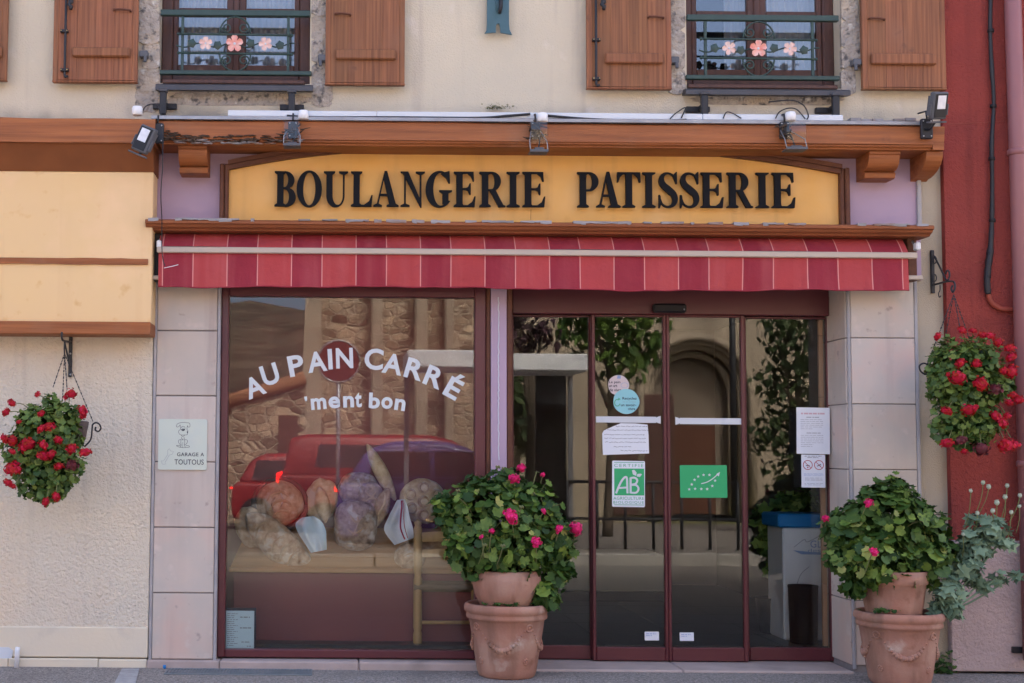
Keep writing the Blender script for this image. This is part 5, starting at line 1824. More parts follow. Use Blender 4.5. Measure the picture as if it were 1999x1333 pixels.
MB().tube(smoothline([P(1835, 556, -.10), P(1835, 566, -.10), P(1832, 573, -.10), P(1834, 580, -.10), P(1837, 577, -.10)], 4), .0035, 6).build('s_hook', 'iron', bk, True)


# ---------------- terracotta pots
def pot_profile(R0, H):
    """big flower pot: outer wall, double rim, inside"""
    return [(R0 * .62, 0), (R0 * .66, .01), (R0 * .70, .10 * H), (R0 * .84, .62 * H), (R0 * .885, .78 * H), (R0 * .90, .785 * H), (R0 * .945, .80 * H), (R0 * .955, .835 * H), (R0 * .935, .865 * H),
            (R0 * .945, .875 * H), (R0 * .995, .90 * H), (R0 * 1.0, .945 * H), (R0 * .975, .985 * H), (R0 * .93, 1.0 * H), (R0 * .88, .985 * H), (R0 * .84, .90 * H), (R0 * .80, .84 * H)]


def outer_r(prof, z_):
    for i in range(len(prof) - 1):
        if prof[i][1] <= z_ <= prof[i + 1][1] and prof[i + 1][1] > prof[i][1]:
            t = (z_ - prof[i][1]) / (prof[i + 1][1] - prof[i][1])
            return prof[i][0] + (prof[i + 1][0] - prof[i][0]) * t
    return prof[0][0]


def big_pot(cxp, ybase, rim_half, yrim, lab, turn, group, top_off):
    r_ = random.Random(int(cxp))
    foot = G(cxp, ybase - 8, GZ)
    c = Vector((foot.x, foot.y, GZ))
    R0 = rim_half * PX(c.y)
    H = P(cxp, yrim, c.y).z - GZ
    prof = pot_profile(R0, H)
    pt = thing('terracotta_pot', lab, 'flower pot', c, group)
    MB().lathe(prof, c, 56, wob=.004).build('pot_body', 'terra', pt, True)
    MB().lathe([(R0 * .82, -.02), (R0 * .82, 0), (.01, .01)], c + Vector((0, 0, .87 * H)), 24).build('soil', 'soil', pt, True)

    def on(th, z_, out=0.0):
        r = outer_r(prof, z_) + out
        return c + Vector((math.sin(th) * r, -math.cos(th) * r, z_))
    for k in range(4):       # four swags round the belly, each hung from two rings
        t0, t1 = turn + k * PI / 2, turn + (k + 1) * PI / 2
        sw = MB()
        n = 17
        for i in range(n):
            u = (i + .5) / n
            th = t0 + .10 + (t1 - t0 - .2) * u
            sg = 4 * u * (1 - u)
            z_ = H * (.70 - .30 * sg)
            rr_ = R0 * (.022 + .045 * sg ** 2) * r_.uniform(.85, 1.15)
            sw.ball(on(th, z_, rr_ * .15), (rr_, rr_, rr_), 8, 6)
            if sg > .55:
                for q in range(5):
                    sw.ball(on(th + r_.uniform(-.05, .05), z_ + r_.uniform(-1.1, 1.1) * rr_ - .2 * rr_, rr_ * .30), rr_ * r_.uniform(.35, .6), 6, 5)
        sw.build('garland', 'terra', pt, True)
        rg = MB()
        cc = []
        for i in range(17):
            a = 2 * PI * i / 16
            cc.append(on(t0 + .085 * math.cos(a) * 1.15, H * .70 + R0 * .075 * math.sin(a), .002))
        rg.tube(cc, R0 * .02, 8)
        rg.ball(on(t0, H * .70, -.004), R0 * .035, 8, 6)
        rg.build('ring', 'terra', pt, True)
        ro = MB()
        for i in range(9):
            a = 2 * PI * i / 8
            rr_ = 0 if i == 8 else R0 * .06
            ro.ball(on(t0 + .05 * math.cos(a) * (i < 8) * 1.4, H * .24 + rr_ * math.sin(a), -.001), R0 * .032, 8, 6)
        ro.build('rosette', 'terra', pt, True)
    return c, R0, H


def small_pot(c, r0, h, lab, group, closed):
    sp = thing('terracotta_pot', lab, 'flower pot', c, group)
    if closed:
        pr_ = [(r0 * .60, 0), (r0 * .72, .06 * h), (r0 * .92, .42 * h), (r0 * 1.0, .70 * h), (r0 * .98, .86 * h), (r0 * .90, .98 * h), (r0 * .82, h), (r0 * .78, .97 * h), (r0 * .80, .86 * h)]
    else:
        pr_ = [(r0 * .74, 0), (r0 * .78, .05 * h), (r0 * .86, .30 * h), (r0 * .865, .32 * h), (r0 * .94, .72 * h), (r0 * 1.0, .74 * h), (r0 * 1.02, .98 * h), (r0 * .97, h), (r0 * .9, .97 * h), (r0 * .88, .8 * h)]
    MB().lathe(pr_, c, 44, wob=.004).build('pot_body', 'terra', sp, True)
    MB().lathe([(r0 * .80, -.01), (r0 * .80, 0), (.01, .01)], c + Vector((0, 0, .86 * h)), 20).build('soil', 'soil', sp, True)


GP = 'stacked terracotta pots'
c1, R1, H1 = big_pot(989, 1327, 82, 1176, 'large terracotta pot with garland relief standing beside the shop window', R(30), GP, 0)
c2, R2, H2 = big_pot(1757, 1342, 83, 1192, 'large terracotta pot with garland relief standing by the right tile pillar', R(34), GP, 0)
zt1 = c1.z + H1 * .88
small_pot(Vector((c1.x, c1.y, zt1)), 67 * PX(c1.y), P(990, 1112, c1.y).z - zt1, 'smaller bowl shaped terracotta pot standing inside the large pot by the shop window', GP, True)
zt2 = c2.z + H2 * .88
small_pot(Vector((c2.x - .03, c2.y, zt2)), 63 * PX(c2.y), P(1745, 1112, c2.y).z - zt2, 'smaller straight terracotta pot standing inside the large pot by right pillar', GP, False)

LEAF = leaf_meshes('leaf', 'leaf', 5, 3)
LEAFY = leaf_meshes('leaf', 'leafy', 2, 4)


def geranium(lobes, flowers, buds, base, lab, seed, n_leaf=300, size=.075, yellow=.07):
    r_ = random.Random(seed)
    g_ = thing('geranium_plant', lab, 'plant', base, 'pink geraniums in the terracotta pots')
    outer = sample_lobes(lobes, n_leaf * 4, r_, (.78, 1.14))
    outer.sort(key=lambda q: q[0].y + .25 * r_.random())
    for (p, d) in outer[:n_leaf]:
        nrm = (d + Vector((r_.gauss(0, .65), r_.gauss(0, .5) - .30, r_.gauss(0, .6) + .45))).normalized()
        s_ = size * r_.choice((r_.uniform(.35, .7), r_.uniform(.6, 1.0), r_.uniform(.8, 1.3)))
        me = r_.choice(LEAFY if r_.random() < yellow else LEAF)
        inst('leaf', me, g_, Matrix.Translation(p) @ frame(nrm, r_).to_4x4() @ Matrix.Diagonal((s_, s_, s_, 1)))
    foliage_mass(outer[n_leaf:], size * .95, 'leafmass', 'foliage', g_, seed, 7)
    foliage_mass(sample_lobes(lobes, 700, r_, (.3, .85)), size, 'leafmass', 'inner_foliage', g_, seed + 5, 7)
    for (p, d) in sample_lobes(lobes, 16, r_, (1.18, 1.5)):
        q0_ = p - d * .14 + Vector((0, .02, -.05))
        MB().tube(smoothline([q0_, (q0_ + p) / 2 + Vector((0, 0, .015)), p], 4), .0032, 5).build('shoot', 'stem', g_, True)
        for k_ in range(r_.choice((1, 1, 2, 3))):
            pk_ = p + Vector((r_.gauss(0, .02), r_.gauss(0, .02), r_.gauss(0, .02))) * k_
            s_ = size * r_.uniform(.45, .95)
            nrm = (d + Vector((r_.gauss(0, .5), -.4 + r_.gauss(0, .4), .5))).normalized()
            inst('leaf', r_.choice(LEAF + LEAFY), g_, Matrix.Translation(pk_) @ frame(nrm, r_).to_4x4() @ Matrix.Diagonal((s_, s_, s_, 1)))
    st = MB()
    for (x_, y_, rp, Y_) in lobes:
        e = P(x_, y_, Y_)
        st.tube(smoothline([base, (base + e) / 2 + Vector((r_.uniform(-.03, .03), r_.uniform(-.03, .03), .02)), e], 4), [.010] * 4 + [.007] * 5, 6)
    st.build('stems', 'stem', g_, True)
    for (x_, y_, rp, Y_) in flowers:
        p = P(x_, y_, Y_)
        s_ = rp * PX(Y_) * 1.08
        inst('flower', r_.choice(FLP), g_, Matrix.Translation(p) @ Matrix.Rotation(r_.uniform(0, 6), 4, 'Z') @ Matrix.Rotation(r_.uniform(.4, 1.0), 4, 'X') @ Matrix.Diagonal((s_, s_, s_ * .9, 1)))
        e = p + Vector((r_.uniform(-.04, .04), .10, -.14))
        MB().tube(smoothline([e, (e + p) / 2 + Vector((0, -.01, .02)), p], 4), .0035, 6).build('flower_stem', 'stem', g_, True)
    for (x_, y_, Y_) in buds:
        p = P(x_, y_, Y_)
        b_ = MB()
        for k in range(6):
            a = k * 1.05
            b_.ball(p + Vector((.010 * math.cos(a), .010 * math.sin(a), .004 * (k % 2))), (.006, .006, .009), 6, 5)
        e = p + Vector((-.03, .06, -.12))
        b_.tube([e, (e + p) / 2 + Vector((.005, 0, .01)), p], .0028, 5)
        b_.build('bud', 'stem', g_, True)
    return g_


yb = c1.y
geranium([(955, 1010, 68, yb - .05), (1025, 995, 58, yb), (905, 1005, 48, yb), (935, 1065, 55, yb - .08), (1015, 1060, 60, yb - .08), (1075, 1050, 46, yb), (985, 952, 38, yb + .03), (1078, 1130, 28, yb - .02), (1062, 1162, 26, yb - .10), (868, 985, 22, yb), (925, 950, 22, yb + .05), (1098, 1115, 16, yb), (1085, 1085, 30, yb)],
         [(996, 1008, 16, yb - .30), (1004, 935, 11, yb - .12), (1018, 914, 9, yb - .05), (1046, 1058, 11, yb - .28), (1124, 1033, 14, yb - .1), (1092, 1033, 9, yb - .18), (1060, 927, 5, yb), (1061, 998, 6, yb - .2), (940, 1048, 5, yb - .3), (960, 1037, 6, yb - .3)],
         [(972, 912, yb), (984, 915, yb), (894, 958, yb - .1), (1018, 990, yb - .3), (946, 1064, yb - .3), (982, 1066, yb - .33)], Vector((c1.x, c1.y, zt1 + .22)), 'variegated geranium with magenta flowers in the pot beside the shop window', 61, 300, .072, .10)
yb = c2.y
geranium([(1735, 1015, 70, yb - .05), (1678, 1035, 52, yb), (1790, 1035, 52, yb), (1742, 968, 34, yb + .02), (1660, 1085, 38, yb), (1715, 1085, 56, yb - .1), (1795, 1085, 50, yb - .05), (1632, 1030, 24, yb), (1668, 1140, 20, yb - .05), (1830, 1070, 30, yb), (1712, 975, 24, yb)],
         [(1696, 982, 9, yb - .2), (1612, 1012, 7, yb - .05), (1705, 1077, 9, yb - .3)], [(1738, 935, yb), (1612, 1018, yb)], Vector((c2.x - .03, c2.y, zt2 + .22)), 'bushy geranium with few pink flowers in the pot by the right pillar', 67, 300, .080, .06)

# ---------------- poppy plant in the right pot
pp = thing('poppy_plant', 'grey green poppy plant with round seed heads leaning right from the pot', 'plant', Vector((c2.x + .14, c2.y - .05, zt2)))
r_ = random.Random(71)
yb = c2.y - .03
pl = [(1905, 1060, 34, yb), (1932, 1030, 28, yb), (1885, 1105, 34, yb), (1852, 1150, 30, yb - .05), (1958, 1052, 18, yb), (1912, 1140, 16, yb), (1865, 1185, 20, yb - .08), (1950, 1125, 12, yb), (1985, 1120, 8, yb), (1900, 1015, 14, yb), (1835, 1180, 18, yb - .05)]
foliage_mass(sample_lobes(pl, 430, r_, (.3, 1.1)), .085, 'leafpoppy', 'foliage', pp, 72, 5, .7, .42)
root = Vector((c2.x + .14, c2.y - .05, zt2))
st = MB()
for (x_, y_, rp, Y_) in pl:
    e = P(x_, y_, Y_)
    st.tube(smoothline([root, (root + e) / 2 + Vector((.0, 0, -.03)), e], 4), .006, 6)
st.build('stems', 'leafpoppy', pp, True)
pod = MB().lathe([(.15, -1.0), (.55, -.85), (.95, -.3), (1.0, .1), (.8, .55), (.45, .72), (.9, .8), (.95, .9), (.3, 1.0)], (0, 0, 0), 12).mesh('seed_head', 'pod', True)
for (x_, y_, rp) in ((1919, 942, 4), (1930, 950, 4.5), (1966, 948, 4), (1962, 970, 4.5), (1946, 981, 5), (1991, 967, 4), (1990, 988, 3.5), (1974, 1000, 4), (1938, 997, 4.5), (1895, 958, 3.5), (1880, 1043, 3.5), (1821, 1071, 4), (1908, 1002, 4)):
    Y_ = yb - r_.uniform(0, .08)
    p = P(x_, y_, Y_)
    s_ = rp * PX(Y_)
    inst('seed_head', pod, pp, Matrix.Translation(p) @ Matrix.Rotation(r_.uniform(-.3, .3), 4, 'Y') @ Matrix.Diagonal((s_, s_, s_ * 1.1, 1)))
    e = P(x_ - r_.uniform(4, 22), y_ + r_.uniform(45, 80), yb)
    MB().tube(smoothline([e, (e + p) / 2 + Vector((.006, -.01, .0)), p - Vector((0, 0, s_ * .8))], 4), .0026, 5).build('stalk', 'stem', pp, True)

# small weeds: on the soil of the pots, at the wall foot, moss on the ledge
for (x0, y0, n, Y_, lab, sz) in ((985, 1178, 60, c1.y - .19, 'small green weeds on the soil of the large pot by the shop window', .022), (1720, 1190, 30, c2.y - .18, 'small green weeds on the soil of the large pot by right pillar', .03)):
    w_ = [(P(x0 + r_.gauss(0, 18), y0 + r_.uniform(-2, 2), Y_ + r_.uniform(0, .04)), Vector((r_.gauss(0, .5), -.5, 1)).normalized()) for _ in range(n)]
    tag(foliage_mass(w_, sz, 'leafmass', 'weeds', None, 81, 3), lab, 'weeds', None, 'stuff')
w_ = [(G(1846 + r_.gauss(0, 10), 1316, GZ) + Vector((0, r_.uniform(-.03, .12), abs(r_.gauss(0, .06)))), Vector((r_.gauss(0, .5), -.5, 1)).normalized()) for _ in range(90)]
tag(foliage_mass(w_, .03, 'leafmass', 'weeds', None, 83, 3), 'dark weeds growing at the foot of the beige wall strip', 'weeds', None, 'stuff')
w_ = [(P(968 + r_.gauss(0, 12), 212 - abs(r_.gauss(0, 4)), -.02 + r_.uniform(-.02, .04)), Vector((r_.gauss(0, .5), -.5, 1)).normalized()) for _ in range(120)]
tag(foliage_mass(w_, .014, 'grass', 'moss', None, 84, 3), 'tuft of moss on the ledge under the cream wall', 'moss', None, 'stuff')

# drain grate in front of the shop window
p0, p1 = G(328, 1306, GZ), G(610, 1306, GZ)
p2 = G(328, 1316, GZ)
gr = thing('drain_grate', 'long blue grey drain grate set in the pavement below the shop window', 'drain grate', ((p0.x + p1.x) / 2, p2.y, GZ))
ya, yb_ = p2.y - .02, min(p0.y, -.06)
for y_ in (ya, yb_ - .012):
    MB().bbox(p0.x, p1.x, y_, y_ + .012, GZ, GZ + .008, .002).build('edge_bar', 'grate', gr)
nb_ = 46
for i in range(nb_ + 1):
    x_ = p0.x + (p1.x - p0.x - .008) * i / nb_
    MB().box(x_, x_ + .009, ya + .0125, yb_ - .0125, GZ + .001, GZ + .006).build('slat', 'grate', gr)
sheet('drain_bed', p0.x, p1.x, ya + .001, yb_ - .001, GZ + .0006, 'grate', None, gr)
q = G(325, 1300, GZ)
MB().tube([(q.x, -.05, GZ), (q.x, -.05, GZ + .022)], .010, 10).build('pipe_cap', 'plasticblue', None, True, 'small blue cap by the foot of the left tile pillar', 'cap')
# litter and grit on the pavement
gm = MB()
for i in range(260):
    x_ = r_.uniform(-2.4, 4.6)
    y_ = -abs(r_.gauss(0, .25)) - .05
    s_ = r_.uniform(.002, .006)
    gm.ball((x_, y_, GZ + s_ * .4), (s_, s_ * r_.uniform(.6, 1.2), s_ * .6), 5, 3)
gm.build('grit', 'kerb', None, False, 'pale grit scattered on the pavement', 'grit', None, 'stuff')


# ================================================================== PLAQUE, NOTICES AND STICKERS
YPQ = -.012
a, b, c, d = RC(309, 818, 404, 917, YPQ)
pq = thing('wall_plaque', 'pale mint dog parking plaque screwed to the left tile pillar', 'sign', ((a + b) / 2, YPQ, c))


def rounded(a, b, c, d, r, n=5):
    out = []
    for (cx_, cz_, t0) in ((b - r, d - r, 0), (a + r, d - r, 90), (a + r, c + r, 180), (b - r, c + r, 270)):
        for i in range(n + 1):
            t = R(t0 + 90 * i / n)
            out.append((cx_ + r * math.cos(t), cz_ + r * math.sin(t)))
    return out


MB().prism(rounded(a, b, c, d, .012), YPQ, -.0015).build('plate', 'plaque', pq)
# drawing coordinates of the plaque: 0..1000 wide, 0..1030 down (measured on the photograph)
qx = lambda u: a + (u - 190) / 975 * (b - a)
qz = lambda v: d - (v - 175) / 1020 * (d - c)


def line(pts, w=.0022, name='drawing', m='ink', smooth=True, par=None, Y=YPQ):
    pp_ = [Vector((qx(u), 0, qz(v))) for u, v in pts]
    if smooth:
        pp_ = smoothline(pp_, 4)
    MB().strip2([(p.x, p.z) for p in pp_], w, Y - .0008, Y - .0002).build(name, m, par or pq)


line([(690, 240), (620, 250), (565, 275), (548, 330), (590, 330), (622, 290)])
line([(690, 240), (760, 248), (810, 258), (818, 325), (780, 332), (765, 300)])
line([(622, 290), (630, 380), (595, 410), (600, 460), (630, 490), (680, 495), (760, 490), (775, 460), (780, 410), (760, 380), (768, 300)])
line([(640, 360), (655, 330), (690, 322), (715, 335), (720, 365), (690, 380), (660, 372)])
line([(645, 385), (680, 395), (720, 385)], .006)
line([(655, 395), (684, 406), (710, 395)], .005)
line([(672, 362), (690, 358)], .003, smooth=False)
line([(765, 420), (772, 455)], .005, smooth=False)
line([(640, 490), (680, 525), (720, 490)])
line([(660, 530), (650, 580), (640, 640), (650, 700), (630, 740)])
line([(700, 530), (715, 590), (720, 640), (715, 700), (735, 740)])
line([(650, 590), (605, 595), (595, 640), (620, 680), (640, 690)])
line([(715, 590), (765, 595), (770, 640), (745, 680), (720, 690)])
line([(550, 712), (600, 735), (680, 750), (760, 745), (815, 735), (800, 712), (740, 705)])
line([(550, 712), (590, 705), (640, 715)])
line([(680, 570), (682, 600)], .005, smooth=False)
line([(680, 640), (680, 745)], .0016, smooth=False)
line([(385, 890), (380, 810), (410, 770), (440, 820), (500, 825), (470, 885), (415, 900), (330, 1050), (350, 1080), (310, 1085), (275, 1085), (262, 1030), (250, 1020), (300, 1020), (385, 890)], .0018, m='inkgrey', smooth=False)
put_text('writing', 'GARAGE A', (qx(570), qx(1110), qz(922), qz(848)), YPQ - .0006, 'ink', pq, .008, 1.1)
put_text('writing', 'TOUTOUS', (qx(520), qx(1105), qz(1090), qz(985)), YPQ - .0006, 'ink', pq, .004, 1.05)

# vinyl writing on the shop window: an arch of capitals and a line below
YG = YV + .0435
ARCL = [('A', 475, 733, 520, 777, -21), ('U', 504, 709, 546, 754, -18), ('P', 563, 692, 595, 736, -10), ('A', 600, 685, 636, 727, -7), ('I', 640, 680, 648, 721, -4), ('N', 656, 678, 688, 719, -2),
        ('C', 712, 680, 748, 722, 4), ('A', 748, 688, 785, 732, 10), ('R', 790, 698, 830, 744, 15), ('R', 829, 711, 868, 760, 21), ('\u00c9', 866, 726, 909, 780, 28)]
pane = [o for o in shopwin.children if o.name.startswith('pane')][0]


def vinyl_letter(ch, cxp, cyp, wp, hp, rot, off=.027):
    """one bold letter of wp x hp photo pixels (before turning) centred at a pixel"""
    me = text_mesh(ch, 1.0, 'vinyl', off, .0004)
    a0, a1, b0, b1 = bounds(me)
    sx, sz = wp * PX(YG) / (a1 - a0), hp * PX(YG) / (b1 - b0)
    q = P(cxp, cyp, YG)
    me.transform(Matrix.Translation((q.x, YG, q.z)) @ UPR @ Matrix.Rotation(R(-rot), 4, 'Z') @ Matrix.Diagonal((sx, sz, 1, 1)) @ Matrix.Translation((-(a0 + a1) / 2, -(b0 + b1) / 2, 0)))
    link('letter', me, shopwin)


for (ch, cx_, cy_, wp, hp, rot) in (('A', 496.5, 755, 35, 40, -22), ('U', 527, 731, 31, 41, -18), ('P', 578, 713.5, 28, 41, -11), ('A', 618.5, 706, 35, 40, -8), ('I', 644.5, 701, 8.5, 40, -4), ('N', 672.5, 699, 31, 40, -2), ('C', 730, 701, 34, 42, 4),
                                    ('A', 767, 710.5, 36, 40, 10), ('R', 809.5, 720.5, 33, 40, 16), ('R', 848, 736, 33, 40, 22), ('\u00c9', 888, 753.5, 27, 51, 29)):
    vinyl_letter(ch, cx_, cy_, wp * (1.0 if ch == 'I' else 1.08), hp, rot)
for (ch, cx_, cy_, wp, hp, rot) in (("'", 597, 778.5, 5, 9, -8), ('m', 622, 788, 28.5, 22.5, -5), ('e', 652.5, 785.5, 21.5, 23, -4), ('n', 680.5, 784, 20, 22.5, -2), ('t', 699.5, 780.5, 12.5, 29, 0), ('b', 731, 782, 20.5, 31, 2), ('o', 755.5, 786.5, 21, 23, 5), ('n', 781, 790, 20, 22.5, 8)):
    vinyl_letter(ch, cx_, cy_, wp * 1.05, hp, rot, .032)


def note(name, px_rect, Y, m, lab, cat='notice', tilt=0.0, th=.0012, corner=.0015):
    a, b, c, d = RC(*px_rect, Y)
    o = thing(name, lab, cat, ((a + b) / 2, Y, c))
    pts = rounded(a, b, c, d, corner, 2)
    mx_, mz_ = (a + b) / 2, (c + d) / 2
    cs, sn = math.cos(tilt), math.sin(tilt)
    pts = [(mx_ + (u - mx_) * cs - (v - mz_) * sn, mz_ + (u - mx_) * sn + (v - mz_) * cs) for u, v in pts]
    MB().prism(pts, Y, Y + th).build('sheet', m, o)
    return o, (a, b, c, d)


def scribble(o, rect, Y, rows, m, seed, margins=(.06, .06), w=.0022, hand=False, name='writing'):
    """lines of illegible small print: rows = (v0, from, to, weight) in unit coordinates"""
    r_ = random.Random(seed)
    a, b, c, d = rect
    for (v, u0, u1, wt) in rows:
        z_ = d - (d - c) * v
        x_ = a + (b - a) * u0
        mb = MB()
        while x_ < a + (b - a) * u1 - .002:
            l = min(r_.uniform(.010, .035), a + (b - a) * u1 - x_)
            if hand:
                pts = [(x_ + l * i / 6, z_ + r_.uniform(-.0035, .0035)) for i in range(7)]
                mb.strip2(pts, w * wt, Y - .0006, Y - .0002)
            else:
                mb.box(x_, x_ + l, Y - .0006, Y - .0002, z_ - w * wt / 2, z_ + w * wt / 2)
            x_ += l + r_.uniform(.003, .007)
        if mb.v:
            mb.build(name, m, o)


YN = YL + .0180
# hanging-hours sheet and the no-smoking sheet on the right side light
YSN = YS + .0175
o, rc = note('notice_sheet', (1555, 795.5, 1620, 886, ), YL - .0025, 'paper', 'white opening hours sheet taped to the right door frame above no smoking sheet', 'notice', R(-.6))
scribble(o, rc, YL - .0025, [(.13, .14, .86, 2.6)], 'inkpale', 1, w=.004)
scribble(o, rc, YL - .0025, [(.21, .30, .68, 2.2)] + [(.26 + .04 * i, .12, .80 if i < 5 else .5, 1) for i in range(6)] + [(.55, .30, .72, 2.2)] + [(.60 + .04 * i, .12, .80 if i < 5 else .5, 1) for i in range(7)], 'inkgrey', 2, w=.0022)
o, rc = note('notice_sheet', (1564.5, 887.5, 1611, 951.5), YL - .0020, 'paper', 'narrow white no smoking and no vaping sheet below the opening hours sheet', 'notice', R(-.3))
scribble(o, rc, YL - .002, [(.045, .14, .86, 1.2), (.09, .26, .72, 1.2)], 'ink', 3, w=.0022)
scribble(o, rc, YL - .002, [(.58 + .03 * i, .1, .92, 1) for i in range(3)], 'inkblue', 4, w=.002)
scribble(o, rc, YL - .002, [(.71 + .035 * i, .14, .88, 1) for i in range(3)] + [(.88, .12, .9, 1), (.92, .12, .85, 1)], 'inkgrey', 5, w=.002)
a, b, c, d = rc
for k, u in enumerate((.27, .74)):
    cx_, cz_ = a + (b - a) * u, d - (d - c) * .315
    rr_ = (b - a) * .19
    ring = [(cx_ + rr_ * math.cos(2 * PI * i / 28), cz_ + rr_ * math.sin(2 * PI * i / 28)) for i in range(29)]
    MB().strip2(ring, .0045, YL - .0027, YL - .0022).build('prohibition_ring', 'inkred', o)
    MB().strip2([(cx_ - rr_ * .68, cz_ + rr_ * .68), (cx_ + rr_ * .68, cz_ - rr_ * .68)], .0035, YL - .0031, YL - .0028).build('prohibition_bar', 'inkred', o)
    if k == 0:
        MB().box(cx_ - .013, cx_ + .012, YL - .0026, YL - .0021, cz_ - .006, cz_ - .001).build('cigarette', 'ink', o)
        MB().ball((cx_, YL - .002, cz_ - .016), (.005, .001, .005), 8, 4).build('ember', 'inkred', o)
    else:
        MB().strip2([(cx_ - .012, cz_ - .008), (cx_ + .013, cz_ + .006)], .005, YL - .0026, YL - .0021).build('vape_pen', 'ink', o)
        MB().strip2([(cx_ + .004, cz_ - .008), (cx_ + .014, cz_ - .006)], .004, YL - .0026, YL - .0021).build('vape_cloud', 'ink', o)

# handwritten sheet, curled at its upper left corner
a, b, c, d = RC(1174, 826, 1267, 888, YN)
o = thing('notice_sheet', 'curled handwritten white sheet taped on left door leaf above green certificate', 'notice', ((a + b) / 2, YN, c))
pts = [(1177, 888), (1267, 885), (1266, 850), (1264, 829), (1240, 826.5), (1212, 826), (1195, 833), (1179, 840), (1175.5, 846), (1176, 865)]
MB().prism([(P(x_, y_, YN).x, P(x_, y_, YN).z) for x_, y_ in pts], YN - .0012, YN).build('sheet', 'paper', o)
scribble(o, (a, b, c, d), YN - .0012, [(.10, .30, .98, 1), (.22, .06, .97, 1), (.36, .06, .90, 1), (.48, .06, .93, 1), (.60, .07, .95, 1), (.74, .26, .62, 1), (.86, .40, .96, 1)], 'ink', 6, w=.0022, hand=True)

# the two overlapping round stickers
def disc_sticker(cxp, cyp, rx, ry, m, lab, Y, seed):
    q = P(cxp, cyp, Y)
    s_ = thing('round_sticker', lab, 'sticker', q)
    MB().prism([(q.x + rx * PX(Y) * math.cos(2 * PI * i / 40) * (1 + .02 * math.sin(5 * 2 * PI * i / 40 + seed)), q.z + ry * PX(Y) * math.sin(2 * PI * i / 40)) for i in range(40)], Y - .0008, Y).build('disc', m, s_)
    return s_, q


def px_text(body, x0, x1, y0, y1, Y, m, par, off=.01, sp=1.0):
    a, b, c, d = RC(x0, y0, x1, y1, Y)
    return put_text('writing', body, (a, b, c, d), Y, m, par, off, sp, .0002)


s_, q = disc_sticker(1207.5, 752, 20.5, 20, 'stickerpink', 'upper pale pink round sticker on the left door leaf', YN, 1)
px_text('Le pain', 1189, 1211, 743, 749.5, YN - .0011, 'ink', s_, .015)
px_text('un art', 1189, 1205, 750.5, 755.5, YN - .0011, 'ink', s_, .015)
px_text('de vivre', 1190, 1213, 758, 764, YN - .0011, 'ink', s_, .015)
MB().prism([(P(x_, y_, YN).x, P(x_, y_, YN).z) for x_, y_ in ((1204, 739), (1212, 739), (1212, 734), (1206, 732))], YN - .0012, YN - .0009).build('emblem', 'inkblue', s_)
lp = [(P(1219 + 7 * math.cos(t), 752 + 5 * math.sin(t), YN).x, P(1219 + 7 * math.cos(t), 752 + 5 * math.sin(t), YN).z) for t in [k * .4 for k in range(17)]]
MB().strip2(lp, .0022, YN - .0012, YN - .0009).build('emblem', 'inkblue', s_)
s_, q = disc_sticker(1222.5, 783.5, 25.5, 24.5, 'aqua', 'lower aqua round sticker with arrow on the left door leaf', YN - .0014, 2)
px_text('Recyclez', 1215, 1243, 775, 781.5, YN - .0026, 'ink', s_, .015)
px_text('un savoir-', 1212, 1242, 788, 793, YN - .0026, 'ink', s_, .015)
px_text('vivre', 1226, 1240, 795.5, 800.5, YN - .0026, 'ink', s_, .015)
scribble(s_, RC(1214, 782, 1243, 787, YN), YN - .0024, [(.5, .05, .95, 1)], 'inkgrey', 8, w=.0022)
rg = [(P(1205 + 5.5 * math.cos(t), 786 - 6.5 * math.sin(t), YN).x, P(1205 + 5.5 * math.cos(t), 786 - 6.5 * math.sin(t), YN).z) for t in [1.2 + k * .4 for k in range(13)]]
MB().strip2(rg, .006, YN - .0028, YN - .0023).build('arrow', 'greenink', s_)
g0 = P(1208, 780, YN)
MB().prism([(g0.x - .008, g0.z - .006), (g0.x + .012, g0.z + .002), (g0.x - .002, g0.z + .014)], YN - .0029, YN - .0024).build('arrow', 'greenink', s_)

# green and white organic certificate
YC_ = YN
o, rc = note('certificate_sticker', (1195, 899.5, 1259, 989.5), YC_ - .0012, 'paper', 'white and green AB organic farming sticker on the left door leaf', 'sticker', R(-.5), .001, .008)
a, b, c, d = RC(1199, 914.5, 1257.5, 967, YC_)
MB().prism([(a, c), (b, c), (b, d), (a, d)], YC_ - .0018, YC_ - .0013).build('green_field', 'green', o)
for y_ in (902.5, 985.5):
    a, b, c, d = RC(1199, y_ - .6, 1257, y_ + .6, YC_)
    MB().box(a, b, YC_ - .0018, YC_ - .0013, c, d).build('rule', 'greenink', o)
px_text('CERTIFIE', 1199, 1256, 905.5, 911.5, YC_ - .0018, 'greenink', o, .0, 1.35)
px_text('AGRICULTURE', 1197.5, 1257, 969.5, 975.5, YC_ - .0018, 'greenink', o, .008, 1.1)
px_text('BIOLOGIQUE', 1197.5, 1257, 978, 984, YC_ - .0018, 'greenink', o, .004, 1.25)


def stroke_px(pts, w, Y, m, par, name='mark', n=5):
    pp_ = smoothline([P(x_, y_, Y) for x_, y_ in pts], n) if n else [P(x_, y_, Y) for x_, y_ in pts]
    MB().strip2([(p.x, p.z) for p in pp_], w * PX(Y), Y - .0005, Y).build(name, m, par)


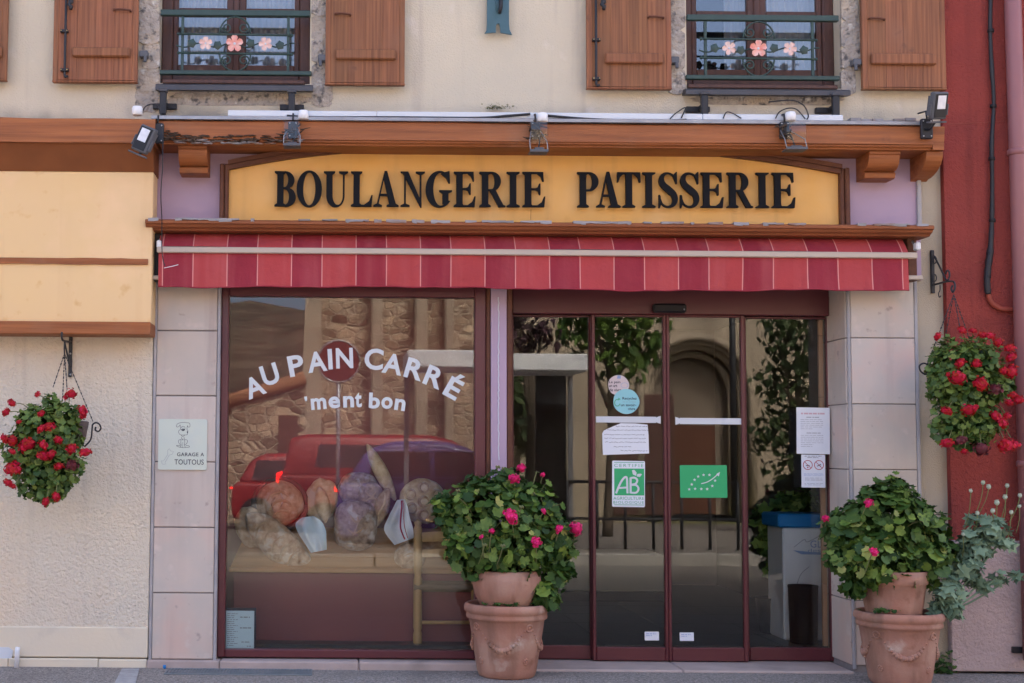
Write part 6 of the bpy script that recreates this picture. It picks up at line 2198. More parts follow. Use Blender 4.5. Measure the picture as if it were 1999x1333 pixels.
stroke_px([(1202.5, 963), (1210, 945), (1217, 934), (1222, 931), (1224, 935), (1224.5, 948), (1225, 963)], 4.0, YC_ - .0020, 'vinyl', o, 'letter')
stroke_px([(1208, 952.5), (1224, 951.5)], 3.6, YC_ - .0026, 'vinyl', o, 'letter', 0)
stroke_px([(1231, 963), (1231, 932)], 4.2, YC_ - .0020, 'vinyl', o, 'letter', 0)
stroke_px([(1231, 933), (1239, 932.5), (1244, 937), (1241, 944), (1232, 946)], 3.8, YC_ - .0026, 'vinyl', o, 'letter')
stroke_px([(1232, 946.5), (1242, 947), (1246.5, 954), (1242, 961.5), (1231, 961.5)], 3.8, YC_ - .0032, 'vinyl', o, 'letter')
for pts in (((1242, 929), (1235.5, 926), (1233.5, 918), (1238, 917), (1242.5, 922)), ((1243, 930), (1244, 925), (1251, 924.5), (1253, 926), (1249, 931))):
    MB().prism([(P(x_, y_, YC_).x, P(x_, y_, YC_).z) for x_, y_ in pts][::-1], YC_ - .0026, YC_ - .002).build('leaf_mark', 'vinyl', o)

# green organic leaf sticker with stars
o, rc = note('leaf_sticker', (1327.5, 908, 1419.5, 971.5), YN - .0012, 'green', 'plain green sticker with a leaf of white stars on the right door leaf', 'sticker', R(.4), .001, .006)


def star(cxp, cyp, r, Y):
    q = P(cxp, cyp, Y)
    pts = []
    for i in range(10):
        rr_ = r * PX(Y) * (1 if i % 2 == 0 else .45)
        t = PI / 2 + i * PI / 5
        pts.append((q.x + rr_ * math.cos(t), q.z + rr_ * math.sin(t)))
    MB().prism(pts, Y - .0005, Y).build('star', 'vinyl', o)


for (x_, y_) in ((1345.5, 955), (1350.5, 945.5), (1356, 936.5), (1363, 930), (1373.5, 927), (1385, 927), (1396, 938), (1390.5, 948.5), (1380.5, 954.5), (1369, 954.5), (1357, 954)):
    star(x_, y_, 3.2, YN - .0014)
stroke_px([(1369, 944), (1380, 941), (1391, 934.5), (1402, 925)], 1.8, YN - .0014, 'vinyl', o, 'stem')
MB().prism([(P(x_, y_, YN).x, P(x_, y_, YN).z) for x_, y_ in ((1398, 925.5), (1405.5, 921), (1403, 930))][::-1], YN - .0021, YN - .0015).build('arrow_head', 'vinyl', o)

for (x0, x1, y0, y1, lab) in ((1258.5, 1286.5, 1233, 1250, 'small white label low on the left door leaf'), (1327, 1354.5, 1234.5, 1251, 'small white label low on the right door leaf')):
    o, rc = note('small_label', (x0, y0, x1, y1), YN, 'paper', lab, 'label', R(.5))
    scribble(o, rc, YN, [(.25, .1, .8, 1.2), (.45, .1, .5, 1)], 'inkblue', 9, w=.004)
# price list in the corner of the shop window
YPL = YV + .06
o, rc = note('price_list', (441, 1192, 496, 1266.5), YPL, 'paperblue', 'framed pale blue price list in the lower left corner of the shop window', 'notice', 0, .002)
a, b, c, d = rc
MB().box(b, b + .012, YPL + .001, YPL + .012, c, d + .018).build('frame', 'ink', o)
MB().box(a, b, YPL + .001, YPL + .012, d, d + .018).build('frame', 'ink', o)
scribble(o, rc, YPL, [(.08 + .052 * i, .04, .3 if i % 3 else .42, 1.3) for i in range(17)], 'inkgrey', 12, w=.0032)
scribble(o, rc, YPL, [(.17, .50, .85, 2), (.45, .5, .9, 2), (.82, .55, .85, 1.5), (.93, .75, .95, 1.5)], 'inkgrey', 13, w=.004)

# ================================================================== BREAD DISPLAY BEHIND THE WINDOW
YD = .78
bd = thing('display_table', 'sloping pine display table with loaves behind the shop window', 'table', P(680, 1112, YD - .2))
t0, t1 = P(450, 1112, YD - .22), P(930, 1112, YD - .22)
zt_, zb_ = P(690, 1030, YD + .1).z, P(690, 1108, YD - .22).z
sl0, sl1 = YD - .22, YD + .12
n = 4
for i in range(n):
    f0, f1 = i / n, (i + 1) / n - .006
    ys0, ys1 = sl0 + (sl1 - sl0) * f0, sl0 + (sl1 - sl0) * f1
    zz0, zz1 = zb_ + (zt_ - zb_) * f0, zb_ + (zt_ - zb_) * f1
    ins0, ins1 = .10 * f0, .10 * f1
    MB().add([(t0.x + ins0, ys0, zz0), (t1.x, ys0, zz0), (t1.x, ys1, zz1), (t0.x + ins1, ys1, zz1), (t0.x + ins0, ys0 + .01, zz0 - .02), (t1.x, ys0 + .01, zz0 - .02), (t1.x, ys1 + .01, zz1 - .02), (t0.x + ins1, ys1 + .01, zz1 - .02)],
             [(0, 1, 2, 3), (7, 6, 5, 4), (0, 4, 5, 1), (1, 5, 6, 2), (2, 6, 7, 3), (3, 7, 4, 0)]).build('plank', 'pine', bd)
MB().bbox(t0.x - .01, t1.x, sl0 - .02, sl0 - .001, zb_ - .035, zb_ - .002, .005).build('front_edge', 'pine', bd)
MB().bbox(t0.x + .02, t1.x - .02, sl0 + .03, .94, ZF - .05, zb_ - .04, .003).build('base_panel', 'backdrop', bd)


def loaf(px_, py_, rx, rz, depth, Y, rot, m, name, lab, bumps=.04, seed=1, kind='oval', scores=None):
    """rounded loaf leaning on the sloping table: rx, rz in photo pixels"""
    r_ = random.Random(seed)
    q = P(px_, py_, Y)
    lf = thing(name, lab, 'bread', q, 'loaves in the bakery window')
    k = PX(Y)
    n_, m_ = 28, 16
    ph = [r_.uniform(0, 6) for _ in range(6)]
    vs, fs = [], []
    rm = Matrix.Rotation(R(-rot), 3, 'Y')
    for i in range(m_ + 1):
        for j in range(n_):
            lat, lon = PI * i / m_, 2 * PI * j / n_
            cx_, cz_ = math.sin(lat) * math.cos(lon), math.cos(lat)
            cy_ = math.sin(lat) * math.sin(lon)
            p_ = 2.0 if kind == 'oval' else 3.2
            if kind == 'box':
                e = (abs(cx_) ** p_ + abs(cz_) ** p_ + abs(cy_) ** p_) ** (-1 / p_)
            elif kind == 'pointed':
                e = 1.0
                cx_ = cx_ * (1 - .35 * abs(cz_) ** 2)
            else:
                e = 1.0
            w = 1 + bumps * (math.sin(5 * cx_ + ph[0]) * math.sin(4 * cz_ + ph[1]) + .5 * math.sin(11 * cx_ + ph[2]) * math.cos(9 * cz_ + ph[3]))
            vs.append(q + rm @ Vector((cx_ * rx * k * e * w, cy_ * depth * e * w, cz_ * rz * k * e * w)))
    for i in range(m_):
        for j in range(n_):
            fs.append((i * n_ + j, (i + 1) * n_ + j, (i + 1) * n_ + (j + 1) % n_, i * n_ + (j + 1) % n_))
    MB().add(vs, fs).build('crust', m, lf, True)
    for sc_ in (scores or []):
        pts = []
        for (u, v) in smoothline([(a_, b_, 0) for a_, b_ in sc_[0]], 4) and [(p.x, p.y) for p in smoothline([(a_, b_, 0) for a_, b_ in sc_[0]], 4)]:
            yy = -math.sqrt(max(.0, 1 - u * u - v * v)) * depth
            pts.append(q + rm @ Vector((u * rx * k, yy * 1.03 - .001, v * rz * k)))
        MB().tube(pts, [sc_[1] * (.3 + .7 * math.sin(PI * i_ / max(1, len(pts) - 1))) for i_ in range(len(pts))], 6).build('score', sc_[2], lf, True)
    return lf


sp_ = lambda pts, w, m='flour': (pts, w, m)
loaf(546, 982, 47, 44, .10, YD - .04, 0, 'crust', 'round_loaf', 'round loaf with scored swirl in a ring basket, leftmost in the window', .03, 1,
     scores=[sp_([(-.5, .1), (-.3, .4), (.1, .5), (.4, .3)], .012), sp_([(-.4, -.3), (-.1, .1), (.3, .1), (.5, -.1)], .012), sp_([(-.2, -.5), (.1, -.3), (.45, -.4)], .010), sp_([(0, .6), (.15, .2), (.05, -.2)], .008, 'darkcrust'), sp_([(-.15, .3), (-.3, 0), (-.2, -.4)], .008, 'darkcrust')])
rg = MB()
q = P(546, 985, YD - .05)
for rr_, th_ in ((.192, .013), (.184, .015), (.176, .012)):
    rg.tube([q + Vector((rr_ * math.cos(2 * PI * i / 40), .01, rr_ * .95 * math.sin(2 * PI * i / 40))) for i in range(41)], th_, 6)
rg.build('proving_ring', 'wicker', None, True, 'woven ring basket around the round scored loaf at left of display', 'basket')
loaf(490, 1030, 30, 42, .08, YD - .04, 18, 'pale', 'loaf', 'pale curved loaf at the lower left behind the long loaf', .05, 2)
loaf(545, 1062, 34, 84, .09, YD - .14, 48, 'crust', 'long_loaf', 'long scored loaf lying slanted at the lower left of the display', .03, 3,
     scores=[sp_([(-.6, .5 - i * .25), (0, .62 - i * .25), (.6, .55 - i * .25)], .008) for i in range(5)])
loaf(628, 975, 32, 42, .09, YD - .0, -12, 'pale', 'loaf', 'pale loaf behind the pointed loaf left of centre', .05, 4)
loaf(630, 985, 15, 36, .06, YD - .11, 10, 'pale', 'pointed_loaf', 'narrow pointed pale loaf standing left of the tin loaf', .03, 5, 'pointed')
loaf(700, 955, 40, 34, .09, YD + .02, 0, 'darkcrust', 'loaf', 'dark rounded loaf at the back centre of the display', .05, 6)
loaf(726, 975, 26, 36, .08, YD - .06, 10, 'darkcrust', 'loaf', 'floury dark loaf behind the tin loaf right of centre', .05, 7, scores=[sp_([(-.4, .5), (0, .2), (.4, .4)], .008), sp_([(-.5, 0), (0, .1), (.5, -.1)], .008)])
loaf(694, 1025, 42, 48, .10, YD - .14, -4, 'darkcrust', 'tin_loaf', 'large square dark floury loaf in the middle of the display', .03, 8, 'box', scores=[sp_([(-.4, .5), (0, .15), (.4, .45)], .009), sp_([(-.45, -.1), (0, -.3), (.4, 0)], .009), sp_([(.0, .6), (.1, .1), (-.1, -.4)], .007)])
loaf(744, 922, 14, 62, .05, YD - .03, 27, 'pale', 'long_loaf', 'slim pointed loaf standing up highest in the display', .02, 9, 'pointed')
loaf(745, 990, 15, 40, .06, YD - .12, -18, 'crust', 'split_loaf', 'small split dark loaf leaning beside the striped cloth', .03, 10, 'pointed', scores=[sp_([(-.2, .7), (.15, .2), (-.1, -.3), (.1, -.7)], .011, 'pale')])
loaf(826, 978, 46, 44, .09, YD - .04, 0, 'pale', 'round_loaf', 'round loaf with ring shaped dimples at the right behind geranium', .03, 11, scores=[
    sp_([(cx_ + .2 * math.cos(2 * PI * i / 10), cz_ + .2 * math.sin(2 * PI * i / 10)) for i in range(11)], .012, 'crust') for cx_, cz_ in ((0, 0), (0, .6), (0, -.58), (.55, .3), (-.55, .3), (.5, -.32), (-.5, -.3))])
loaf(800, 1088, 30, 30, .08, YD - .17, 10, 'crust', 'round_loaf', 'small round loaf at the lower right beside the chair post', .03, 12, scores=[sp_([(-.4, .2), (.1, .3), (.4, 0)], .006), sp_([(-.3, -.3), (.1, -.1), (.3, -.4)], .006)])
loaf(858, 1062, 50, 22, .08, YD - .10, 0, 'crust', 'long_loaf', 'reddish loaf behind the chair back at the right', .04, 13)


def cloth(pts, Y, m, lab, seed, stripe=None):
    r_ = random.Random(seed)
    q = P(sum(p[0] for p in pts) / len(pts), sum(p[1] for p in pts) / len(pts), Y)
    cl = thing('linen_cloth', lab, 'cloth', q)
    n_ = 14
    L_, R_ = pts[:len(pts) // 2], pts[len(pts) // 2:][::-1]
    Ls, Rs = smoothline([(x_, y_, 0) for x_, y_ in L_], 5), smoothline([(x_, y_, 0) for x_, y_ in R_], 5)
    rows = min(len(Ls), len(Rs))

    def pt(i, u, dy=0.0):
        p = Ls[i].lerp(Rs[i], u)
        return P(p.x, p.y, Y + .018 * math.sin(u * 7 + i * .3) + .01 * math.sin(u * 15 + 1) - .03 * math.sin(u * PI) + dy)
    vs, fs = [], []
    for i in range(rows):
        for j in range(n_ + 1):
            vs.append(pt(i, j / n_))
    for i in range(rows - 1):
        for j in range(n_):
            fs.append((i * (n_ + 1) + j, (i + 1) * (n_ + 1) + j, (i + 1) * (n_ + 1) + j + 1, i * (n_ + 1) + j + 1))
    m_ = MB().add(vs, fs)
    m_.add([v + Vector((0, .004, 0)) for v in vs], [f[::-1] for f in fs])
    m_.build('fabric', m, cl, True)
    for (u, mm, rad) in (stripe or []):
        MB().tube([pt(i, u, -.003) for i in range(1, rows - 1)], rad, 5).build('stripe', mm, cl, True)


cloth([(590, 1010), (577, 1022), (582, 1040), (596, 1062), (607, 1079), (638, 1073), (637, 1050), (636, 1036), (628, 1018), (612, 1007)], YD - .26, 'clothblue', 'pale blue linen cloth draped beside the long loaf', 1)
cloth([(775, 976), (768, 990), (758, 1010), (750, 1035), (770, 1064), (808, 1050), (806, 1030), (800, 1010), (796, 990), (790, 974)], YD - .26, 'cloth', 'white linen cloth with a red stripe hanging beside the round loaves', 2, [(.58, 'inkred', .006), (.72, 'inkred', .003)])

# rush seated chair in the window, seen through the glass
YCH = .50
chv = thing('rush_chair', 'turned wooden ladder back chair with rush seat behind the shop window', 'chair', P(860, 1275, YCH))
zfl = P(815, 1272, YCH).z
for (xp, Y_, ytop) in ((815, YCH, 1014), (806, .74, 1140), (928, YCH, 1014), (925, .74, 1140)):
    q0, q1 = P(xp, 1270, Y_), P(xp, ytop, Y_)
    x_ = q0.x
    Hh = q1.z - zfl
    pr_ = []
    nn = 44
    for i in range(nn + 1):
        t = i / nn
        r = .030
        for tc in (.16, .56, .60, .88):
            if abs(t - tc) < .012:
                r = .024
        if t > .97:
            r = .030 * math.sqrt(max(.05, 1 - ((t - .97) / .03) ** 2))
        elif t > .945:
            r = .021
        pr_.append((r, Hh * t))
    MB().lathe(pr_, (x_, Y_, zfl), 16).build('leg' if ytop > 1100 else 'back_post', 'chairwood', chv, True)
for (yp, hp) in ((1048, 20), (1080, 17)):
    a, b, c, d = RC(818, yp - hp / 2, 926, yp + hp / 2, YCH)
    MB().prism([(a, c), ((a + b) / 2, c + .006), (b, c), (b, d - .006), ((a + b) / 2, d + .006), (a, d - .006)], YCH - .008, YCH + .008).build('slat', 'chairwood', chv)
a, b, c, d = RC(818, 1136, 926, 1156, YCH)
MB().bbox(a - .02, b + .02, YCH + .01, .745, c, d, .018).build('seat', 'rush', chv)
MB().tube([P(808, 1146, YCH - .012), P(930, 1146, YCH - .012)], .022, 10).build('seat_rail', 'rush', chv, True)
for (yp, Y_) in ((1204, .74), (1215, YCH)):
    MB().tube([P(816, yp, Y_), P(926, yp, Y_)], .0125, 10).build('rung', 'chairwood', chv, True)

# ================================================================== THINGS INSIDE THE SHOP
a, b = P(1060, 1120, 3.2).x, P(1297, 1120, 3.2).x
kc = thing('shop_counter', 'low khaki counter front far inside the shop behind left door leaf', 'counter', ((a + b) / 2, 3.4, ZF))
MB().bbox(a, b, 3.2, 3.9, ZF + .09, P(1200, 1083, 3.2).z, .01).build('front', 'khaki', kc)
MB().bbox(a - .0, b, 3.18, 3.9, ZF, ZF + .088, .004).build('kickboard', 'dark', kc)
a, b, c, d = RC(1525, 1003, 1618, 1258, .75)
ib = thing('display_cabinet', 'white cabinet with blue lid standing just inside the right side light', 'cabinet', ((a + b) / 2, .9, ZF))
zl = P(1560, 1030, .75).z
MB().bbox(a + .015, b, .75, 1.10, ZF + .005, zl, .01).build('body', 'white', ib)
MB().bbox(a - .02, b + .01, .73, 1.12, zl + .001, d, .012).build('lid', 'plasticblue', ib)
px_text('GL', 1582, 1604, 1055, 1069, .7488, 'inkblue', ib, .0)
px_text('des', 1577, 1602, 1071, 1078, .7488, 'inkblue', ib, .0)
mk = [P(x_, y_, .749) for x_, y_ in ((1548, 1074), (1565, 1082), (1610, 1083), (1610, 1079), (1580, 1077))]
MB().prism([(p.x, p.z) for p in mk], .7484, .7498).build('emblem', 'inkblue', ib)
for pts in (((1550, 1068), (1570, 1053), (1576, 1058), (1600, 1046)), ((1556, 1140), (1564, 1120), (1580, 1106))):
    stroke_px(pts, 1.0, .749, 'inkgrey', ib, 'emblem', 4)
q = P(1573, 1262, .58)
wb = thing('waste_bin', 'round black waste bin on the shop floor beside the white cabinet', 'bin', Vector((q.x, .60, ZF)))
r0 = 28 * PX(.6)
hb = P(1573, 1143, .6).z - ZF
MB().lathe([(r0 * .9, 0), (r0 * .92, .01), (r0 * 1.0, hb * .96), (r0 * 1.03, hb * .97), (r0 * 1.02, hb), (r0 * .94, hb * .99), (r0 * .88, .05)], Vector((q.x, .62, ZF + .001)), 32).build('bucket', 'black', wb, True)
ip = thing('indoor_plant', 'dark leafy plant beside the white cabinet inside the shop', 'plant', P(1510, 1250, 1.15))
r_ = random.Random(91)
foliage_mass(sample_lobes([(1508, 1010, 34, 1.2), (1500, 1060, 24, 1.15), (1515, 1105, 20, 1.15), (1540, 985, 26, 1.3), (1575, 980, 24, 1.3)], 320, r_, (.3, 1.05)), .10, 'leafivy', 'foliage', ip, 92, 5, .7, .3)
MB().tube([(P(1510, 1120, 1.15).x, 1.15, ZF), P(1512, 1080, 1.15), P(1508, 1010, 1.2)], .015, 8).build('trunk', 'bark', ip, True)
MB().lathe([(.10, 0), (.13, .25), (.14, .26), (.12, .25)], (P(1510, 1120, 1.15).x, 1.15, ZF + .001), 24).build('pot', 'black', ip, True)

# ================================================================== ACROSS THE STREET (seen mirrored in the glass)
# church with rubble walls, buttress and arched portal
ch = thing('church', 'old stone church with arched portal across the street, mirrored in the glass', 'church', (4, -24, GZ))
YCV = 23.0
xa, xb_ = MIR(612, 800, YCV).x, MIR(1010, 800, YCV).x
yr = 2 * .33 - YCV
MB().box(xa, xb_, yr - 8, yr, GZ - .2, 8.5).build('nave_wall', 'church', ch)
x0b, x1b = MIR(596, 800, YCV).x, MIR(626, 700, YCV).x
MB().add([(x0b - .15, yr + .8, GZ - .2), (x1b + .05, yr + .8, GZ - .2), (x1b, yr + .3, 8.5), (x0b + .12, yr + .3, 8.5), (x0b - .15, yr - .5, GZ - .2), (x1b + .05, yr - .5, GZ - .2), (x1b, yr - .5, 8.5), (x0b + .12, yr - .5, 8.5)],
         [(0, 1, 2, 3), (7, 6, 5, 4), (0, 3, 7, 4), (1, 5, 6, 2), (3, 2, 6, 7)]).build('buttress', 'ashlar', ch)
for (p0_, p1_, w_) in ((722, 745, 3.2), (805, 830, 4.8), (862, 880, 4.0)):
    u0, u1 = MIR(p0_, 700, YCV).x, MIR(p1_, 700, YCV).x
    MB().bbox(u0, u1, yr, yr + .5, GZ, 3.0 + w_, .05).build('pilaster', 'ashlar', ch)
xc_ = MIR(1345, 760, YCV).x
xp0, xp1 = xb_, MIR(1640, 760, YCV).x
zsp = MIR(1345, 770, YCV).z
ra = 95 * (YCV + CAM_D) / F_PX
arc_o = [(xc_ + ra * math.cos(PI * i / 24), zsp + ra * math.sin(PI * i / 24)) for i in range(25)]
yp_ = yr + .6
for i in range(24):       # wall above the portal, piece by piece round the arch
    (xa1, za1), (xa2, za2) = arc_o[i + 1], arc_o[i]
    MB().prism([(xa1, za1), (xa2, za2), (xa2, 8.5), (xa1, 8.5)], yp_ - 3, yp_).build('portal_wall', 'ashlar', ch)
MB().box(xp0 + .002, xc_ - ra, yp_ - 3, yp_, GZ - .2, 8.5).build('portal_wall', 'ashlar', ch)
MB().box(xc_ + ra, xp1, yp_ - 3, yp_, GZ - .2, 8.5).build('portal_wall', 'ashlar', ch)
for k, (f, dy) in enumerate(((1.14, .06), (.98, -.25), (.84, -.55))):
    rr_ = ra * f
    MB().tube([(xc_ + rr_, yp_ + dy, GZ)] + [(xc_ + rr_ * math.cos(PI * i / 24), yp_ + dy, zsp + rr_ * math.sin(PI * i / 24)) for i in range(25)] + [(xc_ - rr_, yp_ + dy, GZ)], .10, 8).build('archivolt', 'ashlar', ch, True)
MB().prism([(xc_ - ra, GZ), (xc_ + ra, GZ)] + arc_o, yp_ - 1.0, yp_ - .8).build('tympanum', 'tan', ch)
MB().bbox(xc_ - ra * .55, xc_ + ra * .55, yp_ - .8, yp_ - .72, GZ, 2.1, .02).build('church_door', 'wooddark', ch)
dx_0, dx_1 = MIR(1185, 850, YCV).x, MIR(1302, 850, YCV).x
MB().bbox(dx_0, dx_1, yp_, yp_ + .12, GZ, MIR(1240, 772, YCV).z, .02).build('side_porch_door', 'winwood', ch)
u = MIR(1430, 700, YCV - 1.5)
MB().tube([(u.x, u.y, GZ), (u.x, u.y, 7)], .07, 10).build('street_pole', 'iron', None, True, 'dark pole in front of the church portal, mirrored in right door leaf', 'pole')
# low wall with tiled coping and the hill beyond
wv = 20.0
lw = thing('boundary_wall', 'low stone wall with sloping tile coping mirrored at left of window', 'wall', (-3, -20, GZ))
p0_, p1_ = MIR(425, 800, wv), MIR(597, 745, wv)
MB().prism([(p0_.x - 3, GZ - .2), (p1_.x, GZ - .2), (p1_.x, p1_.z), (p0_.x, p0_.z), (p0_.x - 3, p0_.z - .6)], p0_.y - .3, p0_.y).build('stone_wall', 'church', lw)
MB().tube([(p0_.x - .1, p0_.y + .05, p0_.z + .06), (p1_.x, p1_.y + .05, p1_.z + .06)], .14, 8).build('coping', 'rooftile', lw, True)
d0, d1 = MIR(546, 812, wv), MIR(582, 900, wv)
MB().bbox(d0.x, d1.x, d0.y - .02, d0.y + .03, GZ, d0.z, .01).build('gate_door', 'winwood', lw)
hl = []
r_ = random.Random(101)
nx, ny = 60, 16
for j in range(ny + 1):
    for i in range(nx + 1):
        x_ = -260 + 420 * i / nx
        t = j / ny
        y_ = -70 - 220 * t
        prof_ = 28.5 * (1 - ((x_ + 40) / 300) ** 2)
        z_ = max(0, prof_) * math.sin(t * PI / 2) + (1.6 * math.sin(x_ * .21 + j) + r_.uniform(-1, 1)) * t
        hl.append((x_, y_, GZ - .2 + z_))
MB().add(hl, [(j * (nx + 1) + i, j * (nx + 1) + i + 1, (j + 1) * (nx + 1) + i + 1, (j + 1) * (nx + 1) + i) for j in range(ny) for i in range(nx)]).build('hill', 'hill', None, True, kind='structure')
# unseen houses, raised and darkened to cut low frontal light on the bakery
for (xx0, xx1, hgt, m_, lab, yy) in ((-60, -9.5, 9, 'tan', 'unseen tan house far left across the street, raised to block low sky', -24), (xp1 + 2, 60, 10, 'tan', 'unseen tan house far right across the street, raised to block low sky', -22)):
    hs = thing('sky_blocking_house', lab, 'house', ((xx0 + xx1) / 2, yy, GZ))
    MB().box(xx0, xx1, yy - 8, yy, GZ - .2, GZ + hgt).build('wall', m_, hs)
    MB().profx([(yy + .4, GZ + hgt), (yy - 8.4, GZ + hgt), (yy - 4, GZ + hgt + 2)], xx0 - .3, xx1 + .3).build('roof', 'rooftile', hs)
    for i in range(5):
        wx_ = xx0 + (xx1 - xx0) * (i + .5) / 5
        for zz in (1.0, 3.8):
            w_ = MB().bbox(wx_ - .6, wx_ + .6, yy, yy + .06, GZ + zz, GZ + zz + 1.4, .01).build('window', 'winwood', hs)
            MB().box(wx_ - .5, wx_ + .5, yy + .061, yy + .066, GZ + zz + .1, GZ + zz + 1.3).build('pane', 'carglass', w_)
# round sign on a post
sg_ = MIR(661, 709, 13.3)
rsn = thing('round_road_sign', 'round dark red road sign on a post mirrored in the shop window', 'road sign', (sg_.x, sg_.y, GZ))
MB().tube([(sg_.x, sg_.y - .03, GZ), (sg_.x, sg_.y - .03, sg_.z + .3)], .035, 10).build('post', 'galv', rsn, True)
rr_ = 40 * (13.3 + CAM_D) / F_PX
disc_ = [(sg_.x + rr_ * math.cos(2 * PI * i / 36), sg_.z + rr_ * math.sin(2 * PI * i / 36)) for i in range(36)]
MB().prism(disc_, sg_.y, sg_.y + .02).build('disc', 'signred', rsn)
MB().tube([Vector((x_, sg_.y + .01, z_)) for x_, z_ in disc_ + disc_[:1]], .018, 6).build('rim', 'galv', rsn, True)
# bus shelter
bs0, bs1 = MIR(792, 700, 9.9), MIR(1150, 700, 9.9)
bsh = thing('bus_shelter', 'pale flat roofed bus shelter across the street mirrored between window and door', 'bus shelter', ((bs0.x + bs1.x) / 2, bs0.y, GZ))
MB().bbox(bs0.x, bs1.x, bs0.y - 1.3, bs0.y + .0, MIR(900, 722, 9.9).z, MIR(900, 688, 9.9).z, .02).build('roof', 'white', bsh)
for x_ in (bs0.x + .05, (bs0.x + bs1.x) / 2, bs1.x - .05):
    MB().bbox(x_ - .035, x_ + .035, bs0.y - 1.2, bs0.y - 1.13, GZ, MIR(900, 722, 9.9).z - .001, .005).build('post', 'galv', bsh)
MB().bbox(bs1.x - .55, bs1.x - .1, bs0.y - 1.25, bs0.y - 1.19, GZ + .1, MIR(900, 722, 9.9).z - .002, .01).build('poster_panel', 'lampbody', bsh)
for i in range(2):
    x_ = bs0.x + .1 + i * (bs1.x - bs0.x) / 2
    MB().box(x_, x_ + (bs1.x - bs0.x) / 2 - .16, bs0.y - 1.18, bs0.y - 1.172, GZ + .3, GZ + 2.1).build('pane', 'glass', bsh)
MB().bbox(bs0.x + .3, bs1.x - .3, bs0.y - 1.0, bs0.y - .7, GZ + .42, GZ + .46, .01).build('bench', 'chairwood', bsh)


# pedestrian barrier along the far kerb
sbr = thing('street_barrier', 'thin dark pedestrian barrier along the far kerb mirrored in the door', 'barrier', (MIR(1240, 1000, 11).x, MIR(1240, 1000, 11).y, GZ))
u0, u1, yb3 = MIR(1110, 1000, 11).x, MIR(1440, 1000, 11).x, MIR(1240, 1000, 11).y
for zz in (.45, .98):
    MB().tube([(u0, yb3, GZ + zz), (u1, yb3, GZ + zz)], .022, 8).build('rail', 'iron', sbr, True)
for i in range(7):
    x_ = u0 + (u1 - u0) * i / 6
    MB().tube([(x_, yb3, GZ), (x_, yb3, GZ + .98)], .024, 8).build('post', 'iron', sbr, True)


# cars parked across the street
def soften(o, w):
    bv = o.modifiers.new('bevel', 'BEVEL')
    bv.width = w
    bv.segments = 4
    bv.limit_method = 'ANGLE'
    bv.angle_limit = R(12)
    o.data.polygons.foreach_set('use_smooth', [True] * len(o.data.polygons))
    return o


def car(x0, length, height, y, paint, lab, van=False):
    """side-on car whose tail points to -x"""
    cr = thing('parked_car', lab, 'car', (x0 + length / 2, y, GZ - .1), 'cars parked across the street')
    g0 = GZ - .1
    W_ = .86
    zb2 = g0 + .28
    zw = g0 + height * .58
    if van:
        low = [(0, .30), (.0, .56), (.02, .62), (.98, .58), (1.0, .48), (1.0, .30)]
        top = [(.02, .60), (.05, .96), (.12, 1.0), (.62, 1.0), (.72, .95), (.86, .60)]
    else:
        low = [(0, .32), (.01, .54), (.04, .62), (.72, .62), (.95, .52), (1.0, .44), (1.0, .30)]
        top = [(.05, .61), (.14, .90), (.24, .99), (.48, 1.0), (.60, .93), (.76, .61)]
    up_ = lambda lst: [(x0 + a_ * length, g0 + b_ * height) for a_, b_ in lst]
    soften(MB().prism([(x0 + .02 * length, zb2 - .08), (x0 + .98 * length, zb2 - .08)] + up_(low)[::-1], y - W_, y + W_).build('body', paint, cr), .10)
    t_ = up_(top)
    n = len(t_)
    ins = [.02, .12, .16, .16, .12, .02]
    vs = [(a_, y + W_ - i_, b_) for (a_, b_), i_ in zip(t_, ins)] + [(a_, y - W_ + i_, b_) for (a_, b_), i_ in zip(t_, ins)]
    MB().add(vs, [tuple(range(n)), tuple(range(2 * n - 1, n - 1, -1))] + [(i, n + i, n + (i + 1) % n, (i + 1) % n) for i in range(n)]).build('cabin', paint, cr)
    soften(cr.children[-1], .09)
    for (fa, fb) in ((.14, .42), (.44, .62)):
        a_, b_ = x0 + fa * length, x0 + fb * length
        za, zb3 = g0 + .645 * height, g0 + .90 * height
        MB().add([(a_ + (.02 if fa < .3 else 0), y + W_ - .035, za), (b_ + (.25 if fb > .5 else 0), y + W_ - .035, za), (b_ - .03, y + W_ - .095, zb3), (a_ + .12 if fa < .3 else a_, y + W_ - .095, zb3),
                  (a_ + .02, y + W_ - .2, za), (b_, y + W_ - .2, za), (b_ - .03, y + W_ - .2, zb3), (a_ + .12, y + W_ - .2, zb3)], [(0, 1, 2, 3), (0, 4, 5, 1), (1, 5, 6, 2), (2, 6, 7, 3), (3, 7, 4, 0)]).build('side_window', 'carglass', cr)
    for fx_ in (.19, .80):
        for s_ in (1, -1):
            wc_ = Vector((x0 + fx_ * length, y + s_ * (W_ - .08), g0 + .31))
            wh = MB()
            wh.tube([wc_ + Vector((0, -.1, 0)), wc_ + Vector((0, .1, 0))], .31, 24)
            w_ = wh.build('wheel', 'tyre', cr)
            MB().tube([wc_ + Vector((0, .08 * s_, 0)), wc_ + Vector((0, .115 * s_, 0))], [.2, .18], 18).build('rim', 'galv', w_)
    for s_ in (1, -1):
        MB().bbox(x0 - .02, x0 + .03, y + s_ * (W_ - .10) - .08, y + s_ * (W_ - .10) + .115, g0 + height * (.53 if not van else .53), g0 + height * (.56 if not van else .63), .012).build('tail_light', 'taillight', cr)
    MB().bbox(x0 + length - .1, x0 + length + .012, y + W_ - .35, y + W_ - .02, g0 + .42 * height, g0 + .50 * height, .01).build('headlight', 'white', cr)


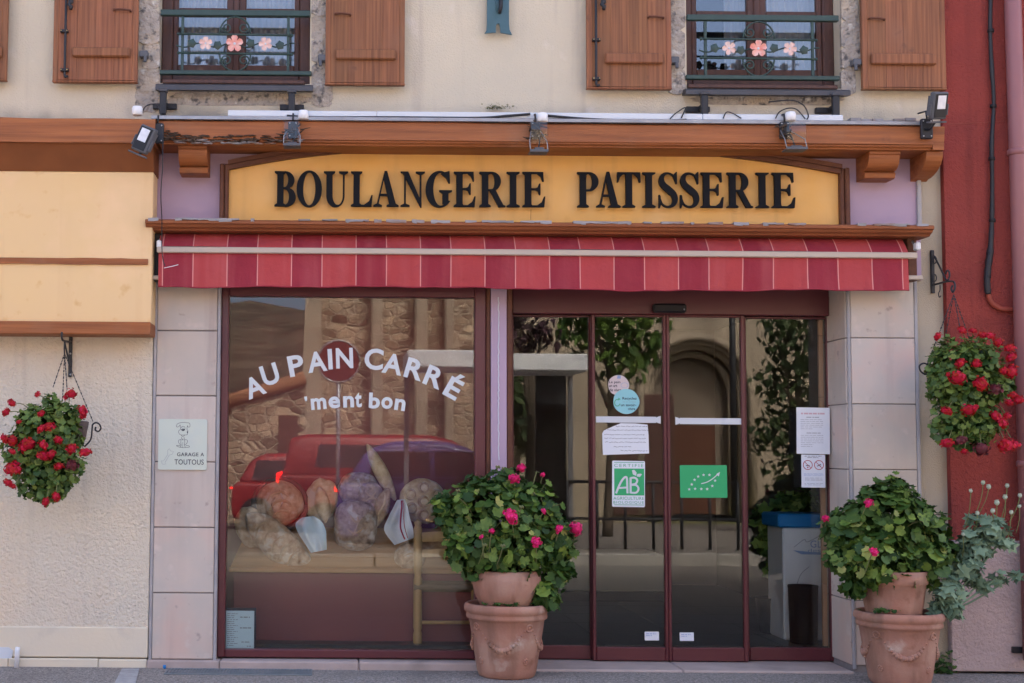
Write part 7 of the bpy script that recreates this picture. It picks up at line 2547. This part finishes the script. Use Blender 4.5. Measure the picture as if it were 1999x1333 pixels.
car(MIR(455, 900, 17.5).x, 2.6, 1.45, -17.6, 'carred', 'red hatchback with lit tail light mirrored at left of the shop window')
car(MIR(545, 900, 15.3).x, 4.2, 1.78, -15.2, 'carred', 'tall red van with lit tail light mirrored behind the loaves', True)
car(MIR(655, 900, 12.2).x, 3.4, 1.66, -12.4, 'carblue', 'violet car mirrored in the right half of the shop window')


# street trees
def tree(base, blobs, m, n, size, lab, seed, trunk=.09):
    r_ = random.Random(seed)
    t_ = thing('street_tree', lab, 'tree', base, 'trees across the street')
    mb = MB()
    for (c, rad) in blobs:
        for i in range(int(n * rad * rad)):
            d = Vector((r_.gauss(0, 1), r_.gauss(0, 1), r_.gauss(0, 1))).normalized()
            p = c + d * rad * r_.uniform(.45, 1.08)
            nrm = (d + Vector((r_.gauss(0, .6), r_.gauss(0, .6), r_.gauss(0, .6)))).normalized()
            fr_ = frame(nrm, r_)
            s_ = size * r_.uniform(.6, 1.3)
            mb.add([p + fr_ @ (Vector(q) * s_) for q in ((-.5, 0, 0), (-.1, .34, .08), (.6, 0, 0), (-.1, -.34, .08))], [(0, 1, 2, 3)])
    mb.build('crown', m, t_, kind='stuff')
    top = blobs[0][0]
    tk_ = MB()
    tk_.tube(smoothline([base, base.lerp(top, .5) + Vector((.05, 0, 0)), top], 5), [trunk * (1 - .05 * i) for i in range(11)], 10)
    for (c, rad) in blobs[1:]:
        s0_ = base.lerp(top, r_.uniform(.5, .8))
        tk_.tube(smoothline([s0_, s0_.lerp(c, .5) + Vector((0, 0, .1)), c], 4), [trunk * .5 * (1 - .08 * i) for i in range(9)], 7)
    tk_.build('trunk', 'bark', t_, True)


def blob(px_, py_, rp, Yv):
    return (MIR(px_, py_, Yv), rp * (Yv + CAM_D) / F_PX)


def foot(px_, Yv):
    v = MIR(px_, 1000, Yv)
    return Vector((v.x, v.y, GZ))


tree(foot(1185, 14), [blob(1190, 640, 75, 14), blob(1140, 600, 60, 14), blob(1240, 610, 70, 14), blob(1215, 715, 55, 14), blob(1265, 680, 40, 14), blob(1180, 540, 80, 14), blob(1120, 655, 40, 14)], 'treeleaf', 420, .20, 'green leafy tree mirrored behind the round stickers', 201)
tree(foot(1030, 12), [blob(1035, 630, 60, 12), blob(1010, 570, 70, 12), blob(1060, 660, 36, 12), blob(1020, 690, 20, 12)], 'treedark', 420, .17, 'dark plum leaved tree mirrored in the left side light', 202)
tree(foot(1028, 19), [blob(1028, 800, 52, 19), blob(1040, 860, 40, 19), blob(1020, 750, 46, 19)], 'treeivy', 420, .24, 'small round green tree mirrored low in the left side light', 203, .07)
tree(foot(1550, 17), [blob(1560, 690, 60, 17), blob(1590, 620, 60, 17), blob(1520, 640, 40, 17), blob(1550, 780, 62, 17), blob(1590, 840, 60, 17), blob(1510, 850, 48, 17), blob(1545, 920, 55, 17), blob(1500, 740, 34, 17)], 'treeivy', 520, .18, 'green ivy clad tree mirrored in the right side light', 204)
